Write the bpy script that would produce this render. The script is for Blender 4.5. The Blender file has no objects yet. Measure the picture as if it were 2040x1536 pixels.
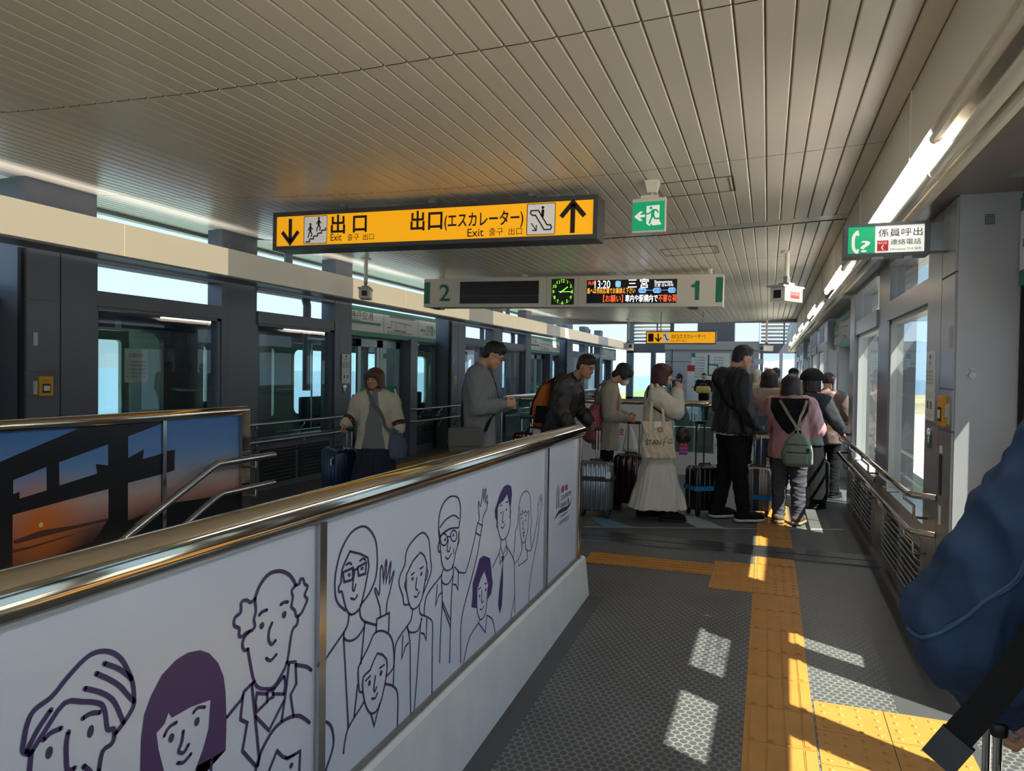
import bpy, bmesh, math, random
import numpy as np
from mathutils import Vector, Matrix
from mathutils.geometry import tessellate_polygon
random.seed(7)
SC = bpy.context.scene
COL = SC.collection
# ------------------------------------------------------------------ camera
CAM_F = 1430.0                      # focal length in pixels of the 2040 px wide frame
cam_data = bpy.data.cameras.new('camera')
cam_data.sensor_fit = 'HORIZONTAL'
cam_data.sensor_width = 36.0
cam_data.lens = CAM_F / 2040.0 * 36.0
cam_data.clip_start = 0.05
cam_data.clip_end = 5000
cam = bpy.data.objects.new('camera', cam_data)
COL.objects.link(cam)
_fwd = Vector(((1530-1020)/CAM_F, (768-748)/CAM_F, 1.0)).normalized()      # the aisle direction as the lens sees it
_up = Vector((math.tan(math.radians(1.2)), 1.0, 0.0)); _up = (_up-_fwd*_up.dot(_fwd)).normalized()
_rt = _up.cross(_fwd)
if _rt.x < 0: _rt = -_rt
# columns: camera right, up, back expressed in the station's axes (X across, Y along the platform, Z up)
cam.matrix_world = Matrix(((_rt.x, _rt.y, -_rt.z, 0.0), (_fwd.x, _fwd.y, -_fwd.z, 0.0), (_up.x, _up.y, -_up.z, 1.5), (0, 0, 0, 1)))
SC.camera = cam
# ------------------------------------------------------------------ world, sun, exposure
SC.view_settings.view_transform = 'Standard'
SC.view_settings.look = 'None'
SC.view_settings.gamma = 1.0
SC.view_settings.use_curve_mapping = False
SC.view_settings.exposure = 1.04
w = bpy.data.worlds.new('sky'); SC.world = w; w.use_nodes = True
nt = w.node_tree; nt.nodes.clear()
_out = nt.nodes.new('ShaderNodeOutputWorld'); _bg = nt.nodes.new('ShaderNodeBackground')
_tc = nt.nodes.new('ShaderNodeTexCoord'); _sx = nt.nodes.new('ShaderNodeSeparateXYZ'); _cr = nt.nodes.new('ShaderNodeValToRGB')
nt.links.new(_tc.outputs['Generated'], _sx.inputs[0]); nt.links.new(_sx.outputs['Z'], _cr.inputs[0])
nt.links.new(_cr.outputs[0], _bg.inputs[0]); nt.links.new(_bg.outputs[0], _out.inputs[0])
_e = _cr.color_ramp.elements
_e[0].position = 0.0; _e[0].color = (0.62, 0.73, 0.85, 1)
_e[1].position = 0.35; _e[1].color = (0.44, 0.70, 1.0, 1)
_m = _cr.color_ramp.elements.new(0.08); _m.color = (0.54, 0.75, 0.98, 1)
_bg.inputs[1].default_value = 0.72
SUN_DIR = Vector((0.87, -0.49, 1.428)).normalized()                        # towards the sun: right of and behind the photographer
sun_d = bpy.data.lights.new('sun', 'SUN'); sun_d.energy = 8.0; sun_d.angle = math.radians(0.53); sun_d.color = (1.0, 0.90, 0.76)
sun = bpy.data.objects.new('sun', sun_d); COL.objects.link(sun)
sun.rotation_mode = 'QUATERNION'; sun.rotation_quaternion = SUN_DIR.to_track_quat('Z', 'Y')
sun.location = (6, -4, 12)
SC.cycles.max_bounces = 8; SC.cycles.transparent_max_bounces = 24
SC.cycles.sample_clamp_indirect = 6.0
SC.cycles.caustics_reflective = False; SC.cycles.caustics_refractive = False
# ------------------------------------------------------------------ materials
def lin(c):
    return tuple(((x/255.0)/12.92 if x/255.0 <= 0.04045 else ((x/255.0+0.055)/1.055)**2.4) for x in c)
def mat(name, rgb, rough=0.5, metal=0.0, spec=0.5, emit=0.0, ecol=None, bump=None, vary=0.0, coat=0.0, vscale=3.0):
    m = bpy.data.materials.new(name); m.use_nodes = True
    n = m.node_tree; b = n.nodes['Principled BSDF']
    c = lin(rgb)+(1,)
    b.inputs['Base Color'].default_value = c
    b.inputs['Roughness'].default_value = rough; b.inputs['Metallic'].default_value = metal
    b.inputs['Specular IOR Level'].default_value = spec
    if coat: b.inputs['Coat Weight'].default_value = coat; b.inputs['Coat Roughness'].default_value = 0.08
    if emit:
        b.inputs['Emission Color'].default_value = (lin(ecol) if ecol else lin(rgb))+(1,)
        b.inputs['Emission Strength'].default_value = emit
    if vary or bump:
        tc = n.nodes.new('ShaderNodeTexCoord')
    if vary:
        no = n.nodes.new('ShaderNodeTexNoise'); no.inputs['Scale'].default_value = vscale; no.inputs['Detail'].default_value = 5
        n.links.new(tc.outputs['Object'], no.inputs['Vector'])
        mr = n.nodes.new('ShaderNodeMapRange'); mr.inputs[1].default_value = 0.3; mr.inputs[2].default_value = 0.7
        mr.inputs[3].default_value = 1-vary; mr.inputs[4].default_value = 1+vary
        mx = n.nodes.new('ShaderNodeMix'); mx.data_type = 'RGBA'; mx.blend_type = 'MULTIPLY'; mx.inputs[0].default_value = 1
        mx.inputs[6].default_value = c
        n.links.new(no.outputs['Fac'], mr.inputs[0]); n.links.new(mr.outputs[0], mx.inputs[7]); n.links.new(mx.outputs[2], b.inputs['Base Color'])
    if bump:
        sc, st = bump
        no2 = n.nodes.new('ShaderNodeTexNoise'); no2.inputs['Scale'].default_value = sc; no2.inputs['Detail'].default_value = 3
        n.links.new(tc.outputs['Object'], no2.inputs['Vector'])
        bp = n.nodes.new('ShaderNodeBump'); bp.inputs['Strength'].default_value = st; bp.inputs['Distance'].default_value = 0.01
        n.links.new(no2.outputs['Fac'], bp.inputs['Height']); n.links.new(bp.outputs[0], b.inputs['Normal'])
    return m
def glass_mat(name, tint=(235, 245, 245), refl=1.0, rough=0.0, ior=1.5):
    m = bpy.data.materials.new(name); m.use_nodes = True; n = m.node_tree; n.nodes.clear()
    o = n.nodes.new('ShaderNodeOutputMaterial'); mx = n.nodes.new('ShaderNodeMixShader')
    t = n.nodes.new('ShaderNodeBsdfTransparent'); g = n.nodes.new('ShaderNodeBsdfGlossy'); fr = n.nodes.new('ShaderNodeFresnel')
    ge = n.nodes.new('ShaderNodeNewGeometry'); ir = n.nodes.new('ShaderNodeMapRange')      # same reflectance from either side of the thin pane
    n.links.new(ge.outputs['Backfacing'], ir.inputs[0]); ir.inputs[3].default_value = ior; ir.inputs[4].default_value = 1.0/ior; n.links.new(ir.outputs[0], fr.inputs[0])
    t.inputs[0].default_value = lin(tint)+(1,); g.inputs[1].default_value = rough
    mu = n.nodes.new('ShaderNodeMath'); mu.operation = 'MULTIPLY'; mu.inputs[1].default_value = refl; mu.use_clamp = True
    n.links.new(fr.outputs[0], mu.inputs[0]); n.links.new(mu.outputs[0], mx.inputs[0])
    n.links.new(t.outputs[0], mx.inputs[1]); n.links.new(g.outputs[0], mx.inputs[2]); n.links.new(mx.outputs[0], o.inputs[0])
    return m
M = {}
M['steel'] = mat('brushed_dark_steel', (86, 88, 94), 0.36, 0.35, 0.5, bump=(40, 0.02))
M['steel_light'] = mat('grey_painted_steel', (142, 143, 148), 0.35, 0.1, 0.5, vary=0.04)
M['steel_shiny'] = mat('polished_grey_steel', (150, 150, 152), 0.22, 0.75)
M['dark_gap'] = mat('dark_gap', (22, 22, 24), 0.7)
M['frame_light'] = mat('pale_aluminium_frame', (190, 192, 190), 0.4, 0.3)
M['chrome'] = mat('mirror_polished_steel', (200, 192, 180), 0.09, 1.0)
M['satin'] = mat('satin_steel_tube', (185, 186, 190), 0.2, 1.0)
M['white_panel'] = mat('glossy_white_panel', (208, 216, 234), 0.22, 0.0, 0.5)
M['ink'] = mat('purple_ink', (58, 44, 98), 0.45)
M['ink_fill'] = mat('purple_ink_fill', (72, 50, 104), 0.4)
M['ink_deep'] = mat('violet_ink_fill', (64, 46, 112), 0.4)
M['concrete'] = mat('white_painted_concrete', (214, 216, 218), 0.7, vary=0.06, bump=(30, 0.15), vscale=6)
M['ceil'] = mat('cream_gloss_ceiling_panel', (230, 221, 208), 0.32, 0.0, 0.5, vary=0.03, bump=(1.6, 0.05), vscale=1.2)
M['ceil_band'] = mat('cream_ceiling_band', (200, 194, 184), 0.25)
M['cream'] = mat('cream_painted_metal', (238, 231, 218), 0.35)
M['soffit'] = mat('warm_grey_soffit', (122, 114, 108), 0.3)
M['black'] = mat('black_plastic', (18, 18, 20), 0.4)
M['rubber'] = mat('black_rubber', (16, 16, 17), 0.7)
M['yellow'] = mat('yellow_tactile_rubber', (186, 130, 58), 0.55, vary=0.08, bump=(60, 0.05), vscale=9)
M['sign_yellow'] = mat('lit_yellow_sign_face', (236, 168, 20), 0.35, emit=0.35, ecol=(245, 168, 10))
M['sign_frame'] = mat('dark_grey_sign_frame', (74, 76, 82), 0.35, 0.3)
M['sign_black'] = mat('black_sign_print', (26, 20, 18), 0.5)
M['sign_white'] = mat('white_sign_print', (232, 228, 222), 0.4, emit=0.15)
M['sign_green'] = mat('lit_green_sign_face', (0, 140, 96), 0.35, emit=0.3, ecol=(0, 160, 106))
M['sign_glow'] = mat('lit_white_sign_print', (240, 240, 232), 0.4, emit=0.22, ecol=(240, 240, 235))
M['green_print'] = mat('green_print', (26, 128, 98), 0.4)
M['red_print'] = mat('red_print', (196, 34, 44), 0.4)
M['paper'] = mat('white_paper', (232, 232, 230), 0.6)
M['grey_print'] = mat('grey_print', (110, 112, 116), 0.6)
M['glass'] = glass_mat('window_glass', (226, 238, 236), 1.2)
M['glass_dark'] = glass_mat('tinted_window_glass', (150, 168, 166), 2.2)
M['sky_print'] = None

# ------------------------------------------------------------------ mesh helper
class MB:
    def __init__(s): s.v = []; s.f = []
    def quad(s, a, b, c, d):
        i = len(s.v); s.v += [tuple(a), tuple(b), tuple(c), tuple(d)]; s.f.append((i, i+1, i+2, i+3)); return s
    def box(s, x0, x1, y0, y1, z0, z1):
        i = len(s.v)
        s.v += [(x0,y0,z0),(x1,y0,z0),(x1,y1,z0),(x0,y1,z0),(x0,y0,z1),(x1,y0,z1),(x1,y1,z1),(x0,y1,z1)]
        s.f += [(i+3,i+2,i+1,i),(i+4,i+5,i+6,i+7),(i,i+1,i+5,i+4),(i+1,i+2,i+6,i+5),(i+2,i+3,i+7,i+6),(i+3,i,i+4,i+7)]
        return s
    def obox(s, c, h, R):                      # oriented box: centre, half sizes, 3x3 rotation
        i = len(s.v); c = Vector(c)
        for dz in (-1, 1):
            for dx, dy in ((-1,-1),(1,-1),(1,1),(-1,1)):
                s.v.append(tuple(c + R @ Vector((dx*h[0], dy*h[1], dz*h[2]))))
        s.f += [(i+3,i+2,i+1,i),(i+4,i+5,i+6,i+7),(i,i+1,i+5,i+4),(i+1,i+2,i+6,i+5),(i+2,i+3,i+7,i+6),(i+3,i,i+4,i+7)]
        return s
    def rbox(s, x0, x1, y0, y1, z0, z1, r, n=3):   # rounded in plan and top/bottom
        bm = bmesh.new(); bmesh.ops.create_cube(bm, size=1)
        bmesh.ops.scale(bm, vec=(x1-x0, y1-y0, z1-z0), verts=bm.verts); bmesh.ops.translate(bm, vec=((x0+x1)/2, (y0+y1)/2, (z0+z1)/2), verts=bm.verts)
        bmesh.ops.bevel(bm, geom=bm.edges[:], offset=r, segments=n, profile=0.5, affect='EDGES')
        s.bm(bm); return s
    def bm(s, bm, mtx=None):
        i = len(s.v); bm.verts.index_update()
        s.v += [tuple(mtx @ v.co) if mtx else tuple(v.co) for v in bm.verts]
        s.f += [tuple(i+v.index for v in f.verts) for f in bm.faces]; bm.free()
    def tube(s, pts, r, seg=12, caps=True, closed=False):
        pts = [Vector(p) for p in pts]; n = len(pts); i0 = len(s.v)
        rr = r if isinstance(r, (list, tuple)) else [r]*n
        prev = None
        for k, p in enumerate(pts):
            a = pts[k-1] if (k > 0 or closed) else p; b = pts[(k+1) % n] if (k < n-1 or closed) else p
            d1 = (p-a).normalized() if (p-a).length > 1e-9 else Vector(); d2 = (b-p).normalized() if (b-p).length > 1e-9 else Vector()
            t = (d1+d2).normalized()
            if prev is None:
                ref = Vector((0,0,1)) if abs(t.z) < 0.9 else Vector((1,0,0))
                u = t.cross(ref).normalized()
            else:
                u = (prev - t*prev.dot(t)).normalized()
            prev = u; w_ = t.cross(u)
            cosb = max(0.35, math.sqrt(max(0.0, (1+d1.dot(d2))/2))) if d1.length and d2.length else 1.0
            for j in range(seg):
                ang = 2*math.pi*j/seg
                s.v.append(tuple(p + (u*math.cos(ang)+w_*math.sin(ang))*rr[k]/(cosb if 0 < k < n-1 else 1)))
        m = n if closed else n-1
        for k in range(m):
            for j in range(seg):
                a = i0+k*seg+j; b = i0+k*seg+(j+1) % seg; c = i0+((k+1) % n)*seg+(j+1) % seg; d = i0+((k+1) % n)*seg+j
                s.f.append((a, b, c, d))
        if caps and not closed:
            s.f.append(tuple(i0+j for j in reversed(range(seg)))); s.f.append(tuple(i0+(n-1)*seg+j for j in range(seg)))
        return s
    def cyl(s, a, b, r0, r1=None, seg=16): return s.tube([a, b], [r0, r0 if r1 is None else r1], seg)
    def ball(s, c, r, seg=16, rings=10, R=None):
        i0 = len(s.v); r = r if isinstance(r, (tuple, list)) else (r, r, r); c = Vector(c)
        for k in range(rings+1):
            th = math.pi*k/rings
            for j in range(seg):
                ph = 2*math.pi*j/seg
                p = Vector((r[0]*math.sin(th)*math.cos(ph), r[1]*math.sin(th)*math.sin(ph), r[2]*math.cos(th)))
                s.v.append(tuple(c + (R @ p if R else p)))
        for k in range(rings):
            for j in range(seg):
                s.f.append((i0+k*seg+j, i0+(k+1)*seg+j, i0+(k+1)*seg+(j+1) % seg, i0+k*seg+(j+1) % seg))
        return s
    def prism(s, poly, axis, a0, a1):              # 2D polygon extruded along an axis: 'x' (poly y,z), 'y' (poly x,z), 'z' (poly x,y)
        def P(u, v_, a): return {'x': (a, u, v_), 'y': (u, a, v_), 'z': (u, v_, a)}[axis]
        i = len(s.v); n = len(poly)
        s.v += [P(u, v_, a0) for u, v_ in poly] + [P(u, v_, a1) for u, v_ in poly]
        for k in range(n): s.f.append((i+k, i+(k+1) % n, i+n+(k+1) % n, i+n+k))
        tri = tessellate_polygon([[Vector((u, v_, 0)) for u, v_ in poly]])
        for t in tri: s.f.append(tuple(i+q for q in t)); s.f.append(tuple(i+n+q for q in reversed(t)))
        return s
    def build(s, name, m, parent=None, smooth=False, loc=None, fix=True, angle=None):
        me = bpy.data.meshes.new(name); me.from_pydata(s.v, [], s.f); me.update()
        if fix:
            b = bmesh.new(); b.from_mesh(me); bmesh.ops.recalc_face_normals(b, faces=b.faces[:]); b.to_mesh(me); b.free()
        o = bpy.data.objects.new(name, me); COL.objects.link(o); me.materials.append(m)
        if smooth:
            me.polygons.foreach_set('use_smooth', [True]*len(me.polygons))
            if angle is not None: me.set_sharp_from_angle(angle=math.radians(angle))
        if parent is not None:
            o.parent = parent
        if loc is not None: o.location = loc
        return o
# ------------------------------------------------------------------ flat print in a plane (u, v) -> origin + u*U + v*V + layer*N
_glyphs = {}
def glyph_mesh(body, offset=0.0, spacing=1.0):
    key = (body, offset, spacing)
    if key not in _glyphs:
        cu = bpy.data.curves.new('lettering', 'FONT'); cu.body = body; cu.size = 1.0; cu.offset = offset; cu.space_character = spacing
        cu.align_x = 'LEFT'; cu.resolution_u = 3
        o = bpy.data.objects.new('lettering', cu); COL.objects.link(o)
        dg = bpy.context.evaluated_depsgraph_get(); ev = o.evaluated_get(dg); me = ev.to_mesh()
        V_ = [(v.co.x, v.co.y) for v in me.vertices]; F_ = [tuple(p.vertices) for p in me.polygons]
        ev.to_mesh_clear(); bpy.data.objects.remove(o); bpy.data.curves.remove(cu)
        _glyphs[key] = (V_, F_)
    return _glyphs[key]
class Flat:
    def __init__(s, origin, U, V, N=None):
        s.o = Vector(origin); s.U = Vector(U).normalized(); s.V = Vector(V).normalized()
        s.N = Vector(N).normalized() if N is not None else s.U.cross(s.V); s.mb = None
    def P(s, u, v, l): return tuple(s.o + s.U*u + s.V*v + s.N*l)
    def start(s, l=0.002): s.mb = MB(); s.l = l; return s
    def poly(s, pts):
        pts = list(pts); i = len(s.mb.v); s.mb.v += [s.P(u, v, s.l) for u, v in pts]
        for t in tessellate_polygon([[Vector((u, v, 0)) for u, v in pts]]): s.mb.f.append(tuple(i+q for q in t))
        return s
    def rect(s, u0, v0, u1, v1):
        i = len(s.mb.v); s.mb.v += [s.P(u0, v0, s.l), s.P(u1, v0, s.l), s.P(u1, v1, s.l), s.P(u0, v1, s.l)]; s.mb.f.append((i, i+1, i+2, i+3)); return s
    def rrect(s, u0, v0, u1, v1, r):
        pts = []
        for cx, cy, a0 in ((u1-r, v0+r, -90), (u1-r, v1-r, 0), (u0+r, v1-r, 90), (u0+r, v0+r, 180)):
            for k in range(6): a = math.radians(a0+k*18); pts.append((cx+r*math.cos(a), cy+r*math.sin(a)))
        return s.poly(pts)
    def ell(s, cu, cv, ru, rv, n=20, tilt=0.0):
        pts = []
        for k in range(n):
            a = 2*math.pi*k/n; x, y = ru*math.cos(a), rv*math.sin(a)
            pts.append((cu+x*math.cos(tilt)-y*math.sin(tilt), cv+x*math.sin(tilt)+y*math.cos(tilt)))
        return s.poly(pts)
    def stroke(s, pts, wd, closed=False, smooth=0, cap=True):
        pts = [Vector((a, b)) for a, b in pts]
        if smooth and len(pts) > 2:
            out = []; n = len(pts)
            for k in range(n if closed else n-1):
                p0 = pts[k-1] if (k > 0 or closed) else pts[k]*2-pts[k+1]; p1 = pts[k]; p2 = pts[(k+1) % n]; p3 = pts[(k+2) % n] if (k+2 < n or closed) else p2*2-p1
                for j in range(smooth):
                    t = j/smooth
                    out.append(0.5*((2*p1)+(p2-p0)*t+(2*p0-5*p1+4*p2-p3)*t*t+(3*p1-p0-3*p2+p3)*t**3))
            if not closed: out.append(pts[-1])
            pts = out
        n = len(pts); L = []; R_ = []
        for k, p in enumerate(pts):
            a = pts[k-1] if (k > 0 or closed) else p; b = pts[(k+1) % n] if (k < n-1 or closed) else p
            d1 = (p-a).normalized() if (p-a).length > 1e-9 else None; d2 = (b-p).normalized() if (b-p).length > 1e-9 else None
            d1 = d1 or d2 or Vector((1, 0)); d2 = d2 or d1
            t = d1+d2; t = t.normalized() if t.length > 1e-6 else d1
            nn = Vector((-t.y, t.x)); c = max(0.5, abs(nn.dot(Vector((-d1.y, d1.x)))))
            L.append(p+nn*wd/2/c); R_.append(p-nn*wd/2/c)
        i = len(s.mb.v); s.mb.v += [s.P(q.x, q.y, s.l) for q in L]+[s.P(q.x, q.y, s.l) for q in R_]
        for k in range(n if closed else n-1):
            k2 = (k+1) % n; s.mb.f.append((i+k, i+n+k, i+n+k2, i+k2))
        if cap and not closed:
            for p in (pts[0], pts[-1]): s.ell(p.x, p.y, wd/2, wd/2, 8)
        return s
    def text(s, body, u, v, size, align='L', bold=0.0, sx=1.0, spacing=1.0, width=None):
        V_, F_ = glyph_mesh(body, bold, spacing)
        if not V_: return s
        x0 = min(p[0] for p in V_); x1 = max(p[0] for p in V_)
        if width: sx = width/((x1-x0)*size)
        off = {'L': -x0, 'C': -(x0+x1)/2, 'R': -x1}[align]
        i = len(s.mb.v); s.mb.v += [s.P(u+(x+off)*size*sx, v+y*size, s.l) for x, y in V_]
        s.mb.f += [tuple(i+q for q in f) for f in F_]; return s
    def build(s, name, m, parent=None): return s.mb.build(name, m, parent, fix=False)
# ------------------------------------------------------------------ tagging
def tag(o, label=None, cat=None, group=None, kind=None):
    if label: o['label'] = label
    if cat: o['category'] = cat
    if group: o['group'] = group
    if kind: o['kind'] = kind
    return o
def thing(name, label, cat, loc=(0, 0, 0), rz=0.0, group=None):
    o = bpy.data.objects.new(name, None); COL.objects.link(o); o.location = loc; o.rotation_euler = (0, 0, rz); o.empty_display_size = 0.1
    return tag(o, label, cat, group)
def struct(o, label=None, cat=None):
    o['kind'] = 'structure'
    return tag(o, label, cat)
def kids(o): return [c for c in COL.objects if c.parent == o]
def copy_tree(o, parent=None, _all=None):
    if _all is None:
        _all = {}
        for c in COL.objects:
            if c.parent is not None: _all.setdefault(c.parent.name, []).append(c)
    c = o.copy(); COL.objects.link(c)
    if parent is not None: c.parent = parent
    for ch in _all.get(o.name, []): copy_tree(ch, c, _all)
    return c
RAMP_Y = 6.45
def floor_z(y): return min(0.0, -0.04*(RAMP_Y-y))
# ================================================================== floor
def stud_mat():
    m = mat('studded_grey_rubber_floor', (92, 94, 96), 0.42, 0.0, 0.5); n = m.node_tree; b = n.nodes['Principled BSDF']; L = n.links
    tc = n.nodes.new('ShaderNodeTexCoord'); sp = n.nodes.new('ShaderNodeSeparateXYZ'); L.new(tc.outputs['Object'], sp.inputs[0])
    def ma(op, a, b_=None, c=None):
        q = n.nodes.new('ShaderNodeMath'); q.operation = op
        for i, x in enumerate((a, b_, c)):
            if x is None: continue
            if isinstance(x, (int, float)): q.inputs[i].default_value = x
            else: L.new(x, q.inputs[i])
        return q.outputs[0]
    PX, PY = 0.040, 0.066
    def lat(off):
        fx = ma('SUBTRACT', ma('FRACT', ma('ADD', ma('DIVIDE', sp.outputs['X'], PX), off)), 0.5)
        fy = ma('SUBTRACT', ma('FRACT', ma('ADD', ma('DIVIDE', sp.outputs['Y'], PY), off)), 0.5)
        fx = ma('MULTIPLY', fx, PX); fy = ma('MULTIPLY', fy, PY)
        return ma('SQRT', ma('ADD', ma('MULTIPLY', fx, fx), ma('MULTIPLY', fy, fy)))
    d = ma('MINIMUM', lat(0.0), lat(0.5))
    mr = n.nodes.new('ShaderNodeMapRange'); mr.interpolation_type = 'SMOOTHSTEP'; L.new(d, mr.inputs[0])
    mr.inputs[1].default_value = 0.0145; mr.inputs[2].default_value = 0.0185; mr.inputs[3].default_value = 1; mr.inputs[4].default_value = 0
    mx = n.nodes.new('ShaderNodeMix'); mx.data_type = 'RGBA'
    mx.inputs[6].default_value = lin((124, 124, 122))+(1,); mx.inputs[7].default_value = lin((77, 78, 81))+(1,)
    L.new(mr.outputs[0], mx.inputs[0])
    no = n.nodes.new('ShaderNodeTexNoise'); no.inputs['Scale'].default_value = 2.5; no.inputs['Detail'].default_value = 6; L.new(tc.outputs['Object'], no.inputs['Vector'])
    m2 = n.nodes.new('ShaderNodeMapRange'); L.new(no.outputs['Fac'], m2.inputs[0]); m2.inputs[1].default_value = .3; m2.inputs[2].default_value = .7; m2.inputs[3].default_value = .85; m2.inputs[4].default_value = 1.15
    mm = n.nodes.new('ShaderNodeMix'); mm.data_type = 'RGBA'; mm.blend_type = 'MULTIPLY'; mm.inputs[0].default_value = 1
    L.new(mx.outputs[2], mm.inputs[6]); L.new(m2.outputs[0], mm.inputs[7]); L.new(mm.outputs[2], b.inputs['Base Color'])
    bp = n.nodes.new('ShaderNodeBump'); bp.inputs['Strength'].default_value = .8; bp.inputs['Distance'].default_value = .002
    L.new(mr.outputs[0], bp.inputs['Height']); L.new(bp.outputs[0], b.inputs['Normal'])
    return m
M['stud'] = stud_mat()
M['floor_edge'] = mat('smooth_grey_floor_edge', (74, 75, 77), 0.4, vary=0.1)
fm = MB()
HX0, HX1, HY = -3.46, -1.38, 4.15            # the stair opening
def fpatch(x0, x1, y0, y1):
    fm.quad((x0, y0, floor_z(y0)), (x1, y0, floor_z(y0)), (x1, y1, floor_z(y1)), (x0, y1, floor_z(y1)))
fpatch(-5.86, HX0, -6, HY); fpatch(HX1, 1.3, -6, HY); fpatch(-5.86, 1.3, HY, RAMP_Y); fpatch(-5.86, 1.3, RAMP_Y, 32)
fpatch(-6.2, -5.86, -6, RAMP_Y); fpatch(-6.2, -5.86, RAMP_Y, 32)
floor = struct(fm.build('floor', M['stud'], fix=False))
# smooth margins beside the barrier and the right wall
e = MB()
for x0, x1, y0, y1, h in ((0.62, 0.9, -2, 6.25, .0015), (0.62, 0.9, 6.65, 30, .0015), (-1.16, -1.05, -2, 4.9, .002)):
    ys = [y0, min(y1, RAMP_Y), y1] if y0 < RAMP_Y < y1 else [y0, y1]
    for a, b in zip(ys[:-1], ys[1:]):
        e.quad((x0, a, floor_z(a)+h), (x1, a, floor_z(a)+h), (x1, b, floor_z(b)+h), (x0, b, floor_z(b)+h))
struct(e.build('trim_1', M['floor_edge'], fix=False))
# bright metal threshold where the ramp meets the level floor
e = MB(); e.box(-1.7, .88, 6.28, 6.44, -.02, .006); e.box(-1.7, .88, 6.46, 6.64, -.02, .008)
struct(e.build('trim_2', mat('worn_steel_threshold', (128, 128, 132), 0.3, 0.9)))
# stairs going down towards the camera inside the opening
e = MB()
for k in range(14):
    y1 = HY-k*.3; z = floor_z(HY)-(k+1)*.165
    e.box(HX0+.03, HX1-.03, y1-.3, y1, z-.4, z)
struct(e.build('stair_floor', M['floor_edge']))
e = MB()
e.box(HX0-.02, HX0+.02, -6, HY, -3, -.1); e.box(HX1-.02, HX1+.02, -6, HY, -3, -.1)
struct(e.build('trim_3', M['steel_light']))

# ---- tactile paving
def tactile_bars(name, label, x0, x1, y0, y1, along='y', tile=.33):
    mb = MB()
    def slab(a0, a1, b0, b1, h0, h1):       # a = x, b = y on the (maybe sloping) floor
        z = [floor_z(b0), floor_z(b1)]; i = len(mb.v)
        mb.v += [(a0,b0,z[0]+h0),(a1,b0,z[0]+h0),(a1,b1,z[1]+h0),(a0,b1,z[1]+h0),(a0,b0,z[0]+h1),(a1,b0,z[0]+h1),(a1,b1,z[1]+h1),(a0,b1,z[1]+h1)]
        mb.f += [(i+3,i+2,i+1,i),(i+4,i+5,i+6,i+7),(i,i+1,i+5,i+4),(i+1,i+2,i+6,i+5),(i+2,i+3,i+7,i+6),(i+3,i,i+4,i+7)]
    if along == 'y':
        n = max(1, round((y1-y0)/tile)); st = (y1-y0)/n
        for k in range(n):
            a = y0+k*st; slab(x0, x1, a+.002, a+st-.002, -.004, .004)
            w_ = (x1-x0)/4
            for q in range(4):
                c = x0+w_*(q+.5)
                for (u0, u1) in ((a+.012, a+st-.012),): slab(c-.016, c+.016, u0, u1, .004, .007); slab(c-.010, c+.010, u0+.004, u1-.004, .007, .0105)
    else:
        n = max(1, round((x1-x0)/tile)); st = (x1-x0)/n
        for k in range(n):
            a = x0+k*st; slab(a+.002, a+st-.002, y0, y1, -.004, .004)
            w_ = (y1-y0)/4
            for q in range(4):
                c = y0+w_*(q+.5); slab(a+.012, a+st-.012, c-.0165, c+.0165, .004, .010)
    return tag(mb.build(name, M['yellow']), label, 'tactile paving')
def tactile_dots(name, label, x0, x1, y0, y1, tile=.35, per=5):
    mb = MB(); nx = max(1, round((x1-x0)/tile)); ny = max(1, round((y1-y0)/tile)); sx = (x1-x0)/nx; sy = (y1-y0)/ny
    for i in range(nx):
        for j in range(ny):
            a0 = x0+i*sx+.002; a1 = x0+(i+1)*sx-.002; b0 = y0+j*sy+.002; b1 = y0+(j+1)*sy-.002
            q = len(mb.v); z0, z1 = floor_z(b0), floor_z(b1)
            mb.v += [(a0,b0,z0),(a1,b0,z0),(a1,b1,z1),(a0,b1,z1),(a0,b0,z0+.004),(a1,b0,z0+.004),(a1,b1,z1+.004),(a0,b1,z1+.004)]
            mb.f += [(q+4,q+5,q+6,q+7),(q,q+1,q+5,q+4),(q+1,q+2,q+6,q+5),(q+2,q+3,q+7,q+6),(q+3,q,q+4,q+7)]
            for u in range(per):
                for v in range(per):
                    cx = a0+(a1-a0)*(u+.5)/per; cy = b0+(b1-b0)*(v+.5)/per; z = floor_z(cy)+.004
                    q = len(mb.v); S = 8
                    for r, h in ((.014, 0), (.009, .005)):
                        for k in range(S): an = 2*math.pi*k/S; mb.v.append((cx+r*math.cos(an), cy+r*math.sin(an), z+h))
                    for k in range(S): mb.f.append((q+k, q+(k+1) % S, q+S+(k+1) % S, q+S+k))
                    mb.f.append(tuple(q+S+k for k in range(S)))
    return tag(mb.build(name, M['yellow']), label, 'tactile paving')
tactile_bars('tactile_guide_strip', 'yellow long-bar guide strip running up the near aisle below the dotted square', -.073, .232, -2.0, 5.34)
tactile_dots('tactile_warning_square', 'yellow dotted square where the guide strips meet in front of the steel threshold', -.378, .236, 5.35, 6.05, .307)
tactile_bars('tactile_guide_strip', 'short yellow guide strip between the dotted square and the steel threshold', -.073, .232, 6.06, 6.275, tile=.215)
tactile_bars('tactile_guide_strip', 'yellow guide strip beyond the steel threshold, running under the queue', -.073, .232, 6.66, 14.0)
tactile_bars('tactile_guide_strip', 'yellow guide strip crossing from the end of the cartoon barrier to the dotted square', -1.38, -.378, 5.66, 5.94, 'x')
tactile_dots('tactile_warning_square', 'large yellow dotted square at lower right beside the near guide strip', .24, .86, 2.4, 3.82, .31, 4)
tactile_dots('tactile_warning_square', 'yellow dotted strip on the floor in front of the train door', -5.5, -5.15, 9.2, 12.2)
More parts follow.
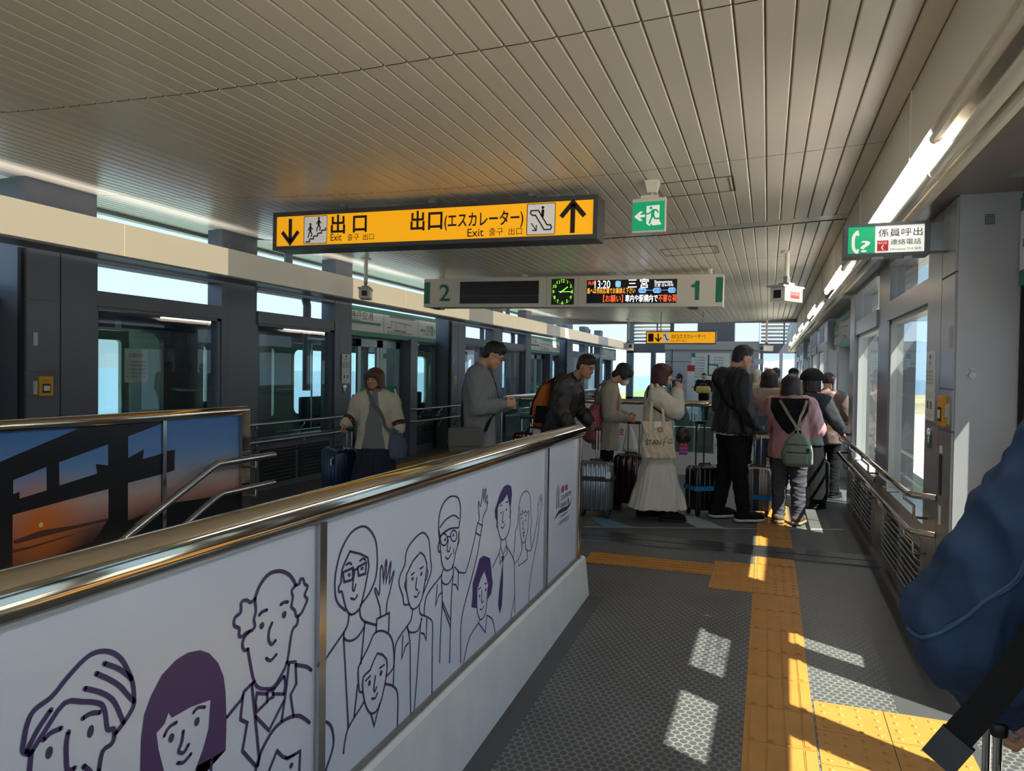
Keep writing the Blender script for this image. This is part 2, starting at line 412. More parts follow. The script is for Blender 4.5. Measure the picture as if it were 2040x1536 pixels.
# ---- queue markings
fl = Flat((0, 0, 0), (1, 0, 0), (0, 1, 0))
def decal(name, pts, m, label, l=.003):
    fl.start(l).poly(pts); return tag(fl.build(name, m), label, 'floor marking')
M['line'] = mat('worn_white_floor_line', (170, 168, 162), 0.5, vary=.1); M['decal_blue'] = mat('blue_floor_decal', (98, 150, 190), 0.4, vary=.08); M['decal_pale'] = mat('pale_floor_decal', (176, 190, 206), 0.4, vary=.08)
decal('queue_line', [(-1.66, 6.76), (.72, 7.66), (.72, 7.71), (-1.66, 6.81)], M['line'], 'worn white line across the floor at the feet of the queue', .0035)
d_ = decal('floor_sticker', [(-1.72, 7.3), (-1.58, 7.3), (-1.18, 6.96), (-1.5, 6.9)], M['decal_blue'], 'blue floor sticker under the silver suitcase')
d_ = decal('floor_sticker', [(-.95, 7.75), (-.70, 7.78), (-.32, 7.24), (-.62, 7.2)], M['decal_pale'], 'pale blue floor sticker by the feet of the man in black')

# ================================================================== ceiling
CX_ = [-6.5, -5.78, -4.41, -3.79, -2.8, -1.86, -.97, -.12, .66]
CZ_ = [3.12, 3.058, 2.941, 2.905, 2.875, 2.865, 2.878, 2.908, 2.942]
def ceil_z(x): return float(np.interp(x, CX_, CZ_))
YB = [-5.5, -3.4, -1.3, .8, 2.87, 4.93, 7.0, 9.15, 11.25, 13.35, 15.45, 17.5, 19.6]
cm = MB(); P = .1155; x = .65
while x > -6.5:
    x1 = x; x0 = x-P+.008; z0, z1 = ceil_z(x0), ceil_z(x1)
    prof = [(x0, z0+.012), (x0, z0+.004), (x0+.005, z0), (x1-.005, z1), (x1, z1+.004), (x1, z1+.012)]
    for k in range(len(YB)-1):
        a = YB[k]+.004+(.24 if YB[k] in (7.0,) else 0); b = YB[k+1]-.004
        i = len(cm.v)
        cm.v += [(u, a, v) for u, v in prof]+[(u, b, v) for u, v in prof]
        for q in range(5): cm.f.append((i+q, i+q+1, i+q+7, i+q+6))
    x -= P
ceiling = struct(cm.build('ceiling', M['ceil'], fix=False))
for p in ceiling.data.polygons: pass
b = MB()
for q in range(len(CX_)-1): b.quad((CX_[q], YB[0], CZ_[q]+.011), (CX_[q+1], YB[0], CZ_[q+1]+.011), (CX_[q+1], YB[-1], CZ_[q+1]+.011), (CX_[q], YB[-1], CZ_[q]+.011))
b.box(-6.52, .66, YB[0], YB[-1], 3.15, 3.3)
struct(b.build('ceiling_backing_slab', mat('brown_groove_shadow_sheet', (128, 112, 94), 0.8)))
b = MB()
for q in range(1, len(CX_)-1): b.quad((CX_[q], 7.02, CZ_[q]+.004), (CX_[q+1], 7.02, CZ_[q+1]+.004), (CX_[q+1], 7.22, CZ_[q+1]+.004), (CX_[q], 7.22, CZ_[q]+.004))
struct(b.build('trim_4', M['ceil_band']))
b = MB(); b.box(-6.6, -6.5, YB[0], YB[-1], 3.08, 3.3); b.box(-6.5, 1.6, YB[-1], YB[-1]+.1, 2.86, 3.3)
struct(b.build('trim_5', M['steel_light']))
# coffer, soffit on the right
b = MB()
b.box(.655, .68, YB[0], 30, 2.60, 3.1)
b.box(.675, .70, YB[0], 30, 2.56, 2.62)
for k, y in enumerate(np.arange(-4.3, 30, 2.1)): b.box(.648, .66, y, y+.012, 2.6, 2.95)
struct(b.build('trim_6', M['cream']))
b = MB(); b.box(.70, .80, YB[0], 30, 2.62, 2.66); b.box(.785, .81, YB[0], 30, 2.44, 2.66)
struct(b.build('trim_7', M['cream']))
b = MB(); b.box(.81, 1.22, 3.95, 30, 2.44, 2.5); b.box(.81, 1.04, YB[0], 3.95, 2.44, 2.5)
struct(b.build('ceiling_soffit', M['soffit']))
b = MB(); b.box(.68, 1.3, YB[0], 30, 2.72, 3.3)
struct(b.build('roof', M['steel_light']))
# ================================================================== side walls, bay by bay
P_BAY = 8.5
SIDE = {-1: dict(X=-5.8, head=2.05, beam=2.19, top=2.48, sill=.62, pier_top=3.06), 1: dict(X=.9, head=1.955, beam=2.10, top=2.44, sill=.59, pier_top=2.45)}
M['left_wall'] = mat('dark_grey_painted_steel', (96, 101, 112), 0.38, 0.15, 0.5, vary=.05, vscale=1.5)
M['right_wall'] = mat('grey_satin_steel', (150, 150, 154), 0.28, 0.4, 0.5, vary=.04, vscale=1.5)
M['pier_grey'] = mat('pale_grey_pier_paint', (164, 165, 171), 0.34, 0.1, vary=.03)
cnt = dict(window=0, door=0, pillar=0)
def sbox(mb, s, X, d0, d1, y0, y1, z0, z1):
    a, b = X+s*d0, X+s*d1
    return mb.box(min(a, b), max(a, b), y0, y1, z0, z1)
def fz(y0): return min(-.005, floor_z(y0))-.01
def pillar(s, y0):
    S = SIDE[s]; X = S['X']; m = M['left_wall'] if s < 0 else M['right_wall']; zt = S['pier_top']; zb = fz(y0)
    cnt['pillar'] += 1
    mb = MB()
    sbox(mb, s, X, .012, .36, y0+.004, y0+.68, zb, zt)               # core (seen as the grey face towards the door recess)
    o = struct(mb.build('pillar_%d' % cnt['pillar'], M['pier_grey'] if s > 0 else m))
    mb = MB(); sbox(mb, s, X, 0, .03, y0+.32, y0+.68, zb, S['top']-.01); mb.build('cover_plate', m, o)
    mb = MB()
    for z0, z1 in ((zb, 1.215), (1.225, 1.435), (1.447, 2.04), (2.052, S['top']-.01)): sbox(mb, s, X, 0, .02, y0+.012, y0+.308, z0, z1)
    mb.build('cabinet_doors', m, o)
    mb = MB(); (sbox(mb, s, X, .013, .05, y0-.03, y0+.004, zb, S['top']-.01) if s < 0 else sbox(mb, s, X, .285, .31, y0-.006, y0+.004, zb, S['top']-.01)); mb.build('edge_seam', M['dark_gap'], o)
    # lever locks
    mb = MB()
    for yy, zz in ((y0+.085, 1.72), (y0+.085, 1.31)):
        sbox(mb, s, X, -.008, .0, yy-.018, yy+.018, zz-.055, zz+.055); sbox(mb, s, X, -.016, -.008, yy-.01, yy+.01, zz-.015, zz+.045)
    mb.build('lever_lock', M['frame_light'], o)
    if s > 0:
        # speaker holes and a key switch on the face towards the camera
        mb = MB()
        for i in range(6):
            for j in range(6): mb.cyl((X+.125+i*.0075, y0+.0035, 2.33-j*.009), (X+.125+i*.0075, y0+.0005, 2.33-j*.009), .0028, seg=8)
        mb.build('speaker_holes', M['dark_gap'], o)
        mb = MB(); mb.cyl((X+.085, y0+.006, 1.515), (X+.085, y0-.006, 1.515), .016, seg=20); mb.cyl((X+.085, y0-.004, 1.515), (X+.085, y0-.010, 1.515), .007, seg=12)
        mb.box(X+.078, X+.096, y0-.001, y0+.002, 1.544, 1.552); mb.box(X+.052, X+.07, y0-.001, y0+.002, 1.524, 1.532)
        mb.build('key_switch', M['frame_light'], o)
        if y0 < 8:
            mb = MB(); sbox(mb, s, X, -.004, .001, y0+.20, y0+.26, .86, 1.08); mb.build('cover_slot', M['black'], o)
            mb = MB(); sbox(mb, s, X, -.005, .001, y0+.205, y0+.245, .70, .80); sbox(mb, s, X, -.006, .001, y0+.21, y0+.245, 1.09, 1.13); mb.build('instruction_sticker', M['paper'], o)
    return o
def window(s, y0, y1, split=None):
    S = SIDE[s]; X = S['X']; m = M['left_wall'] if s < 0 else M['right_wall']; zb = fz(y0)
    cnt['window'] += 1
    mb = MB()                                                       # sill panel, transom beam, frame
    sbox(mb, s, X, .01, .2, y0, y1, zb, S['sill'])
    sbox(mb, s, X, .0, .2, y0, y1, S['head'], S['beam'])
    sbox(mb, s, X, .0, .2, y0, y1, S['top']-.04, S['top']+.03)
    o = struct(mb.build('window_%d' % cnt['window'], m))
    mb = MB(); f = .035
    fm_ = M['left_wall'] if s < 0 else M['frame_light']
    sbox(mb, s, X, .03, .12, y0, y0+f, S['sill'], S['head']); sbox(mb, s, X, .03, .12, y1-f*1.6, y1, S['sill'], S['head'])
    sbox(mb, s, X, .0, .14, y0, y1, S['sill']-.03, S['sill']+.02); sbox(mb, s, X, .03, .12, y0, y1, S['head']-.03, S['head'])
    if split: sbox(mb, s, X, .03, .12, split-.025, split+.025, S['sill'], S['top'])
    mb.build('window_frame', fm_, o)
    mb = MB(); mb.quad((X+s*.075, y0+.01, S['sill']), (X+s*.075, y1-.01, S['sill']), (X+s*.075, y1-.01, S['head']), (X+s*.075, y0+.01, S['head']))
    mb.build('pane', M['glass'], o)
    if s > 0:
        mb = MB(); mb.quad((X+s*.075, y0+.01, S['beam']), (X+s*.075, y1-.01, S['beam']), (X+s*.075, y1-.01, S['top']), (X+s*.075, y0+.01, S['top'])); mb.build('upper_pane', M['glass'], o)
    # two louvred vents low in the sill panel
    n = 2; w_ = (y1-y0-.1)/n
    for k in range(n):
        a = y0+.06+k*w_; b = a+w_-.06
        mb = MB(); sbox(mb, s, X, .004, .012, a, b, .07, .50)
        g = mb.build('vent_grille', M['dark_gap'] if s < 0 else M['right_wall'], o)
        mb = MB(); nn = 9
        for q in range(nn):
            z = .09+q*.045
            c = Vector((X+s*(-.006), (a+b)/2, z+.016))
            mb.obox(c, (.017, (b-a)/2-.02, .003), Matrix.Rotation(s*math.radians(38), 3, 'Y'))
        mb.build('slat', m if s < 0 else M['frame_light'], g)
    return o
def post(s, y0, y1, d=0.0, name='pillar'):
    S = SIDE[s]; cnt['pillar'] += 1; mb = MB(); m = M['left_wall'] if s < 0 else M['right_wall']
    sbox(mb, s, S['X'], d, .22, y0, y1, fz(y0), S['pier_top'] if s < 0 else S['top'])
    if y1-y0 > .4: sbox(mb, s, S['X'], d-.001, .02, y0+.10, y0+.11, fz(y0), S['top'])
    return struct(mb.build('pillar_%d' % cnt['pillar'], m))
def door(s, y0, y1, sign=True):
    S = SIDE[s]; X = S['X']; m = M['left_wall'] if s < 0 else M['pier_grey']; zb = fz(y0)
    cnt['door'] += 1
    D = .30
    mb = MB(); sbox(mb, s, X, D, D+.1, y0, y1, S['head']-.06, S['head']+.02)
    w_ = .68; c = y0+(.38 if s < 0 else .5)*(y1-y0)
    sbox(mb, s, X, D, D+.1, c-2*w_ if s > 0 else y0, c-w_ if s > 0 else c-w_, zb, zb+.12)
    sbox(mb, s, X, .08, D+.05, c+w_, c+w_+.26, zb, S['head'])            # fixed post beside the opening
    sbox(mb, s, X, D+.02, D+.08, y1-.08, y1, zb, S['head']); sbox(mb, s, X, D+.02, D+.08, y0, y0+.06, zb, S['head'])
    sbox(mb, s, X, D+.02, D+.08, c+w_+.26, y1, zb, S['sill']-.05)
    o = struct(mb.build('door_%d' % cnt['door'], m))
    for k in (-1, 1):
        a, b = (c-w_, c-.012) if k < 0 else (c+.012, c+w_)
        mb = MB(); f = .11
        for q in ((a, a+f*.8, .05, S['head']-.06), (b-f*(.8 if k < 0 else 1.2), b, .05, S['head']-.06), (a, b, .05, .42), (a, b, S['head']-.18, S['head']-.06)): sbox(mb, s, X, D, D+.04, *q)
        lf = mb.build('door_leaf', mat('pale_blue_grey_door_leaf', (168, 186, 190), .35, .2) if 'leaf' not in M else M['leaf'], o)
        M.setdefault('leaf', lf.data.materials[0])
        mb = MB(); xx = X+s*(D+.02); mb.quad((xx, a+.05, .4), (xx, b-.05, .4), (xx, b-.05, S['head']-.15), (xx, a+.05, S['head']-.15)); mb.build('pane', M['glass'], lf)
        if s < 0:
            fl_ = Flat((X+s*(D-.004), 0, 0), (0, 1, 0), (0, 0, 1), (1, 0, 0))
            fl_.start(.0).rect(a+.09, .98, b-.09, 1.22); fl_.build('green_band', M['green_print'], lf)
            fl_.start(.002)
            if k > 0: fl_.stroke([(b-.17, 1.17), (b-.13, 1.10), (b-.17, 1.03)], .018).text('Airport', a+.12, 1.08, .06)
            fl_.mb.v and fl_.build('band_lettering', M['sign_white'], lf)
    mb = MB(); xx = X+s*(D+.05); mb.quad((xx, c+w_+.26, S['sill']-.05), (xx, y1-.06, S['sill']-.05), (xx, y1-.06, S['head']), (xx, c+w_+.26, S['head'])); mb.quad((xx, y0+.05, .1), (xx, c-w_, .1), (xx, c-w_, S['head']), (xx, y0+.05, S['head']))
    mb.build('side_pane', M['glass'], o)
    mb = MB()
    for q in range(8): sbox(mb, s, X, D-.01, D+.03, c+w_+.32, y1-.12, .12+q*.045, .14+q*.045)
    mb.build('vent_slat', M['dark_gap'], o)
    return o, c
doors = []
for k in (-1, 0, 1, 2):
    y0 = 4.25+P_BAY*k
    for s in (-1, 1):
        pillar(s, y0)
        window(s, y0+.68, y0+2.29, split=(y0+1.75) if (s < 0 and k == 1) else None)
        post(s, y0+2.29, y0+2.88, .02)
        window(s, y0+2.88, y0+4.50)
        post(s, y0+4.50, y0+4.93, -.01)
        if s < 0 or k != -1: doors.append((s, y0+4.93, y0+P_BAY)+door(s, y0+4.93, y0+P_BAY))
# right-hand door bay next to the camera: the door glass and the band of glass above it let the sun in
D = 1.25
mb = MB()
zb = -.5
for (a, b) in ((-.6, -.4), (.8, 1.0), (2.02, 2.22), (2.80, 3.07), (3.67, 3.86), (4.10, 4.3)): mb.box(D, D+.08, a, b, zb, 2.8)
mb.box(D, D+.08, -.6, 4.3, 1.86, 2.27); mb.box(D, D+.08, -.6, 4.3, zb, .02); mb.box(D, D+.08, -.6, 4.3, 2.7, 3.0)
mb.box(D, D+.08, 3.86, 4.1, .02, 1.1)
o = struct(mb.build('door_%d' % (cnt['door']+1), M['frame_light']))
mb = MB(); mb.quad((D+.04, -.4, .0), (D+.04, 4.1, .0), (D+.04, 4.1, 2.72), (D+.04, -.4, 2.72)); mb.build('pane', M['glass'], o)
# solid side walls behind the camera
mb = MB(); mb.box(-6.2, -5.8, -6, -4.3, -.6, 2.4); struct(mb.build('wall_left', M['left_wall']))
mb = MB(); mb.box(.9, 1.3, -6, -4.3, -.6, 2.44); mb.box(.9, .96, -4.3+.05, -.62, -.6, 2.44); struct(mb.build('wall_right', M['right_wall']))
# ================================================================== front stair barrier with the cartoon panels
ART = [('s',0.0125,0,4,[(0.902,0.811),(0.895,0.816),(0.89,0.824),(0.891,0.836),(0.897,0.864),(0.91,0.885),(0.944,0.896),(0.974,0.918),(1.005,0.937),(1.028,0.944),(1.052,0.94),(1.077,0.926),(1.097,0.903),(1.113,0.871),(1.122,0.845),(1.125,0.815),(1.122,0.797),(1.1,0.776),(1.081,0.764)]),
('s',0.0125,0,4,[(1.054,0.915),(1.084,0.894),(1.105,0.874),(1.118,0.858)]),
('s',0.0125,0,4,[(1.036,0.902),(1.065,0.879),(1.09,0.855),(1.107,0.832),(1.124,0.809)]),
('s',0.0125,0,4,[(1.011,0.883),(1.04,0.865),(1.065,0.844),(1.081,0.821),(1.099,0.777)]),
('s',0.0125,0,4,[(0.897,0.818),(0.916,0.846),(0.942,0.872)]),
('s',0.0125,0,3,[(0.906,0.813),(0.931,0.839),(0.969,0.873),(1.005,0.86),(1.034,0.846),(1.05,0.833),(1.057,0.812),(1.062,0.78),(1.075,0.775),(1.077,0.756),(1.07,0.746),(1.051,0.742),(1.042,0.707)]),
('s',0.0125,0,4,[(0.905,0.812),(0.902,0.78),(0.902,0.755)]),
('s',0.0125,0,4,[(1.042,0.707),(1.037,0.682)]),
('s',0.012,0,4,[(1.007,0.827),(1.023,0.829),(1.044,0.822)]),
('s',0.012,0,4,[(0.928,0.824),(0.942,0.83),(0.962,0.829)]),
('e',1.024,0.794,0,[(0.007,0.012)]),
('e',0.939,0.795,0,[(0.007,0.011)]),
('s',0.0125,0,4,[(0.977,0.815),(0.973,0.796),(0.973,0.765),(0.976,0.743),(0.99,0.74)]),
('s',0.0125,0,4,[(1.009,0.734),(1.022,0.717),(1.032,0.695)]),
('f','ink_fill',0,0,[(1.14,0.62),(1.141,0.655),(1.143,0.722),(1.151,0.77),(1.169,0.803),(1.197,0.835),(1.235,0.853),(1.27,0.857),(1.307,0.849),(1.277,0.857),(1.308,0.849),(1.337,0.831),(1.366,0.797),(1.384,0.758),(1.391,0.719),(1.395,0.645),(1.393,0.574),(1.299,0.583),(1.297,0.544),(1.279,0.561),(1.294,0.575),(1.319,0.613),(1.336,0.654),(1.342,0.719),(1.279,0.729),(1.226,0.729),(1.216,0.745),(1.205,0.725),(1.183,0.715),(1.189,0.676),(1.204,0.622),(1.225,0.573)]),
('s',0.01,0,4,[(1.204,0.699),(1.217,0.712),(1.238,0.713)]),
('s',0.01,0,4,[(1.288,0.713),(1.302,0.718),(1.323,0.71)]),
('e',1.224,0.685,0,[(0.008,0.01)]),
('e',1.299,0.687,0,[(0.008,0.01)]),
('s',0.011,0,4,[(1.258,0.684),(1.254,0.662),(1.245,0.645),(1.26,0.635),(1.274,0.646)]),
('s',0.011,0,4,[(1.242,0.62),(1.26,0.613),(1.281,0.621)]),
('s',0.01,0,4,[(1.346,0.576),(1.344,0.549),(1.343,0.519)]),
('s',0.0135,0,4,[(1.494,0.913),(1.513,0.942),(1.548,0.962),(1.591,0.959),(1.629,0.941),(1.652,0.918),(1.662,0.901)]),
('s',0.0115,1,4,[(1.494,0.911),(1.477,0.909),(1.463,0.919),(1.444,0.919),(1.442,0.895),(1.421,0.887),(1.42,0.869),(1.437,0.856),(1.437,0.839),(1.445,0.833),(1.464,0.837),(1.486,0.836),(1.495,0.844),(1.491,0.861),(1.498,0.879),(1.495,0.905)]),
('s',0.0115,1,4,[(1.662,0.901),(1.679,0.901),(1.682,0.912),(1.696,0.909),(1.703,0.894),(1.717,0.882),(1.703,0.862),(1.716,0.846),(1.704,0.83),(1.687,0.814),(1.666,0.814),(1.66,0.831),(1.644,0.848),(1.65,0.871),(1.644,0.89),(1.659,0.9)]),
('s',0.0115,0,4,[(1.475,0.836),(1.456,0.827),(1.449,0.811),(1.456,0.795),(1.469,0.793)]),
('s',0.0115,0,4,[(1.469,0.793),(1.479,0.751),(1.493,0.703),(1.51,0.679),(1.54,0.663),(1.57,0.656),(1.607,0.678),(1.629,0.706),(1.647,0.777),(1.67,0.79),(1.673,0.812)]),
('s',0.0115,0,4,[(1.511,0.866),(1.523,0.871),(1.541,0.87)]),
('s',0.0115,0,4,[(1.597,0.867),(1.611,0.869),(1.628,0.865)]),
('e',1.522,0.835,0,[(0.009,0.009)]),
('e',1.613,0.835,0,[(0.009,0.01)]),
('s',0.0115,0,4,[(1.562,0.829),(1.55,0.81),(1.55,0.787),(1.562,0.772),(1.577,0.777)]),
('s',0.0115,0,4,[(1.54,0.743),(1.557,0.731),(1.581,0.738)]),
('s',0.0115,0,1,[(1.396,0.653),(1.449,0.676),(1.457,0.691),(1.493,0.701)]),
('s',0.0115,0,1,[(1.452,0.682),(1.444,0.626),(1.469,0.606),(1.452,0.543),(1.501,0.48)]),
('s',0.0115,0,1,[(1.485,0.697),(1.5,0.597),(1.515,0.496)]),
('s',0.0115,0,1,[(1.635,0.691),(1.623,0.622),(1.605,0.548)]),
('s',0.0115,0,1,[(1.624,0.7),(1.664,0.687),(1.669,0.624),(1.643,0.603),(1.657,0.539)]),
('s',0.0135,0,4,[(1.665,0.678),(1.713,0.655),(1.738,0.635)]),
('s',0.0115,0,1,[(1.613,0.667),(1.573,0.649)]),
('s',0.0115,0,4,[(1.616,0.664),(1.62,0.64),(1.614,0.618)]),
('s',0.0115,0,1,[(1.543,0.648),(1.505,0.666),(1.499,0.643),(1.504,0.618),(1.546,0.627)]),
('s',0.0115,1,1,[(1.546,0.652),(1.567,0.65),(1.569,0.629),(1.546,0.631)]),
('s',0.0115,0,1,[(1.569,0.637),(1.614,0.618)]),
('s',0.0115,0,1,[(1.5,0.608),(1.553,0.547),(1.614,0.599)]),
('s',0.0135,0,4,[(1.51,0.476),(1.524,0.507),(1.571,0.54),(1.621,0.545),(1.674,0.532),(1.708,0.508),(1.731,0.486)]),
('s',0.0115,0,4,[(1.515,0.496),(1.501,0.466),(1.496,0.444)]),
('s',0.0115,0,1,[(1.537,0.422),(1.554,0.438),(1.587,0.476),(1.61,0.449),(1.635,0.431),(1.689,0.425),(1.686,0.369),(1.68,0.346)]),
('e',1.649,0.404,0,[(0.008,0.008)]),
('s',0.009,0,4,[(1.622,0.438),(1.662,0.428)]),
('s',0.0115,0,4,[(1.777,0.462),(1.827,0.44),(1.847,0.411),(1.855,0.366),(1.836,0.33),(1.813,0.302),(1.802,0.28)]),
('s',0.0095,0,4,[(1.911,0.754),(1.868,0.792),(1.854,0.834),(1.858,0.886),(1.886,0.946),(1.938,0.988),(2.002,0.997),(2.051,0.977),(2.092,0.93),(2.103,0.864),(2.094,0.808),(2.055,0.767),(1.998,0.743)]),
('s',0.0095,0,2,[(1.935,0.932),(2.043,0.886),(2.039,0.823),(2.007,0.75),(1.989,0.731),(1.947,0.729),(1.916,0.758),(1.893,0.816),(1.878,0.82),(1.873,0.836),(1.888,0.849),(1.892,0.886),(1.935,0.932)]),
('s',0.011,1,1,[(1.896,0.876),(1.954,0.876),(1.952,0.839),(1.905,0.844)]),
('s',0.011,1,1,[(1.981,0.871),(2.033,0.873),(2.029,0.838),(1.987,0.842)]),
('s',0.01,0,4,[(1.954,0.868),(1.981,0.866)]),
('e',1.932,0.859,0,[(0.008,0.006)]),
('e',2.007,0.86,0,[(0.008,0.006)]),
('s',0.01,0,4,[(1.915,0.895),(1.931,0.897),(1.944,0.89)]),
('s',0.009,0,4,[(1.993,0.888),(2.014,0.891),(2.028,0.882)]),
('s',0.009,0,4,[(1.963,0.861),(1.952,0.814),(1.961,0.801),(1.971,0.819)]),
('s',0.0095,0,4,[(1.944,0.782),(1.965,0.773),(1.981,0.781)]),
('s',0.0095,0,4,[(1.934,0.735),(1.927,0.705),(1.906,0.688)]),
('s',0.0095,0,4,[(1.996,0.728),(2.003,0.703),(2.028,0.68)]),
('s',0.0095,0,4,[(1.906,0.688),(1.908,0.667),(1.94,0.649),(1.981,0.645),(2.023,0.663)]),
('s',0.0095,0,1,[(1.906,0.688),(1.809,0.641),(1.794,0.577),(1.78,0.467)]),
('s',0.0095,0,4,[(1.904,0.671),(1.92,0.526),(1.936,0.375)]),
('s',0.0095,0,4,[(2.028,0.677),(2.019,0.624),(2.006,0.552)]),
('s',0.011,0,4,[(2.028,0.68),(2.1,0.646)]),
('s',0.0095,0,4,[(1.988,0.49),(1.969,0.395)]),
('s',0.008,0,2,[(2.128,0.663),(2.124,0.699),(2.09,0.762),(2.095,0.771),(2.111,0.748),(2.121,0.751),(2.125,0.832),(2.14,0.828),(2.147,0.773),(2.158,0.84),(2.167,0.843),(2.163,0.768),(2.189,0.83),(2.196,0.825),(2.185,0.762),(2.214,0.796),(2.217,0.787),(2.191,0.733),(2.172,0.701),(2.168,0.664)]),
('s',0.0095,0,1,[(2.1,0.622),(2.105,0.665),(2.189,0.66),(2.185,0.596)]),
('s',0.0095,0,4,[(2.017,0.455),(1.998,0.468),(1.99,0.532),(2.001,0.554),(2.054,0.591),(2.088,0.621),(2.14,0.613),(2.194,0.579),(2.22,0.532),(2.225,0.463),(2.203,0.449),(2.17,0.443)]),
('s',0.0095,1,2,[(2.11,0.547),(2.174,0.502),(2.173,0.45),(2.155,0.403),(2.124,0.357),(2.078,0.356),(2.043,0.393),(2.022,0.448),(2.021,0.502),(2.065,0.508)]),
('s',0.009,0,4,[(2.036,0.484),(2.066,0.488)]),
('s',0.009,0,4,[(2.127,0.491),(2.158,0.49)]),
('e',2.061,0.466,0,[(0.008,0.01)]),
('e',2.135,0.47,0,[(0.009,0.01)]),
('s',0.009,0,4,[(2.099,0.474),(2.09,0.436),(2.097,0.423),(2.107,0.434)]),
('s',0.01,0,4,[(2.077,0.408),(2.098,0.4),(2.113,0.411)]),
('s',0.0095,0,1,[(2.073,0.356),(2.094,0.309),(2.129,0.368)]),
('s',0.0095,0,4,[(2.028,0.417),(1.94,0.378),(1.916,0.337),(1.91,0.308)]),
('s',0.0095,0,4,[(2.165,0.421),(2.221,0.39),(2.256,0.344),(2.256,0.231)]),
('s',0.0085,0,4,[(2.331,0.645),(2.295,0.658),(2.286,0.689),(2.258,0.737),(2.263,0.769),(2.298,0.8),(2.308,0.843),(2.35,0.871),(2.432,0.888),(2.486,0.856),(2.501,0.81),(2.509,0.765),(2.517,0.727),(2.491,0.691),(2.451,0.653)]),
('s',0.0085,1,2,[(2.31,0.759),(2.421,0.816),(2.475,0.761),(2.47,0.721),(2.445,0.649),(2.42,0.621),(2.369,0.616),(2.331,0.653)]),
('s',0.0085,0,4,[(2.311,0.742),(2.299,0.725),(2.312,0.699)]),
('s',0.0085,0,4,[(2.476,0.743),(2.486,0.722),(2.47,0.696)]),
('s',0.0085,0,4,[(2.349,0.749),(2.372,0.752)]),
('s',0.0085,0,4,[(2.42,0.754),(2.445,0.756)]),
('e',2.36,0.732,0,[(0.007,0.007)]),
('e',2.43,0.732,0,[(0.008,0.008)]),
('s',0.0085,0,4,[(2.394,0.726),(2.386,0.69),(2.403,0.678)]),
('s',0.0085,0,4,[(2.376,0.663),(2.393,0.655),(2.416,0.669)]),
('s',0.0085,0,4,[(2.363,0.615),(2.351,0.583),(2.321,0.57)]),
('s',0.0085,0,4,[(2.417,0.616),(2.42,0.591),(2.44,0.57)]),
('s',0.0085,0,4,[(2.323,0.566),(2.334,0.546),(2.365,0.531),(2.409,0.526),(2.441,0.56)]),
('s',0.0085,0,4,[(2.321,0.57),(2.245,0.539),(2.229,0.495),(2.223,0.394)]),
('s',0.0085,0,4,[(2.323,0.563),(2.345,0.498),(2.351,0.351),(2.357,0.234)]),
('s',0.0085,0,4,[(2.434,0.56),(2.423,0.501),(2.401,0.33),(2.385,0.234)]),
('s',0.0085,0,4,[(2.44,0.573),(2.501,0.541),(2.533,0.506),(2.533,0.401),(2.535,0.229)]),
('s',0.0085,0,1,[(2.289,0.544),(2.282,0.464),(2.311,0.499),(2.332,0.503)]),
('s',0.0085,0,1,[(2.481,0.545),(2.479,0.463),(2.459,0.494),(2.435,0.505)]),
('s',0.0095,0,4,[(2.592,0.84),(2.577,0.878),(2.586,0.93),(2.62,0.967),(2.673,0.983),(2.723,0.98),(2.768,0.963),(2.791,0.925),(2.79,0.877),(2.776,0.838)]),
('s',0.0085,0,4,[(2.591,0.877),(2.64,0.895),(2.7,0.902),(2.738,0.896),(2.774,0.877)]),
('s',0.0095,0,4,[(2.592,0.84),(2.641,0.849),(2.702,0.85),(2.772,0.838)]),
('s',0.0085,1,2,[(2.662,0.812),(2.657,0.801),(2.645,0.795),(2.629,0.795),(2.612,0.802),(2.6,0.814),(2.595,0.827),(2.599,0.838),(2.611,0.844),(2.627,0.844),(2.644,0.837),(2.657,0.825)]),
('s',0.0085,1,2,[(2.757,0.807),(2.753,0.797),(2.742,0.791),(2.726,0.791),(2.71,0.797),(2.699,0.808),(2.694,0.821),(2.698,0.831),(2.709,0.837),(2.725,0.837),(2.741,0.831),(2.753,0.82)]),
('s',0.008,0,4,[(2.661,0.822),(2.693,0.819)]),
('e',2.638,0.817,0,[(0.008,0.007)]),
('e',2.721,0.818,0,[(0.008,0.007)]),
('s',0.0085,0,4,[(2.577,0.863),(2.594,0.799),(2.609,0.736),(2.634,0.7),(2.67,0.683),(2.719,0.688),(2.749,0.744),(2.774,0.775),(2.779,0.821)]),
('s',0.0085,0,4,[(2.586,0.821),(2.575,0.804),(2.583,0.78),(2.594,0.779)]),
('s',0.0085,0,4,[(2.776,0.816),(2.78,0.779),(2.765,0.771)]),
('s',0.0085,0,4,[(2.67,0.81),(2.662,0.769),(2.68,0.76),(2.692,0.775)]),
('s',0.0085,0,4,[(2.647,0.744),(2.669,0.731),(2.703,0.744)]),
('s',0.006,0,4,[(2.721,0.76),(2.73,0.737)]),
('s',0.0085,0,4,[(2.624,0.699),(2.611,0.675),(2.614,0.654),(2.642,0.634),(2.684,0.628),(2.726,0.655),(2.719,0.696)]),
('s',0.0085,0,4,[(2.611,0.68),(2.489,0.64),(2.463,0.604),(2.459,0.568)]),
('s',0.0085,0,4,[(2.612,0.655),(2.62,0.567),(2.608,0.445),(2.604,0.328)]),
('s',0.0085,0,4,[(2.726,0.655),(2.71,0.566),(2.703,0.413),(2.7,0.291)]),
('s',0.0085,0,1,[(2.572,0.651),(2.557,0.571),(2.584,0.603),(2.613,0.609)]),
('s',0.0085,0,4,[(2.62,0.572),(2.704,0.464)]),
('s',0.0085,0,4,[(2.62,0.557),(2.704,0.438)]),
('s',0.0085,0,1,[(2.738,0.681),(2.778,0.652),(2.776,0.573),(2.753,0.601),(2.728,0.61)]),
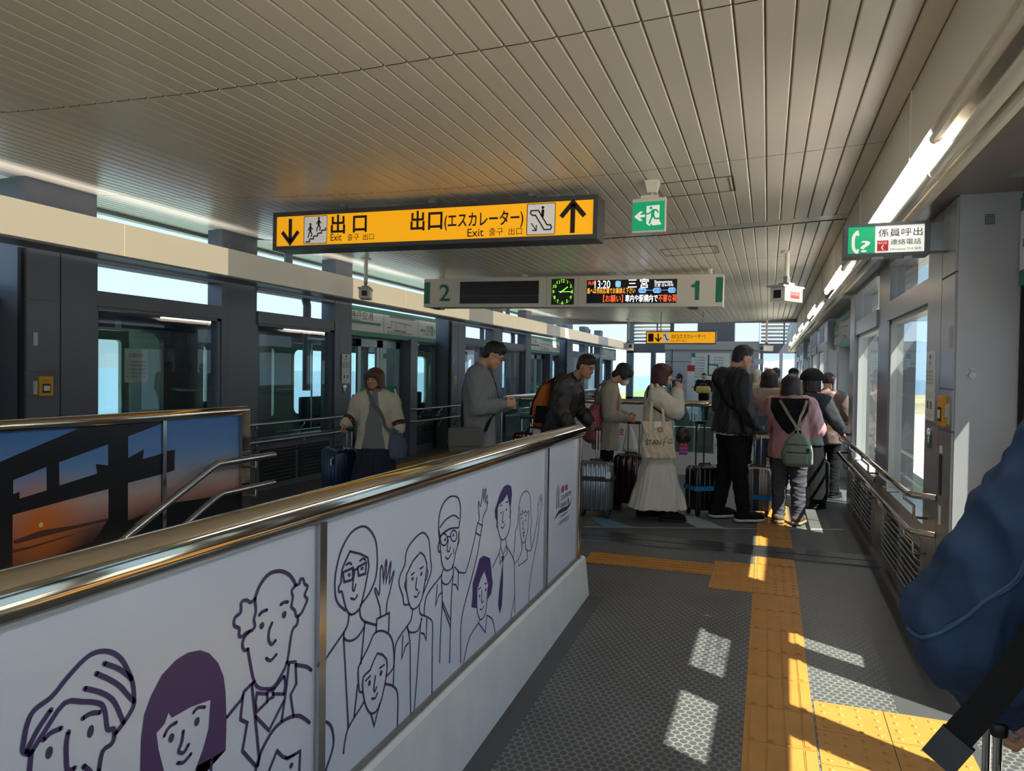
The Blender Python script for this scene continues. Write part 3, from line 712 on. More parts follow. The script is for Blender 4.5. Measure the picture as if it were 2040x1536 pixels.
('s',0.0085,0,4,[(2.771,0.651),(2.838,0.629),(2.864,0.635),(2.918,0.699),(2.965,0.774)]),
('s',0.0085,0,4,[(2.816,0.247),(2.812,0.403),(2.842,0.479),(2.908,0.563),(2.977,0.657),(3.022,0.751)]),
('s',0.0085,1,1,[(2.986,0.818),(3.043,0.794),(3.022,0.751),(2.965,0.778)]),
('s',0.007,0,2,[(2.993,0.819),(3.007,0.836),(2.99,0.896),(2.997,0.912),(3.013,0.886),(3.03,0.909),(3.044,0.955),(3.056,0.953),(3.05,0.906),(3.074,0.956),(3.084,0.949),(3.07,0.894),(3.096,0.924),(3.104,0.917),(3.089,0.885),(3.104,0.894),(3.108,0.887),(3.09,0.856),(3.052,0.834),(3.039,0.796)]),
('f','ink_deep',0,0,[(3.24,0.769),(3.208,0.799),(3.2,0.836),(3.236,0.872),(3.269,0.903),(3.32,0.932),(3.373,0.936),(3.429,0.919),(3.446,0.881),(3.433,0.833),(3.42,0.797),(3.405,0.831),(3.375,0.886),(3.322,0.864),(3.262,0.855),(3.237,0.835)]),
('s',0.0075,0,4,[(3.237,0.835),(3.244,0.75),(3.277,0.694),(3.321,0.668),(3.384,0.678),(3.423,0.727),(3.419,0.81)]),
('s',0.0075,0,4,[(3.239,0.775),(3.227,0.759),(3.241,0.744)]),
('s',0.0075,0,4,[(3.425,0.802),(3.426,0.771),(3.408,0.761)]),
('s',0.0075,0,4,[(3.271,0.845),(3.297,0.846)]),
('s',0.0075,0,4,[(3.35,0.85),(3.386,0.847)]),
('e',3.284,0.809,0,[(0.007,0.007)]),
('e',3.364,0.81,0,[(0.007,0.008)]),
('s',0.0075,0,4,[(3.319,0.809),(3.309,0.758),(3.33,0.757)]),
('s',0.0075,0,4,[(3.289,0.738),(3.319,0.727),(3.349,0.744)]),
('s',0.0075,0,4,[(3.291,0.676),(3.293,0.636),(3.324,0.595)]),
('s',0.0075,0,4,[(3.352,0.672),(3.368,0.631),(3.324,0.595)]),
('s',0.0075,0,1,[(3.282,0.638),(3.271,0.616),(3.286,0.558),(3.325,0.585)]),
('s',0.0075,0,1,[(3.368,0.631),(3.388,0.589),(3.343,0.575)]),
('s',0.0075,0,4,[(3.271,0.616),(3.181,0.566)]),
('s',0.0075,0,4,[(3.368,0.628),(3.474,0.543),(3.495,0.493),(3.506,0.367),(3.515,0.24)]),
('s',0.0075,0,4,[(3.502,0.323),(3.449,0.229)]),
('f','ink_deep',0,0,[(3.324,0.595),(3.302,0.585),(3.321,0.555),(3.278,0.431),(3.264,0.368),(3.288,0.309),(3.317,0.34),(3.33,0.448),(3.326,0.551),(3.343,0.575)]),
('s',0.007,0,4,[(3.474,0.543),(3.496,0.596),(3.507,0.672),(3.545,0.703),(3.551,0.78),(3.589,0.84),(3.66,0.858),(3.725,0.835),(3.756,0.779),(3.759,0.716),(3.777,0.671),(3.758,0.606),(3.784,0.524)]),
('s',0.007,0,1,[(3.567,0.787),(3.573,0.747),(3.614,0.743),(3.608,0.764),(3.645,0.74),(3.659,0.755),(3.687,0.736),(3.723,0.743)]),
('s',0.007,0,4,[(3.569,0.748),(3.576,0.677),(3.599,0.613),(3.631,0.584),(3.672,0.59),(3.712,0.65),(3.723,0.736)]),
('e',3.61,0.694,0,[(0.006,0.006)]),
('e',3.674,0.698,0,[(0.006,0.007)]),
('s',0.006,0,4,[(3.59,0.722),(3.614,0.723)]),
('s',0.006,0,4,[(3.66,0.724),(3.688,0.722)]),
('s',0.007,0,4,[(3.636,0.705),(3.627,0.663),(3.648,0.656)]),
('s',0.007,1,1,[(3.624,0.641),(3.656,0.638),(3.64,0.614)]),
('s',0.007,0,4,[(3.61,0.59),(3.612,0.543),(3.559,0.516),(3.504,0.504)]),
('s',0.007,0,1,[(3.672,0.59),(3.674,0.549),(3.707,0.525),(3.71,0.477),(3.564,0.477),(3.559,0.516)]),
('s',0.007,0,4,[(3.707,0.525),(3.784,0.521),(3.88,0.651)]),
('s',0.006,0,2,[(3.88,0.651),(3.897,0.684),(3.887,0.749),(3.899,0.744),(3.917,0.766),(3.932,0.792),(3.946,0.747),(3.961,0.791),(3.971,0.735),(3.983,0.74),(3.948,0.71),(3.915,0.652)]),
('s',0.007,0,4,[(3.916,0.648),(3.896,0.563),(3.832,0.464),(3.76,0.33),(3.747,0.23)]),
('f','ink_deep',0,0,[(2.926,0.453),(2.939,0.5),(2.937,0.556),(2.979,0.6),(3.014,0.648),(3.067,0.65),(3.146,0.619),(3.165,0.564),(3.187,0.487),(3.169,0.444),(3.122,0.429),(3.127,0.504),(3.077,0.575),(3.04,0.556),(2.989,0.513),(2.992,0.428)]),
('s',0.0075,0,4,[(2.989,0.513),(2.992,0.428),(3.016,0.38),(3.047,0.359),(3.092,0.368),(3.114,0.419),(3.123,0.487)]),
('s',0.0075,0,4,[(3.001,0.51),(3.034,0.512)]),
('s',0.0075,0,4,[(3.079,0.514),(3.111,0.511)]),
('e',3.02,0.476,0,[(0.007,0.009)]),
('e',3.096,0.483,0,[(0.008,0.008)]),
('s',0.0075,0,4,[(3.049,0.496),(3.047,0.439),(3.071,0.438)]),
('s',0.0075,0,4,[(3.027,0.414),(3.053,0.404),(3.075,0.413)]),
('s',0.0075,0,1,[(3.024,0.366),(3.017,0.352),(3.099,0.281),(3.116,0.36)]),
('s',0.0075,0,4,[(3.009,0.354),(2.916,0.329),(2.876,0.288),(2.848,0.235)]),
('s',0.0075,0,4,[(3.116,0.357),(3.19,0.313),(3.23,0.233)]),
]
bar = thing('stair_barrier', 'white stair barrier with purple line drawings of people and a thick steel rail', 'barrier', (-1.3, 4.9, 0))
def child(mb, name, m, parent, **k):
    o = mb.build(name, m, parent, **k); o.matrix_parent_inverse = parent.matrix_basis.inverted() if parent.type == 'EMPTY' else Matrix(); return o
def fchild(f, name, m, parent):
    o = f.build(name, m, parent); o.matrix_parent_inverse = parent.matrix_basis.inverted() if parent.type == 'EMPTY' else Matrix(); return o
BX = -1.22; BY0, BY1 = -1.4, 4.86
mb = MB()
pr = lambda y, zb: [(-1.40, zb), (-1.155, zb), (-1.185, .200), (-1.20, .213), (-1.40, .213)]
ys = [BY0, 4.90]; i = 0
secs = []
for y in (BY0, 1.0, 3.0, 4.92):
    secs.append([(x, y, z) for x, z in pr(y, floor_z(y)-.004)])
for sct in secs: mb.v += sct
for k in range(len(secs)-1):
    for q in range(5): mb.f.append((k*5+q, k*5+(q+1) % 5, (k+1)*5+(q+1) % 5, (k+1)*5+q))
mb.f.append((0, 1, 2, 3, 4)); e_ = (len(secs)-1)*5; mb.f.append((e_+4, e_+3, e_+2, e_+1, e_))
child(mb, 'base', M['concrete'], bar)
mb = MB(); mb.box(BX-.02, BX+.014, BY0, 4.84, .213, .232); child(mb, 'base_channel', mat('grey_steel_channel', (140, 138, 134), .4, .6), bar)
for a, b in ((BY0, .2), (.2, 1.755), (1.79, 4.022), (4.058, 4.80)):
    mb = MB(); mb.box(BX-.012, BX, a, b, .23, 1.06)
    pn = child(mb, 'panel', M['white_panel'], bar)
    f = Flat((BX, 0, 0), (0, 1, 0), (0, 0, 1), (1, 0, 0))
    groups = {'ink': f.start(.0015).mb}; 
    fills = Flat((BX, 0, 0), (0, 1, 0), (0, 0, 1), (1, 0, 0)).start(.001); fills2 = Flat((BX, 0, 0), (0, 1, 0), (0, 0, 1), (1, 0, 0)).start(.001)
    for kind, p1, p2, p3, pts in ART:
        yc = p1 if kind == 'e' else sum(p[0] for p in pts)/len(pts)
        if not a <= yc <= b: continue
        cl = lambda P_: [(min(max(u, a+.004), b-.004), max(v, .235)) for u, v in P_]
        if kind == 's': f.stroke(cl(pts), p1*.8, bool(p2), p3)
        elif kind == 'e': f.ell(p1, p2, pts[0][0], pts[0][1], 16, -.12)
        elif p1 == 'ink_fill': fills.poly(cl(pts))
        else: fills2.poly(cl(pts))
    if f.mb.v: f.build('line_drawing', M['ink'], pn)
    if fills.mb.v: fills.build('purple_hair_print', M['ink_fill'], pn)
    if fills2.mb.v: fills2.build('violet_print', M['ink_deep'], pn)
    if a > 4:                                                        # the logo
        K = mat('navy_print', (30, 38, 54), .5); T_ = mat('teal_print', (70, 140, 150), .5)
        f.start(.0015)
        f.poly([(4.268, .653), (4.28, .653), (4.286, .785), (4.278, .785)]).poly([(4.304, .653), (4.318, .653), (4.318, .80), (4.311, .803)])
        f.text('K   BE', 4.373, .737, .052, bold=.02, width=.17).text('CONVENTION', 4.373, .688, .045, width=.255).text('BUREAU', 4.373, .640, .045, width=.15)
        f.poly([(4.545, .64), (4.538, .668), (4.545, .685), (4.562, .672), (4.572, .64)])
        f.poly([(4.22, .588), (4.27, .615), (4.33, .636), (4.42, .636), (4.52, .628), (4.60, .64), (4.655, .672), (4.60, .622), (4.52, .604), (4.42, .607), (4.33, .612), (4.27, .6)])
        f.text('(一財)神戸観光局', 4.30, .535, .036, width=.27)
        f.build('navy_logo', K, pn)
        f.start(.0015).poly([(4.334, .653), (4.346, .653), (4.343, .775), (4.337, .775)]).poly([(4.33, .592), (4.42, .592), (4.52, .596), (4.58, .612), (4.52, .584), (4.42, .58)]); f.build('teal_logo', T_, pn)
        f.start(.0017).ell(4.428, .757, .022, .025).rect(4.373, .737, 4.380, .775); f.build('red_logo_dot', M['red_print'], pn)
# mullions between the panels, end post, rail
for y in (.2, 1.772, 4.04):
    mb = MB(); mb.box(BX-.02, BX+.016, y-.017, y+.017, .225, 1.08); child(mb, 'mullion', M['satin'], bar)
mb = MB(); mb.tube([(BX-.005, 4.825, .213), (BX-.005, 4.825, 1.06)], .026, 20); mb.box(BX-.02, BX+.012, 4.77, 4.80, .22, 1.06); child(mb, 'end_post', M['chrome'], bar, smooth=True, angle=40)
mb = MB(); mb.tube([(BX-.01, BY0, 1.098), (BX-.01, 4.855, 1.098)], .050, 36); child(mb, 'top_rail', M['chrome'], bar, smooth=True, angle=40)

# ================================================================== back stair barrier with the sunset photograph
PX_ = -3.5
pb = thing('stair_barrier', 'stair barrier covered with a sunset photograph seen behind the cartoon barrier', 'barrier', (-3.5, 4.1, 0))
def sunset_mat():
    m = mat('printed_sunset', (120, 130, 160), .3); n = m.node_tree; b = n.nodes['Principled BSDF']; L = n.links
    tc = n.nodes.new('ShaderNodeTexCoord'); sp = n.nodes.new('ShaderNodeSeparateXYZ'); L.new(tc.outputs['Object'], sp.inputs[0])
    cr = n.nodes.new('ShaderNodeValToRGB'); el_ = cr.color_ramp.elements
    st_ = [(.40, (30, 26, 36)), (.52, (60, 44, 54)), (.60, (120, 84, 84)), (.68, (182, 140, 134)), (.76, (196, 176, 174)), (.86, (150, 170, 200)), (.97, (106, 152, 212)), (1.17, (76, 128, 202))]
    z0, z1 = .4, 1.2
    while len(el_) < len(st_): el_.new(.5)
    for q, (z, c) in zip(el_, st_): q.position = (z-z0)/(z1-z0); q.color = lin(c)+(1,)
    mr = n.nodes.new('ShaderNodeMapRange'); L.new(sp.outputs['Z'], mr.inputs[0]); mr.inputs[1].default_value = z0; mr.inputs[2].default_value = z1; L.new(mr.outputs[0], cr.inputs[0])
    vd = n.nodes.new('ShaderNodeVectorMath'); vd.operation = 'DISTANCE'; L.new(tc.outputs['Object'], vd.inputs[0]); vd.inputs[1].default_value = (PX_, 2.647, .676)
    m2 = n.nodes.new('ShaderNodeMapRange'); L.new(vd.outputs['Value'], m2.inputs[0]); m2.inputs[1].default_value = .02; m2.inputs[2].default_value = .30; m2.inputs[3].default_value = 1; m2.inputs[4].default_value = 0
    mx = n.nodes.new('ShaderNodeMix'); mx.data_type = 'RGBA'; L.new(m2.outputs[0], mx.inputs[0]); L.new(cr.outputs[0], mx.inputs[6]); mx.inputs[7].default_value = lin((226, 120, 30))+(1,)
    L.new(mx.outputs[2], b.inputs['Base Color'])
    return m
M['sunset'] = sunset_mat(); M['night'] = mat('printed_silhouette', (26, 28, 36), .3)
fp = Flat((PX_, 0, 0), (0, 1, 0), (0, 0, 1), (1, 0, 0))
for a, b in ((-1.5, .9), (.9, 3.425), (3.455, 4.11)):
    mb = MB(); mb.box(PX_-.012, PX_, a, b, .1, 1.17); pn = child(mb, 'photo_panel', M['night'] if a < 3 else M['sunset'], pb)
    if a == .9:
        fp.start(.001)
        for hole in ([(2.402,1.165),(2.44,1.165),(2.86,1.161),(2.44,1.029),(1.6,.80),(1.0,.70),(1.0,1.165)], [(2.504,.931),(2.677,.975),(2.679,.854),(2.537,.834),(2.535,.869),(2.504,.861)], [(2.747,.991),(3.044,1.059),(3.045,.94),(2.966,.956),(2.975,.902),(2.75,.869)],
                     [(3.179,1.093),(3.423,1.151),(3.424,.967),(3.285,.949),(3.292,1.008),(3.181,.967)], [(2.502,.759),(3.048,.806),(3.048,.64),(3.001,.578),(2.951,.529),(2.716,.50),(2.5,.47)], [(3.179,.821),(3.423,.839),(3.423,.638),(3.18,.60)]):
            fp.poly(hole)
        fp.build('sunset_sky', M['sunset'], pn)
        fp.start(.002).poly([(2.502,.63),(2.643,.652),(2.838,.641),(3.048,.640),(3.048,.626),(2.791,.622),(2.512,.612)]).poly([(2.502,.585),(2.6,.583),(2.76,.592),(2.9,.597),(2.78,.586),(2.6,.572),(2.502,.57)])
        fp.build('far_hills', mat('printed_dusk_hills', (98, 56, 48), .3), pn)
        fp.start(.0025).ell(2.647, .681, .012, .013); fp.build('sun_disc', mat('printed_sun', (255, 236, 200), .3), pn)
    if a > 3:
        fp.start(.001).poly([(3.457,.98),(3.529,.981),(3.527,.852),(3.457,.843)]).poly([(3.457,.653),(3.669,.64),(4.11,.623),(4.11,.105),(3.457,.105)]); fp.build('silhouette', M['night'], pn)
for y in (.9, 3.44):
    mb = MB(); mb.box(PX_-.02, PX_+.012, y-.014, y+.014, .05, 1.18); child(mb, 'mullion', M['satin'], pb)
mb = MB(); mb.box(PX_-.03, PX_+.03, 4.11, 4.19, .0, 1.2); child(mb, 'end_post', M['chrome'], pb)
mb = MB(); mb.tube([(PX_-.005, -1.5, 1.197), (PX_-.005, 4.19, 1.197)], .034, 28); child(mb, 'top_rail', M['chrome'], pb, smooth=True, angle=40)
mb = MB(); mb.box(PX_-.06, PX_+.04, -1.5, 4.2, -.25, .1); child(mb, 'base', M['concrete'], pb)
# two bent steel handrails going down the stairs beside the photograph
HXR = PX_+.12
for za, r in ((.870, .024), (.668, .020)):
    bend = 3.74 if za > .8 else 3.78
    mb = MB(); mb.tube([(HXR, 4.34, za), (HXR, bend+.03, za), (HXR, bend-.03, za-.02), (HXR, .4, za-.02-(bend-.43)*.47)], r, 16); rl = child(mb, 'handrail', M['satin'], pb, smooth=True, angle=40)
    mb = MB(); mb.tube([(HXR, 4.15, za), (HXR, 4.15, za-.07), (PX_, 4.15, za-.07)], .009, 10); mb.build('bracket', M['satin'], rl, smooth=True, angle=40)
    mb = MB(); mb.tube([(HXR, 2.6, za-.02-(bend-2.63)*.47), (HXR, 2.6, za-.1-(bend-2.63)*.47), (PX_, 2.6, za-.1-(bend-2.63)*.47)], .009, 10); mb.build('bracket', M['satin'], rl, smooth=True, angle=40)
# ================================================================== wall handrails
def wall_rail(s, y0, y1, lab):
    S = SIDE[s]; X = S['X']-s*.12; xw = S['X']
    h = thing('wall_handrail', lab, 'handrail', (X, y0, .83))
    for z, r in ((.83, .019), (.62, .017)):
        mb = MB(); mb.tube([(xw, y0-.05 if y0 > 4 else y0, z), (X+s*.02, y0, z), (X, y0+.05, z), (X, y1-.05, z), (X+s*.02, y1, z), (xw, y1+.04, z)], r, 16); rl = child(mb, 'rail', M['satin'] if s < 0 else M['chrome'], h, smooth=True, angle=50)
        n = max(2, int((y1-y0)/.95)); 
        for k in range(n+1):
            y = y0+.18+(y1-y0-.36)*k/n
            mb = MB(); mb.tube([(X, y, z-.01), (X, y, z-.05), (X+s*.05, y, z-.09), (X+s*.05, y, z-.16), (xw+s*.01, y, z-.16)], .008, 8); mb.build('bracket', M['satin'], rl, smooth=True)
    return h
wall_rail(1, 4.62, 9.1, 'pair of polished handrails along the right windows')
wall_rail(1, 13.2, 17.4, 'pair of handrails on the right wall far beyond the queue')
wall_rail(-1, 4.95, 9.0, 'pair of steel handrails along the left windows behind the woman in the cream jacket')
wall_rail(-1, 11.15, 13.0, 'short pair of handrails on the left wall just past the train door')
wall_rail(-1, 13.6, 17.4, 'pair of handrails on the left wall behind the man in grey')
# ================================================================== light cove along the left, lamps along the right
fa = thing('light_cove', 'long cream light cove running along the left wall above the windows', 'light', (-5.5, 4, 2.6))
mb = MB(); mb.box(-5.74, -5.44, YB[0], 33, 2.465, 2.485); mb.box(-5.56, -5.535, YB[0], 33, 2.485, 2.76); child(mb, 'housing', M['steel_light'], fa)
M['cove_on'] = mat('glowing_cream_cove_panel', (214, 204, 180), .4, emit=.24, ecol=(248, 228, 190))
M['cove_off_glow'] = mat('cream_cove_panel_added_glow', (220, 216, 206), .4, emit=.06, ecol=(248, 236, 214))  # switched-off panels: a faint glow is added to lift their tone
y = -5.2; k = 0
cuts = [-5.4, -3.4, -1.3, .9, 2.95, 4.95, 6.27, 7.7, 8.75, 10.3, 11.6, 12.9, 14.2, 15.5, 16.8, 18.1, 19.4, 21, 22.6, 24.2, 25.8, 27.4, 29.0, 31, 33]
for a, b in zip(cuts[:-1], cuts[1:]):
    lit = not (6.2 < a < 8.5 or k % 4 == 3 and a > 9)
    mb = MB(); mb.box(-5.53, -5.50, a+.004, b-.004, 2.475, 2.785); child(mb, 'cove_panel', M['cove_on'] if lit else M['cove_off_glow'], fa); k += 1
for k in range(8):
    ld = bpy.data.lights.new('cove_uplight', 'AREA'); ld.shape = 'RECTANGLE'; ld.size = .12; ld.size_y = 3.6; ld.energy = 7; ld.color = (1.0, .93, .84)
    lo = bpy.data.objects.new('cove_uplight', ld); COL.objects.link(lo); lo.location = (-5.62, -3.6+k*4.2, 2.62); lo.rotation_euler = (math.pi, math.radians(52), 0)
M['tube_on'] = mat('lit_fluorescent_tube', (250, 250, 240), .3, emit=14.0, ecol=(255, 250, 240))
M['clear_pipe'] = mat('glossy_cream_conduit', (238, 231, 216), .2)
ltubes = [(-.5+4.2*q, 1) for q in range(-1, 7)]
for k, (y, on) in enumerate(ltubes):
    l = thing('tube_lamp', 'lit white tube lamp in the trough along the right side of the ceiling', 'lamp', (.688, y, 2.575), group='tube lamps along the right of the ceiling')
    mb = MB(); mb.tube([(0, 0, 0), (0, 2.15, 0)], .022, 16); mb.build('tube', M['tube_on'], l, smooth=True, angle=50)
    mb = MB(); mb.cyl((0, -.03, 0), (0, 0, 0), .024); mb.box(-.012, .012, -.02, 0, 0, .06); mb.build('lamp_holder', M['cream'], l); mb = MB(); mb.cyl((0, 2.15, 0), (0, 2.18, 0), .024); mb.box(-.012, .012, 2.15, 2.17, 0, .06); mb.build('lamp_holder', M['cream'], l)
mb = MB()
for y in np.arange(-4.8, 29, 2.2): mb.tube([(.748, y, 2.50), (.748, y+2.19, 2.50)], .032, 20)
for y in np.arange(-4.8, 29, 2.2): mb.tube([(.748, y-.025, 2.50), (.748, y+.025, 2.50)], .037, 20)
tag(mb.build('conduit_pipe', M['clear_pipe'], smooth=True, angle=50), 'glossy cream conduit running beside the right tube lamps', 'pipe')
# ================================================================== signs
def pw(t, a, b): return t*b/((1-t)*a+t*b)          # place along a face whose right end is nearer
def arrow(f, cu, cv, h, wd, down=False, dx=0.0):
    d = -1 if down else 1
    f.stroke([(cu, cv-d*h/2), (cu, cv+d*(h/2-.02))], wd, cap=False)
    f.stroke([(cu-h*.38, cv+d*(h/2-.02-h*.40)), (cu, cv+d*(h/2-.01)), (cu+h*.38, cv+d*(h/2-.02-h*.40))], wd, cap=False)
def man(f, u, v, h, lean=0.0):
    f.ell(u, v+h*.9, h*.09, h*.09, 12); f.stroke([(u, v+h*.74), (u-.01*lean, v+h*.42)], h*.17); f.stroke([(u, v+h*.42), (u-h*.12, v+h*.22), (u-h*.16, v)], h*.09); f.stroke([(u, v+h*.42), (u+h*.13, v+h*.24), (u+h*.10, v+h*.03)], h*.09)
    f.stroke([(u-h*.02, v+h*.72), (u-h*.2, v+h*.5)], h*.07); f.stroke([(u+h*.02, v+h*.72), (u+h*.2, v+h*.55)], h*.07)
SX0, SX1, SY, SZ0, SZ1 = -4.03, -1.19, 5.15, 2.515, 2.835
sg = thing('exit_sign', 'long yellow hanging exit sign with stairs and escalator pictograms', 'sign', (-2.6, 5.2, 2.5))
SH = .035                                          # the box hangs a touch lower at its right end
def shx(x): return -SH*(x-SX0)/(SX1-SX0)
mb = MB()
Rz = Matrix.Rotation(math.atan2(-(-SH), 1)*0+math.atan2(SH, SX1-SX0), 3, 'Y')
cen = Vector(((SX0+SX1)/2, SY+.11, (SZ0+SZ1)/2-SH/2))
mb.obox(cen, ((SX1-SX0)/2, .11, (SZ1-SZ0)/2), Rz)
fr_ = child(mb, 'housing', M['sign_frame'], sg)
U_ = Rz @ Vector((1, 0, 0)); V_ = Rz @ Vector((0, 0, 1)); O_ = cen - U_*(SX1-SX0)/2 - V_*(SZ1-SZ0)/2 - Vector((0, .11, 0))
f = Flat(O_, U_, V_, (0, -1, 0)); LW = SX1-SX0; HH = SZ1-SZ0
f.start(.002).rect(.03, .035, LW-.035, HH-.035); yf = fchild(f, 'lit_face', M['sign_yellow'], sg)
mb = MB()
for (a, b, c, d) in ((0, 0, LW, .03), (0, HH-.03, LW, HH), (0, .03, .026, HH-.03), (LW-.03, .03, LW, HH-.03)):
    c0 = O_+U_*(a+c)/2+V_*(b+d)/2+Vector((0, -.008, 0)); mb.obox(c0, ((c-a)/2, .008, (d-b)/2), Rz)
child(mb, 'rim', M['sign_frame'], sg)
u = lambda px: .04+pw((px-85)/1865, 190, 226)*(LW-.08)
f.start(.004); f.rrect(u(240), .045, u(376), HH-.045, .012); fchild(f, 'pictogram_ground', M['sign_white'], sg); f.start(.004).rrect(u(1560), .045, u(1728), HH-.045, .014); fchild(f, 'pictogram_ground', M['sign_white'], sg)
f.start(.006)
arrow(f, u(160), HH/2-.004, .215, .034, True); arrow(f, u(1833), HH/2+.004, .235, .036)
for k in range(4): f.stroke([(u(1560)+.001, .046), (u(1560)+.001, HH-.046)], .004)
for a, b in ((240, 376), (1560, 1728)):
    A_, B_ = u(a), u(b); f.stroke([(A_+.006, .045), (B_-.006, .045), (B_, .051), (B_, HH-.051), (B_-.006, HH-.045), (A_+.006, HH-.045), (A_, HH-.051), (A_, .051)], .005, True)
A_ = u(240); B_ = u(376); w_ = B_-A_
for k in range(5): f.stroke([(A_+.02+w_*.17*k, .062+.023*k), (A_+.02+w_*.17*(k+1), .062+.023*k), (A_+.02+w_*.17*(k+1), .062+.023*(k+1))], .011, cap=False)
man(f, A_+w_*.28, .100, .120); man(f, A_+w_*.64, .150, .118)
f.text('出', u(398), .135, .165, bold=.022).text('口', u(528), .135, .165, bold=.022)
f.text('Exit', u(398), .062, .085, bold=.004, width=.105).text('출구', u(497), .062, .062).text('出口', u(588), .062, .058)
f.text('出', u(868), .130, .165, bold=.022, width=.125).text('口', u(972), .130, .165, bold=.022, width=.125).text('(エスカレーター)', u(1068), .135, .125, bold=.018, width=u(1538)-u(1068))
f.text('Exit', u(1207), .050, .09, bold=.004, width=u(1303)-u(1207)).text('출구', u(1335), .055, .066).text('出口', u(1452), .055, .06)
A_ = u(1560); B_ = u(1728); w_ = B_-A_
f.stroke([(A_+w_*.14, .225), (A_+w_*.12, .205), (A_+w_*.2, .19), (A_+w_*.3, .19), (A_+w_*.62, .08), (A_+w_*.84, .08), (A_+w_*.88, .095), (A_+w_*.84, .115), (A_+w_*.72, .115), (A_+w_*.40, .225)], .010, True)
f.ell(A_+w_*.56, .245, .011, .011); f.stroke([(A_+w_*.56, .222), (A_+w_*.55, .180)], .022); f.stroke([(A_+w_*.16, .13), (A_+w_*.34, .075)], .008); f.stroke([(A_+w_*.34, .115), (A_+w_*.34, .075), (A_+w_*.2, .078)], .008)
fchild(f, 'black_lettering', M['sign_black'], sg)
for px in (672, 852, 1047):
    x = {672: -3.4, 852: -2.58, 1047: -1.73}[px]; z = ceil_z(x)
    mb = MB(); mb.cyl((x, SY+.1, z-.03), (x, SY+.1, z), .036, seg=16); mb.cyl((x, SY+.1, SZ1+shx(x)-.005), (x, SY+.1, z-.02), .024, seg=12); child(mb, 'hanger', M['steel_light'], sg, smooth=True, angle=40)
# ---- departure board
LY = 9.6; s_ = LY/6.9
LX0, LX1 = -3.469*s_, -.405*s_; LZ0, LZ1 = 1.5+(2.197-1.5)*s_-.03, 1.5+(2.496-1.5)*s_-.03
lb = thing('departure_board', 'white departure board with platform numbers 2 and 1, a clock and an LED screen', 'sign', (-2.6, LY, 2.4))
LD = (2.452-2.496)*s_
Rl = Matrix.Rotation(math.atan2(-LD, LX1-LX0), 3, 'Y'); cen = Vector(((LX0+LX1)/2, LY+.14, (LZ0+LZ1)/2+LD/2)); LW, HH = LX1-LX0, LZ1-LZ0
mb = MB(); mb.obox(cen, (LW/2, .14, HH/2), Rl); child(mb, 'housing', M['cream'], lb)
U_ = Rl @ Vector((1, 0, 0)); V_ = Rl @ Vector((0, 0, 1)); O_ = cen - U_*LW/2 - V_*HH/2 - Vector((0, .14, 0)); f = Flat(O_, U_, V_, (0, -1, 0))
u = lambda px: pw((px-78)/1897, 180, 208)*LW
f.start(.003).rect(u(80), HH*.12, u(116), HH*.88).rect(u(1928), HH*.13, u(1972), HH*.90); f.text('2', u(176), HH*.22, HH*.83, bold=.01, width=u(243)-u(176)).poly([(u(1796), HH*.20), (u(1824), HH*.20), (u(1824), HH*.80), (u(1800), HH*.80), (u(1792), HH*.71), (u(1772), HH*.67), (u(1772), HH*.60), (u(1796), HH*.60)]); fchild(f, 'green_numbers', M['green_print'], lb)
M['screen'] = mat('dark_led_screen', (14, 16, 22), .25)
f.start(.003).rect(u(306), HH*.12, u(806), HH*.88); fchild(f, 'screen', M['screen'], lb); f.start(.003).rect(u(1110), HH*.11, u(1682), HH*.87); fchild(f, 'screen', M['screen'], lb)
f.start(.003).rect(u(886), HH*.07, u(1030), HH*.93); ck = fchild(f, 'clock_face', mat('dark_green_clock_face', (10, 44, 30), .3), lb)
f.start(.004).stroke([(u(310), HH*.385), (u(804), HH*.385)], .004).stroke([(u(856), .0), (u(856), HH)], .003).stroke([(u(1056), .0), (u(1056), HH)], .003); fchild(f, 'seam', M['grey_print'], lb)
f.start(.006); cu, cv = (u(886)+u(1030))/2, HH*.5; R_ = HH*.36
for h in range(1, 13):
    a = math.radians(90-30*h); f.text(str(h), cu+math.cos(a)*R_*.88, cv+math.sin(a)*R_-.022, .062, 'C')
f.stroke([(cu-.03, cv-.01), (cu+R_*.45, cv+R_*.42)], .014); f.stroke([(cu-.05, cv+.002), (cu+R_*.95, cv-.002)], .009)
for q in range(60):
    if q % 5: a = math.radians(q*6); f.ell(cu+math.cos(a)*R_*1.12*.9, cv+math.sin(a)*R_*1.12, .0025, .0025, 6)
fchild(f, 'clock_hands_and_numerals', mat('glowing_green_clock_print', (150, 230, 60), .4, emit=.8, ecol=(150, 240, 60)), lb)
led = lambda nm, c, e: mat(nm, c, .4, emit=e, ecol=c)
f.start(.006); f.text('13:20', u(1160), HH*.60, .15, width=u(1258)-u(1160)).text('三', u(1370), HH*.62, .135, bold=.006).text('宮', u(1446), HH*.62, .135, bold=.006).text('Sannomiya', u(1538), HH*.74, .055).text('三宮 산노미야', u(1538), HH*.64, .042)
f.text('車内や駅構内で', u(1356), HH*.17, .105, bold=.008, width=u(1562)-u(1356)); fchild(f, 'white_led_text', led('white_led', (235, 235, 240), 1.0), lb)
f.start(.006); f.text('【お願い】', u(1215), HH*.17, .105, bold=.006, width=u(1342)-u(1215)).text('不審な荷', u(1566), HH*.17, .105, bold=.006, width=u(1682)-u(1566)).text('先発', u(1117), HH*.72, .055); fchild(f, 'red_led_text', led('red_led', (235, 84, 40), .9), lb)
f.start(.006); f.text('島へは市民広場でお乗換え下さい', u(1114), HH*.44, .085, bold=.004, width=u(1418)-u(1114)); fchild(f, 'orange_led_text', led('orange_led', (236, 160, 60), .9), lb)
f.start(.0055)
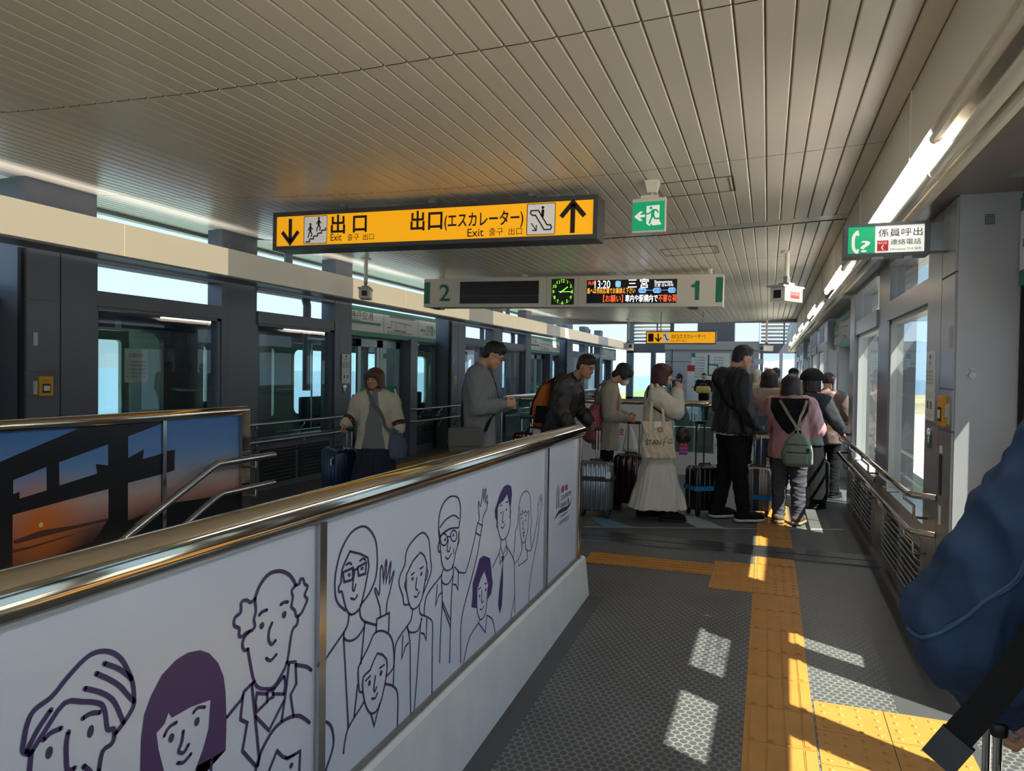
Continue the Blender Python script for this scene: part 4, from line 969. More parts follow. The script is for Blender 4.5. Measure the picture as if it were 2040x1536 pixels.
for a, b in ((1438, 1488), (1531, 1582), (1626, 1675)): f.rrect(u(a), HH*.43, u(b), HH*.60, .03)
f.rrect(u(1291), HH*.63, u(1325), HH*.83, .02).stroke([(u(1488), HH*.52), (u(1531), HH*.52)], .005).stroke([(u(1582), HH*.52), (u(1626), HH*.52)], .005); fchild(f, 'blue_led_marks', led('blue_led', (110, 160, 220), .8), lb)
f.start(.007); f.text('前4駅', u(1442), HH*.465, .05, width=u(1484)-u(1442)).text('前駅', u(1538), HH*.465, .055).text('当駅', u(1633), HH*.465, .055); fchild(f, 'station_led_text', led('pale_led', (20, 26, 40), .1), lb)
for x in (-4.6, -3.3, -1.55, -.75):
    z = ceil_z(x); zt = LZ1+LD*(x-LX0)/LW
    mb = MB(); mb.cyl((x, LY+.14, zt-.01), (x, LY+.14, z), .04, seg=14); child(mb, 'hanger', M['cream'], lb, smooth=True, angle=40)
mb = MB()
for x in (-4.7, -1.0): mb.box(x, x+.12, LY+.05, LY+.2, LZ0+LD*(x-LX0)/LW-.025, LZ0+.0)
child(mb, 'latch', M['sign_frame'], lb)
# ---- green running man sign
gx0, gx1, gz0, gz1, gy = -.95, -.708, 2.515, 2.75, 5.2
gs = thing('emergency_exit_sign', 'small square green emergency exit sign hanging from the ceiling', 'sign', (-.83, gy, 2.7))
mb = MB(); mb.rbox(gx0, gx1, gy, gy+.04, gz0, gz1+.012, .006); mb.box(gx0+.06, gx1-.055, gy+.004, gy+.036, gz1+.01, gz1+.034); child(mb, 'housing', M['cream'], gs)
f = Flat((gx0, gy, gz0), (1, 0, 0), (0, 0, 1), (0, -1, 0)); G = gx1-gx0
f.start(.002).rect(.004, .014, G-.008, G-.022); fchild(f, 'lit_face', M['sign_green'], gs)
g = lambda x, y: ((x-410)/690*G, .010+(1440-y)/680*(G-.02))
f.start(.003).poly([g(708, 892), g(972, 880), g(972, 1225), g(1020, 1308), g(850, 1325), g(770, 1262), g(800, 1325), g(775, 1330), g(708, 1280)]).poly([g(458, 1112), g(575, 1005), g(640, 1003), g(572, 1078), g(682, 1075), g(682, 1125), g(572, 1135), g(640, 1208), g(565, 1210)]); fchild(f, 'white_doorway', M['sign_glow'], gs)
f.start(.004).ell(*g(797, 938), .0105, .0105); 
for pts, wd in (([(845, 1000), (835, 1080), (840, 1110)], .022), ([(835, 1000), (760, 1058), (690, 1065)], .010), ([(850, 990), (905, 985), (945, 1040)], .011), ([(835, 1090), (800, 1190), (770, 1262)], .013), ([(850, 1090), (885, 1175), (1000, 1172)], .012)): f.stroke([g(*p) for p in pts], wd, smooth=3)
fchild(f, 'green_running_figure', M['sign_green'], gs)
mb = MB(); cx = (gx0+gx1)/2+.02; zc = ceil_z(cx); mb.cyl((cx, gy+.02, gz1+.03), (cx, gy+.02, zc-.05), .009, seg=12); child(mb, 'rod', M['cream'], gs, smooth=True, angle=40)
mb = MB(); i = 0; mb.v += [(cx-.032, gy-.012, zc-.085), (cx+.032, gy-.012, zc-.085), (cx+.032, gy+.052, zc-.085), (cx-.032, gy+.052, zc-.085), (cx-.05, gy-.03, zc), (cx+.05, gy-.03, zc), (cx+.05, gy+.07, zc), (cx-.05, gy+.07, zc)]
mb.f += [(3, 2, 1, 0), (4, 5, 6, 7), (0, 1, 5, 4), (1, 2, 6, 5), (2, 3, 7, 6), (3, 0, 4, 7)]; child(mb, 'ceiling_cup', M['cream'], gs)
# ---- staff call sign on the right pier
ky = 4.40; kx0, kx1 = .386, .806; kz0, kz1 = 2.165, 2.345
ks = thing('call_sign', 'grey framed green and white call telephone sign by the right pier', 'sign', (.6, ky, 2.2))
mb = MB(); mb.box(kx0, kx1, ky, ky+.13, kz0, kz1); child(mb, 'housing', M['sign_frame'], ks)
f = Flat((kx0, ky, kz0), (1, 0, 0), (0, 0, 1), (0, -1, 0)); W_ = kx1-kx0; HH = kz1-kz0
u = lambda x: (x-1055)/422*W_
v = lambda y: HH*(1-(y-1068)/152)
mb = MB()
for q in ((0, W_, 0, .016), (0, W_, HH-.016, HH), (0, .017, .016, HH-.016), (W_-.026, W_, .016, HH-.016)): mb.box(kx0+q[0], kx0+q[1], ky-.008, ky, kz0+q[2], kz0+q[3])
child(mb, 'rim', M['sign_frame'], ks)
f.start(.002).rect(u(1210), .016, u(1450), HH-.016); fchild(f, 'white_face', M['sign_glow'], ks)
f.start(.003).rect(u(1074), .016, u(1210), HH-.016); fchild(f, 'green_face', M['sign_green'], ks)
f.start(.004).rect(u(1220), v(1198), u(1276), v(1150)); fchild(f, 'red_box', M['red_print'], ks)
f.start(.005).stroke([(u(1120), v(1105)), (u(1103), v(1125)), (u(1100), v(1155)), (u(1104), v(1185)), (u(1120), v(1203))], .016, smooth=4).text('?', u(1136), v(1200), .088, bold=.004, width=.050).text('?', u(1138), v(1199), .088, bold=.004, width=.048).text('SOS', u(1224), v(1166), .017, bold=.004, width=.044).stroke([(u(1250), v(1173)), (u(1243), v(1182)), (u(1250), v(1192))], .005, smooth=3)
f.stroke([(u(1118), v(1106)), (u(1124), v(1120))], .012).stroke([(u(1118), v(1202)), (u(1124), v(1190))], .012); fchild(f, 'white_symbols', M['sign_white'], ks)
f.start(.005).text('係員呼出', u(1224), v(1130), .047, bold=.003, width=u(1440)-u(1224)).text('連絡電話', u(1285), v(1170), .034, bold=.003, width=u(1434)-u(1285)).text('Information 안내 指南', u(1284), v(1196), .017, width=u(1434)-u(1284)); fchild(f, 'black_lettering', M['sign_black'], ks)
mb = MB(); mb.box(kx1, .9, ky+.02, ky+.11, kz0+.02, kz1-.01); child(mb, 'wall_bracket', M['steel_shiny'], ks)
mb = MB(); mb.box(kx0+.14, kx0+.20, ky+.02, ky+.06, kz0-.012, kz0); mb.box(kx0+.30, kx0+.34, ky+.02, ky+.06, kz0-.012, kz0); child(mb, 'latch', M['frame_light'], ks)
# ---- far exit sign
fy = 16.0
fs = thing('exit_sign', 'small far yellow exit sign hanging over the end of the platform', 'sign', (-1.8, fy, 2.2))
mb = MB(); mb.box(-2.566, -1.065, fy, fy+.15, 2.16, 2.44); child(mb, 'housing', M['sign_frame'], fs)
f = Flat((-2.566, fy, 2.16), (1, 0, 0), (0, 0, 1), (0, -1, 0)); f.start(.002).rect(.02, .02, 1.48, .26); fchild(f, 'lit_face', M['sign_yellow'], fs)
f.start(.004).rect(.37, .04, .51, .24); fchild(f, 'pictogram_ground', M['sign_white'], fs)
f.start(.006).rrect(.05, .05, .17, .23, .02); arrow(f, .27, .14, .18, .03, True); f.stroke([(.39, .20), (.42, .2), (.46, .09), (.50, .09)], .02).text('出口(エスカレーター)', .56, .13, .10, bold=.012, width=.72).text('Exit 출구 出口', .56, .055, .055); fchild(f, 'black_lettering', M['sign_black'], fs)
for x in (-2.25, -1.35):
    mb = MB(); mb.cyl((x, fy+.07, 2.43), (x, fy+.07, ceil_z(x)+.02), .012, seg=10); child(mb, 'hanger', M['steel_light'], fs)
# ---- cameras
def cctv(loc, rz, lab, pole_top, sticker=False, sc=1.0):
    t = thing('security_camera', lab, 'camera', loc, rz)
    mb = MB(); mb.rbox(-.075*sc, .075*sc, -.15*sc, .15*sc, -.065*sc, .065*sc, .008); mb.build('camera_body', M['cream'], t)
    mb = MB(); mb.box(-.085*sc, .085*sc, -.19*sc, .16*sc, .062*sc, .078*sc); mb.build('sun_shield', M['frame_light'], t)
    mb = MB(); mb.box(-.036*sc, .036*sc, -.153*sc, -.148*sc, -.036*sc, .036*sc); mb.build('lens_window', M['black'], t)
    mb = MB(); mb.box(-.05*sc, .05*sc, -.05*sc, .05*sc, .078*sc, .11*sc); mb.box(-.02*sc, .02*sc, -.03, .03, .11*sc, .17*sc); mb.build('bracket', M['steel_light'], t)
    mb = MB(); mb.cyl((0, 0, .15*sc), (0, 0, pole_top-loc[2]), .026, seg=14); mb.cyl((0, 0, pole_top-loc[2]-.02), (0, 0, pole_top-loc[2]), .07, seg=16); mb.build('pole', M['cream'], t, smooth=True, angle=40)
    if sticker:
        ff = Flat((.0765*sc, -.06*sc, -.035*sc), (0, 1, 0), (0, 0, 1), (1, 0, 0)); ff.start(.001).rect(0, 0, .15*sc, .06*sc); st_ = ff.build('red_sticker', M['red_print'], t)
        ff.start(.002).text('防犯カメラ作動中', .01*sc, .03*sc, .02*sc, width=.12*sc); ff.build('sticker_lettering', M['sign_white'], st_)
    return t
cctv((-5.15, 8.5, 2.52), math.radians(25), 'security camera on a long pole near the left wall above the woman', ceil_z(-5.15))
cctv((.18, 8.8, 2.42), math.radians(-32), 'security camera with a red sticker hanging over the queue', ceil_z(.18), True, 1.25)
cctv((-3.4, 18.4, 2.2), math.radians(30), 'small far security camera hanging beside the far yellow sign', ceil_z(-3.4))
cctv((-.05, 19.2, 2.18), math.radians(-50), 'small far security camera above the end of the queue', ceil_z(-.05))
# ---- line maps above the doors
def line_map(s, y0, y1, lab):
    S = SIDE[s]; X = S['X']+s*(.10 if y0 != 3.68 else .275); z0, z1 = S['head']-.03+(.04 if y0 == 3.68 else 0), S['head']+.42+(.03 if y0 == 3.68 else 0)
    t = thing('line_map_sign', lab, 'sign', (X, (y0+y1)/2, z0))
    mb = MB(); mb.box(min(X, X+s*.2), max(X, X+s*(.2 if y0 != 3.68 else .07)), y0, y1, z0, z1); child(mb, 'housing', M['green_print'], t)
    L_ = y1-y0; h = z1-z0
    f = Flat((X, y0 if s < 0 else y1, z0), (0, -s, 0), (0, 0, 1), (-s, 0, 0))
    f.start(.002).rect(.01, .075, L_-.01, h-.07); fchild(f, 'white_face', M['paper'], t)
    f.start(.004).stroke([(L_*.36, .075), (L_*.36, h-.07)], .008).stroke([(L_*.76, .075), (L_*.76, h-.07)], .008)
    f.text('神戸空港', .10, h*.60, .13, width=L_*.22).text('Kobe Airport', .12, h*.50, .05)
    a = L_*.4
    f.stroke([(a, .18), (a+.12, .18)], .012); f.stroke([(a+.22, .14), (a+.62, .14)], .010)
    for q in range(9): f.text('神戸三宮'[q % 4]+'駅前', a+.06+q*.1, h-.10, .045); f.text('医療センタ'[q % 5]+'南', a+.0+q*.1, .09, .04)
    f.text('三宮方面', L_*.86, .24, .075, width=.26).text('(貿易センター・市民広場方面)', L_*.79, .185, .05, width=.5).text('for Sannomiya', L_*.84, .13, .04)
    fchild(f, 'black_lettering', M['sign_black'], t)
    f.start(.004).rect(.06, .185, L_*.30, .225).poly([(L_*.30, .17), (L_*.335, .205), (L_*.30, .24)]).text('2' if s < 0 else '1', L_*.93, .14, .22, bold=.01).poly([(L_*.972, .16), (L_*.992, .21), (L_*.972, .26)])
    fchild(f, 'green_print', M['green_print'], t)
    f.start(.004).stroke([(a+.12, .18), (a+.12, h-.16), (a+.85, h-.19)], .010).stroke([(a+.28, h-.17), (a+.28, .15), (a+.62, .13), (a+.62, h-.18)], .010); fchild(f, 'red_route_line', mat('dull_red_print', (150, 80, 84), .5), t)
    return t
ds = {(-1, 0): 'green edged line map above the train door behind the woman in the cream jacket', (-1, 1): 'line map above the second left door, behind the man with the orange backpack', (-1, 2): 'distant line map above the third train door on the left',
      (1, 0): 'line map above the right door just beyond the woman with the braid', (1, 1): 'distant line map above the far right door', (1, 2): 'tiny line map above the last right door', (-1, -1): 'line map above the left door next to the camera'}
for s, y0, y1, o, c in doors:
    k = round((y0-9.18)/8.5)
    line_map(s, y0+.02 if s < 0 else y0+.3, y1-.5 if s < 0 else y1-.02, ds[(s, k)])
line_map(1, 3.68, 4.25, 'edge of a green bordered line map at the right border of the picture')
# ---- notices and buttons on the piers
def notice(s, y0, y1, z0, z1, lab, off=.004):
    X = SIDE[s]['X']-s*off; t = thing('notice', lab, 'notice', (X, y0, z0))
    f = Flat((X, y0 if s < 0 else y1, z0), (0, -s, 0), (0, 0, 1), (-s, 0, 0)); w_ = y1-y0; h = z1-z0
    mb = MB(); mb.box(min(X, X+s*.004), max(X, X+s*.004), y0, y1, z0, z1); child(mb, 'sheet', M['paper'], t)
    f.start(.002).text('お願い', w_/2, h*.80, h*.07, 'C')
    for q in range(4): f.text('駅構内では係員の案内に', w_*.08, h*(.69-.055*q), h*.045, width=w_*.84)
    for q in range(3): f.rect(w_*.06, h*(.40-.03*q), w_*.94, h*(.404-.03*q))
    f.rect(w_*.2, h*.17, w_*.40, h*.28).rect(w_*.6, h*.17, w_*.8, h*.28).text('ご協力ください', w_/2, h*.06, h*.04, 'C', width=w_*.7); fchild(f, 'grey_lettering', M['grey_print'], t)
    f.start(.002).ell(w_/2, h*.92, w_*.10, h*.04); fchild(f, 'blue_mark', mat('blue_print', (70, 120, 190), .5), t)
    return t
notice(-1, 8.905, 9.12, 1.30, 1.725, 'white paper notice on the left pier beside the train door', .026)
notice(1, 4.68, 4.90, 1.25, 1.655, 'tall white notice on the right pier under the call sign')
def wifi(s, y, z, lab, off):
    X = SIDE[s]['X']-s*off; t = thing('wifi_sticker', lab, 'sticker', (X, y, z)); f = Flat((X, y-s*-.05 if s > 0 else y-.05, z), (0, -s, 0), (0, 0, 1), (-s, 0, 0))
    f.start(.001).rrect(0, 0, .1, .10, .01); fchild(f, 'ground', M['green_print'], t)
    f.start(.003).ell(.05, .06, .009, .009, 12).poly([(.04, .05), (.06, .05), (.05, .02)])
    for r in (.03, .05): f.stroke([(.05+r*math.cos(math.radians(a)), .06+r*math.sin(math.radians(a))) for a in range(35, 146, 10)], .011)
    fchild(f, 'white_waves', M['sign_white'], t)
wifi(-1, 9.0, 1.16, 'green wireless sticker under the left paper notice', .018)
wifi(1, 4.79, 1.09, 'green wireless sticker under the right pier notice', .003)
M['btn_yellow'] = mat('yellow_button_box', (222, 164, 30), .4)
def button(s, y0, lab):
    X = SIDE[s]['X']; t = thing('emergency_button', lab, 'button', (X, y0, 1.25))
    y1 = y0+.125
    mb = MB(); mb.box(min(X-s*.018, X), max(X-s*.018, X), y0, y1, 1.24, 1.405); child(mb, 'yellow_box', M['btn_yellow'], t)
    mb = MB(); mb.box(min(X-s*.022, X-s*.016), max(X-s*.022, X-s*.016), y0+.028, y0+.098, 1.265, 1.342); child(mb, 'black_window', M['black'], t)
    mb = MB(); mb.box(min(X-s*.025, X-s*.02), max(X-s*.025, X-s*.02), y0+.036, y0+.09, 1.282, 1.326); child(mb, 'push_plate', M['paper'], t)
    f = Flat((X-s*.018, y0 if s < 0 else y1, 1.24), (0, -s, 0), (0, 0, 1), (-s, 0, 0)); f.start(.001).text('非常ボタン', .03, .125, .016, width=.065); fchild(f, 'lettering', M['red_print'], t)
button(-1, 4.36, 'yellow emergency button box on the near left pier'); button(1, 4.385, 'yellow emergency button box on the near right pier')
button(-1, 12.83, 'small yellow button box on the left pier behind the man in grey')
# ---- drain pipes behind the upper left windows
for k, y in enumerate((8.35, 16.9, 25.4)):
    mb = MB(); X = -6.05
    mb.tube([(X, y-.32, 3.05), (X, y-.32, 2.72), (X, y-.28, 2.62), (X, y-.20, 2.56), (X, y-.05, 2.54), (X, y+.06, 2.48), (X, y+.1, 2.38), (X, y+.1, 1.2)], .055, 16)
    mb.tube([(X, y-.12, 2.72), (X, y-.12, 2.58)], .03, 10)
    tag(mb.build('drain_pipe', M['left_wall'], smooth=True, angle=50), ['grey bent drain pipe outside the upper window left of the first train door', 'grey bent drain pipe outside the upper window above the man in grey', 'far grey bent drain pipe outside the third bay of upper windows'][k], 'pipe')
# ================================================================== train standing at the left platform
tr = thing('train', 'dark grey train with rounded windows standing behind the left platform screen', 'train', (-7.5, 12, -.9))
M['train'] = mat('brushed_train_side', (112, 116, 118), .3, .6, vary=.04); M['train_dark'] = mat('dark_train_trim', (34, 36, 40), .35)
M['train_blue'] = mat('dark_blue_train_band', (24, 38, 92), .3); M['train_in'] = mat('pale_green_train_lining', (150, 168, 156), .5); M['seat'] = mat('patterned_blue_seat_cloth', (40, 48, 72), .8, vary=.4, vscale=18)
def rounded_opening(mb, x0, x1, y0, y1, z0, z1, r=.12):            # four corner fillets of a window opening
    for cy, cz, a0 in ((y0+r, z0+r, 180), (y1-r, z0+r, 270), (y1-r, z1-r, 0), (y0+r, z1-r, 90)):
        ky = y0 if a0 in (180, 90) else y1; kz = z0 if a0 in (180, 270) else z1
        poly = [(ky, kz)]+[(cy+r*math.cos(math.radians(a0+90-q*15)), cz+r*math.sin(math.radians(a0+90-q*15))) for q in range(7)]
        mb.prism(poly, 'x', x0, x1)
wins = [(-3.2, -1.4), (-.8, .6), (1.0, 3.0), (4.35, 6.25), (6.85, 7.75), (8.1, 9.4), (9.98, 10.45), (10.6, 11.1), (11.7, 13.2), (13.6, 15.2), (15.6, 17.4), (18.3, 18.9), (19.0, 19.6), (20.3, 22.0), (22.4, 24.2), (24.7, 26.4)]
for X0, X1, nm in ((-6.42, -6.36, 'near_side'), (-8.72, -8.66, 'far_side')):
    mb = MB(); zs0, zs1 = .62, 1.87
    mb.box(X0, X1, -5, 28, -.9, zs0); mb.box(X0, X1, -5, 28, zs1, 2.17)
    ed = [-5]+[q for w2 in wins for q in w2]+[28]
    for a, b in zip(ed[0::2], ed[1::2]): mb.box(X0, X1, a, b, zs0, zs1)
    for a, b in wins: rounded_opening(mb, X0, X1, a, b, zs0, zs1, .14 if b-a > 1 else .06)
    sd = child(mb, nm, M['train'] if X0 > -7 else M['train_in'], tr)
    for a, b in wins:
        mb = MB(); xx = (X0+X1)/2; mb.quad((xx, a, zs0), (xx, b, zs0), (xx, b, zs1), (xx, a, zs1)); mb.build('window_pane', M['glass'], sd)
mb = MB(); mb.box(-8.66, -6.42, -5, 28, -.12, -.02); mb.box(-8.7, -6.4, -5, 28, 2.15, 2.20); child(mb, 'floor_and_roof', M['train_in'], tr)
mb = MB(); mb.box(-6.36, -6.352, -5, 28, 1.99, 2.11); child(mb, 'blue_band', M['train_blue'], tr)
for a, b in ((4.7, 5.6), (5.7, 6.7)):
    mb = MB(); mb.box(-6.36, -6.345, a, b, 1.90, 1.98); child(mb, 'dark_vent', M['train_dark'], tr)
mb = MB(); mb.box(-7.2, -6.45, 6.55, 6.6, 0, 1.98); child(mb, 'cab_partition', M['train_in'], tr)
mb = MB(); mb.box(-7.0, -6.6, 5.9, 6.5, .0, .85); child(mb, 'console', M['train_dark'], tr)
mb = MB(); mb.tube([(-6.30, 6.95, .2), (-6.30, 6.95, 1.02), (-6.30, 7.6, 1.02)], .02, 10); child(mb, 'black_grab_rail', M['rubber'], tr)
mb = MB(); mb.tube([(-6.9, 5.55, .0), (-6.9, 5.55, 2.15)], .016, 10); mb.tube([(-7.2, 10.2, .0), (-7.2, 10.2, 2.15)], .016, 10); child(mb, 'grab_pole', M['satin'], tr)
for y0 in (4.7, 8.2, 11.8, 13.7, 15.7, 20.4, 22.6):
    mb = MB(); mb.rbox(-8.6, -8.15, y0, y0+1.2, .35, .47, .03); mb.rbox(-8.64, -8.52, y0, y0+1.2, .45, .95, .03); child(mb, 'seat', M['seat'], tr)
for y0 in (5.3, 12.0, 14.0):
    mb = MB(); mb.rbox(-6.95, -6.5, y0, y0+1.0, .3, .44, .03); mb.rbox(-6.58, -6.48, y0, y0+1.0, .42, .86, .03); child(mb, 'seat', M['seat'], tr)
pt = thing('paper_notice', 'white paper notice taped to the train window at left', 'notice', (-6.35, 5.9, 1.5))
f = Flat((-6.352, 5.72, 1.33), (0, 1, 0), (0, 0, 1), (1, 0, 0)); f.start(.002).rect(0, 0, .30, .36); fchild(f, 'sheet', M['paper'], pt)
f.start(.004).text('お知らせ', .05, .27, .05)
for q in range(5): f.text('ドア故障のため使用', .03, .05+.04*q, .027, width=.24)
fchild(f, 'grey_lettering', M['grey_print'], pt)
# ================================================================== ground, sea, hills
mb = MB(); mb.box(-60, 80, -60, 400, -7.2, -7); struct(mb.build('ground', mat('sandy_ground', (176, 164, 132), .9, vary=.25, vscale=.05)))
mb = MB(); mb.box(-60, -9.5, -60, 400, -6.98, -6.9); struct(mb.build('grass_field', mat('green_verge', (112, 142, 78), .9, vary=.3, vscale=.08)))
mb = MB(); mb.quad((-4000, -3000, -7.5), (4000, -3000, -7.5), (4000, 4000, -7.5), (-4000, 4000, -7.5)); struct(mb.build('sea', mat('pale_blue_sea', (112, 140, 164), .25)))
mb = MB(); random.seed(3); px_ = -2600; prev = 20
pts = []
while px_ < 1500:
    pts.append((px_, 30+90*abs(math.sin(px_*.0021))+30*random.random())); px_ += 90
for (a, h0), (b, h1) in zip(pts[:-1], pts[1:]):
    mb.quad((a, 3000, -7.4), (b, 3000, -7.4), (b, 3060, h1), (a, 3060, h0)); mb.quad((a, 3060, h0), (b, 3060, h1), (b, 3400, -7.4), (a, 3400, -7.4))
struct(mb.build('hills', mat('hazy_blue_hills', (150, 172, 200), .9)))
mb = MB(); mb.box(2.0, 13, -40, 60, -1.35, -1.2); mb.box(-17, -6.1, -40, 60, -1.35, -1.2); mb.box(12.8, 13, -40, 60, -1.2, -.2); struct(mb.build('outside_deck', mat('pale_concrete_guideway', (196, 192, 184), .85, vary=.08, vscale=.4)))
# added pale wall outside the right windows; its tall part blocks low sun
mb = MB(); mb.box(1.90, 2.0, 4.35, 6.35, -.6, 3.1); mb.box(1.90, 2.0, 6.35, 30, -1.2, .2); struct(mb.build('added_outside_wall', mat('pale_added_wall', (238, 238, 238), .8)))
# ================================================================== far end of the platform
M['end_grey'] = mat('pale_grey_steel_cladding', (176, 176, 180), .4, .1, vary=.03)
mb = MB(); mb.box(-3.9, -.36, 29.2, 30.9, 0, 2.78); eb = struct(mb.build('wall_end', M['end_grey']))
mb = MB(); mb.box(-3.92, -.34, 29.16, 29.2, 2.50, 2.80); mb.box(-3.6, -.75, 29.17, 29.2, 0, 2.36); mb.build('cladding_panel', mat('pale_grey_cladding_panel', (190, 190, 194), .35), eb)
mb = MB()
for x in (-3.62, -.77): mb.box(x-.008, x+.008, 29.165, 29.19, 0, 2.8)
for z in (1.2, 2.0, 2.44): mb.box(-3.9, -.36, 29.165, 29.18, z-.008, z+.008)
mb.build('cladding_joint', M['dark_gap'], eb)
mb = MB(); mb.box(-2.75, -1.3, 30.2, 30.9, 2.78, 3.9); struct(mb.build('wall_end_tower', mat('grey_tower_cladding', (140, 140, 144), .4)))
mb = MB(); mb.box(-5.8, 1.1, 31.0, 31.25, 2.4, 2.80); mb.box(-5.8, -5.5, 31.0, 31.2, 0, 4.2); mb.box(-4.75, -4.55, 31.0, 31.2, 0, 2.4); mb.box(-3.95, -3.8, 31.0, 31.2, 0, 4.0); mb.box(-.32, -.2, 31, 31.2, 0, 2.4); mb.box(.42, .55, 31, 31.2, 0, 2.4); mb.box(1.0, 1.2, 31, 31.2, 0, 4.2); mb.box(-5.8, 1.1, 31.0, 31.2, 0, .5)
struct(mb.build('wall_end_frame', M['left_wall']))
for n, (a, b) in enumerate(((-5.5, -3.95), (-.3, 1.0))):
    wn = struct(MB().box(a, b, 31.05, 31.09, 3.95, 4.02).build('window_%d' % (cnt['window']+1+n), M['steel_light']))
    for q in range(7):
        mb = MB(); mb.obox(((a+b)/2, 31.05, 2.90+q*.15), ((b-a)/2, .07, .012), Matrix.Rotation(math.radians(-25), 3, 'X')); mb.build('louvre_blade', M['frame_light'], wn)
    mb = MB(); mb.box((a+b)/2+.2, (a+b)/2+.26, 31.0, 31.05, 2.8, 4.0); mb.build('louvre_post', M['left_wall'], wn)
    mb = MB(); mb.quad((a, 31.1, .5), (b, 31.1, .5), (b, 31.1, 2.4), (a, 31.1, 2.4)); mb.build('pane', M['glass'], wn)
rm = thing('route_map', 'large white route map with a green line on the far end wall', 'poster', (-2.1, 29.15, 1.3))
mb = MB(); mb.box(-2.86, -1.42, 29.13, 29.165, 1.28, 2.34); child(mb, 'board', M['paper'], rm)
f = Flat((-2.86, 29.13, 1.28), (1, 0, 0), (0, 0, 1), (0, -1, 0)); f.start(.003).stroke([(.65, .98), (.65, .2), (1.0, .2), (1.0, .6), (.66, .62)], .06); 
f.rect(.0, .9, .14, 1.06); fchild(f, 'green_line', M['green_print'], rm)
f.start(.004)
for q in range(8):
    for r in (0, 1): f.text('神戸市内路線図', .12+.72*r, .1+.11*q, .055)
fchild(f, 'grey_lettering', M['grey_print'], rm)
t = thing('info_post', 'slim red topped white information stand before the far wall', 'sign', (-2.8, 28.4, 0))
MB().box(-.14, .14, -.02, .02, .0, 1.85).build('panel', M['paper'], t); MB().box(-.14, .14, -.024, -.02, 1.62, 1.85).build('red_header', M['red_print'], t); MB().box(-.2, .2, -.1, .1, 0, .04).build('base', M['steel_light'], t)
t = thing('standing_notice', 'grey pillar shaped service cabinet beside the far information stand', 'cabinet', (-2.55, 27.9, 0))
MB().rbox(-.16, .16, -.1, .1, 0, 1.0, .02).build('body', M['paper'], t); MB().rbox(-.16, .16, -.12, .12, 1.0, 1.06, .015).build('top', M['steel_light'], t)
t = thing('steel_bollard', 'shiny steel bollard behind the far escalator rail', 'bollard', (-3.05, 24, 0))
MB().cyl((0, 0, 0), (0, 0, 1.25), .11, seg=24).build('post', M['satin'], t, smooth=True, angle=40); MB().ball((0, 0, 1.25), (.11, .11, .05), 20, 8).build('cap', M['chrome'], t, smooth=True)
mb = MB(); mb.box(-6.2, 1.5, 19.72, 33, 4.25, 4.4); struct(mb.build('roof_end', M['steel_light']))
# ---- barrier round the escalator opening
eb = thing('escalator_barrier', 'escalator barrier with glass and white panels and a polished rail behind the queue', 'barrier', (-2.4, 11, 0))
rz_ = 1.065; yb = 11.0
mb = MB(); mb.tube([(-4.1, 18, rz_), (-4.1, yb+.15, rz_), (-4.0, yb+.02, rz_), (-3.85, yb, rz_), (-.9, yb, rz_), (-.78, yb+.04, rz_), (-.74, yb+.16, rz_), (-.74, 18, rz_)], .045, 20); child(mb, 'top_rail', M['chrome'], eb, smooth=True, angle=50)
mb = MB(); mb.box(-3.58, -1.36, yb-.04, yb+.25, .02, 1.01); wp = child(mb, 'white_panel', mat('white_hydrant_panel', (222, 223, 226), .35), eb)
mb = MB(); mb.box(-3.58, -1.36, yb-.043, yb-.04, .74, .75); mb.build('panel_joint', M['grey_print'], wp)
f = Flat((-3.58, yb-.04, 0), (1, 0, 0), (0, 0, 1), (0, -1, 0)); f.start(.003).text('消火栓', 1.10, .56, .12, bold=.01, width=.42); f.build('red_lettering', M['red_print'], wp)
mb = MB(); mb.box(-1.36, -.70, yb-.05, yb+.1, 0, .33); mb.box(-4.15, -3.58, yb-.05, yb+.1, 0, .14); mb.box(-.80, -.68, yb, 18, 0, .33); mb.box(-4.16, -4.04, yb, 18, 0, .2); child(mb, 'base', M['concrete'], eb)
M['rail_glass'] = glass_mat('greenish_rail_glass', (196, 214, 210), 1.5)
for a, b in ((-1.30, -1.03), (-1.01, -.76), (-4.08, -3.6)):
    mb = MB(); mb.box(a, b, yb+.01, yb+.02, .2 if a < -3 else .33, 1.02); child(mb, 'glass_panel', M['rail_glass'], eb)
for x in (-.745, -4.1):
    for k in range(4): mb = MB(); mb.box(x-.005, x+.005, yb+.2+k*1.7, yb+1.85+k*1.7, .33, 1.02); child(mb, 'glass_panel', M['rail_glass'], eb)
for x in (-1.345, -3.6, -.745, -4.1):
    mb = MB(); mb.cyl((x, yb+.02, .1), (x, yb+.02, 1.03), .02, seg=12); child(mb, 'post', M['satin'], eb, smooth=True, angle=40)
t = thing('hanging_plate', 'small pale blue plate hanging near the far right windows', 'sign', (-.33, 28, 2.0)); MB().box(-.17, .17, -.01, .01, -.1, .1).build('plate', M['decal_pale'], t); MB().cyl((0, 0, .1), (0, 0, 2.25), .008, seg=8).build('rod', M['steel_light'], t)
t = thing('hanging_plate', 'small pink notice plate in front of the far right window', 'sign', (.02, 31.0, 1.7)); MB().box(-.17, .17, -.01, .01, -.17, .12).build('plate', mat('pale_pink_plate', (216, 160, 164), .6), t)
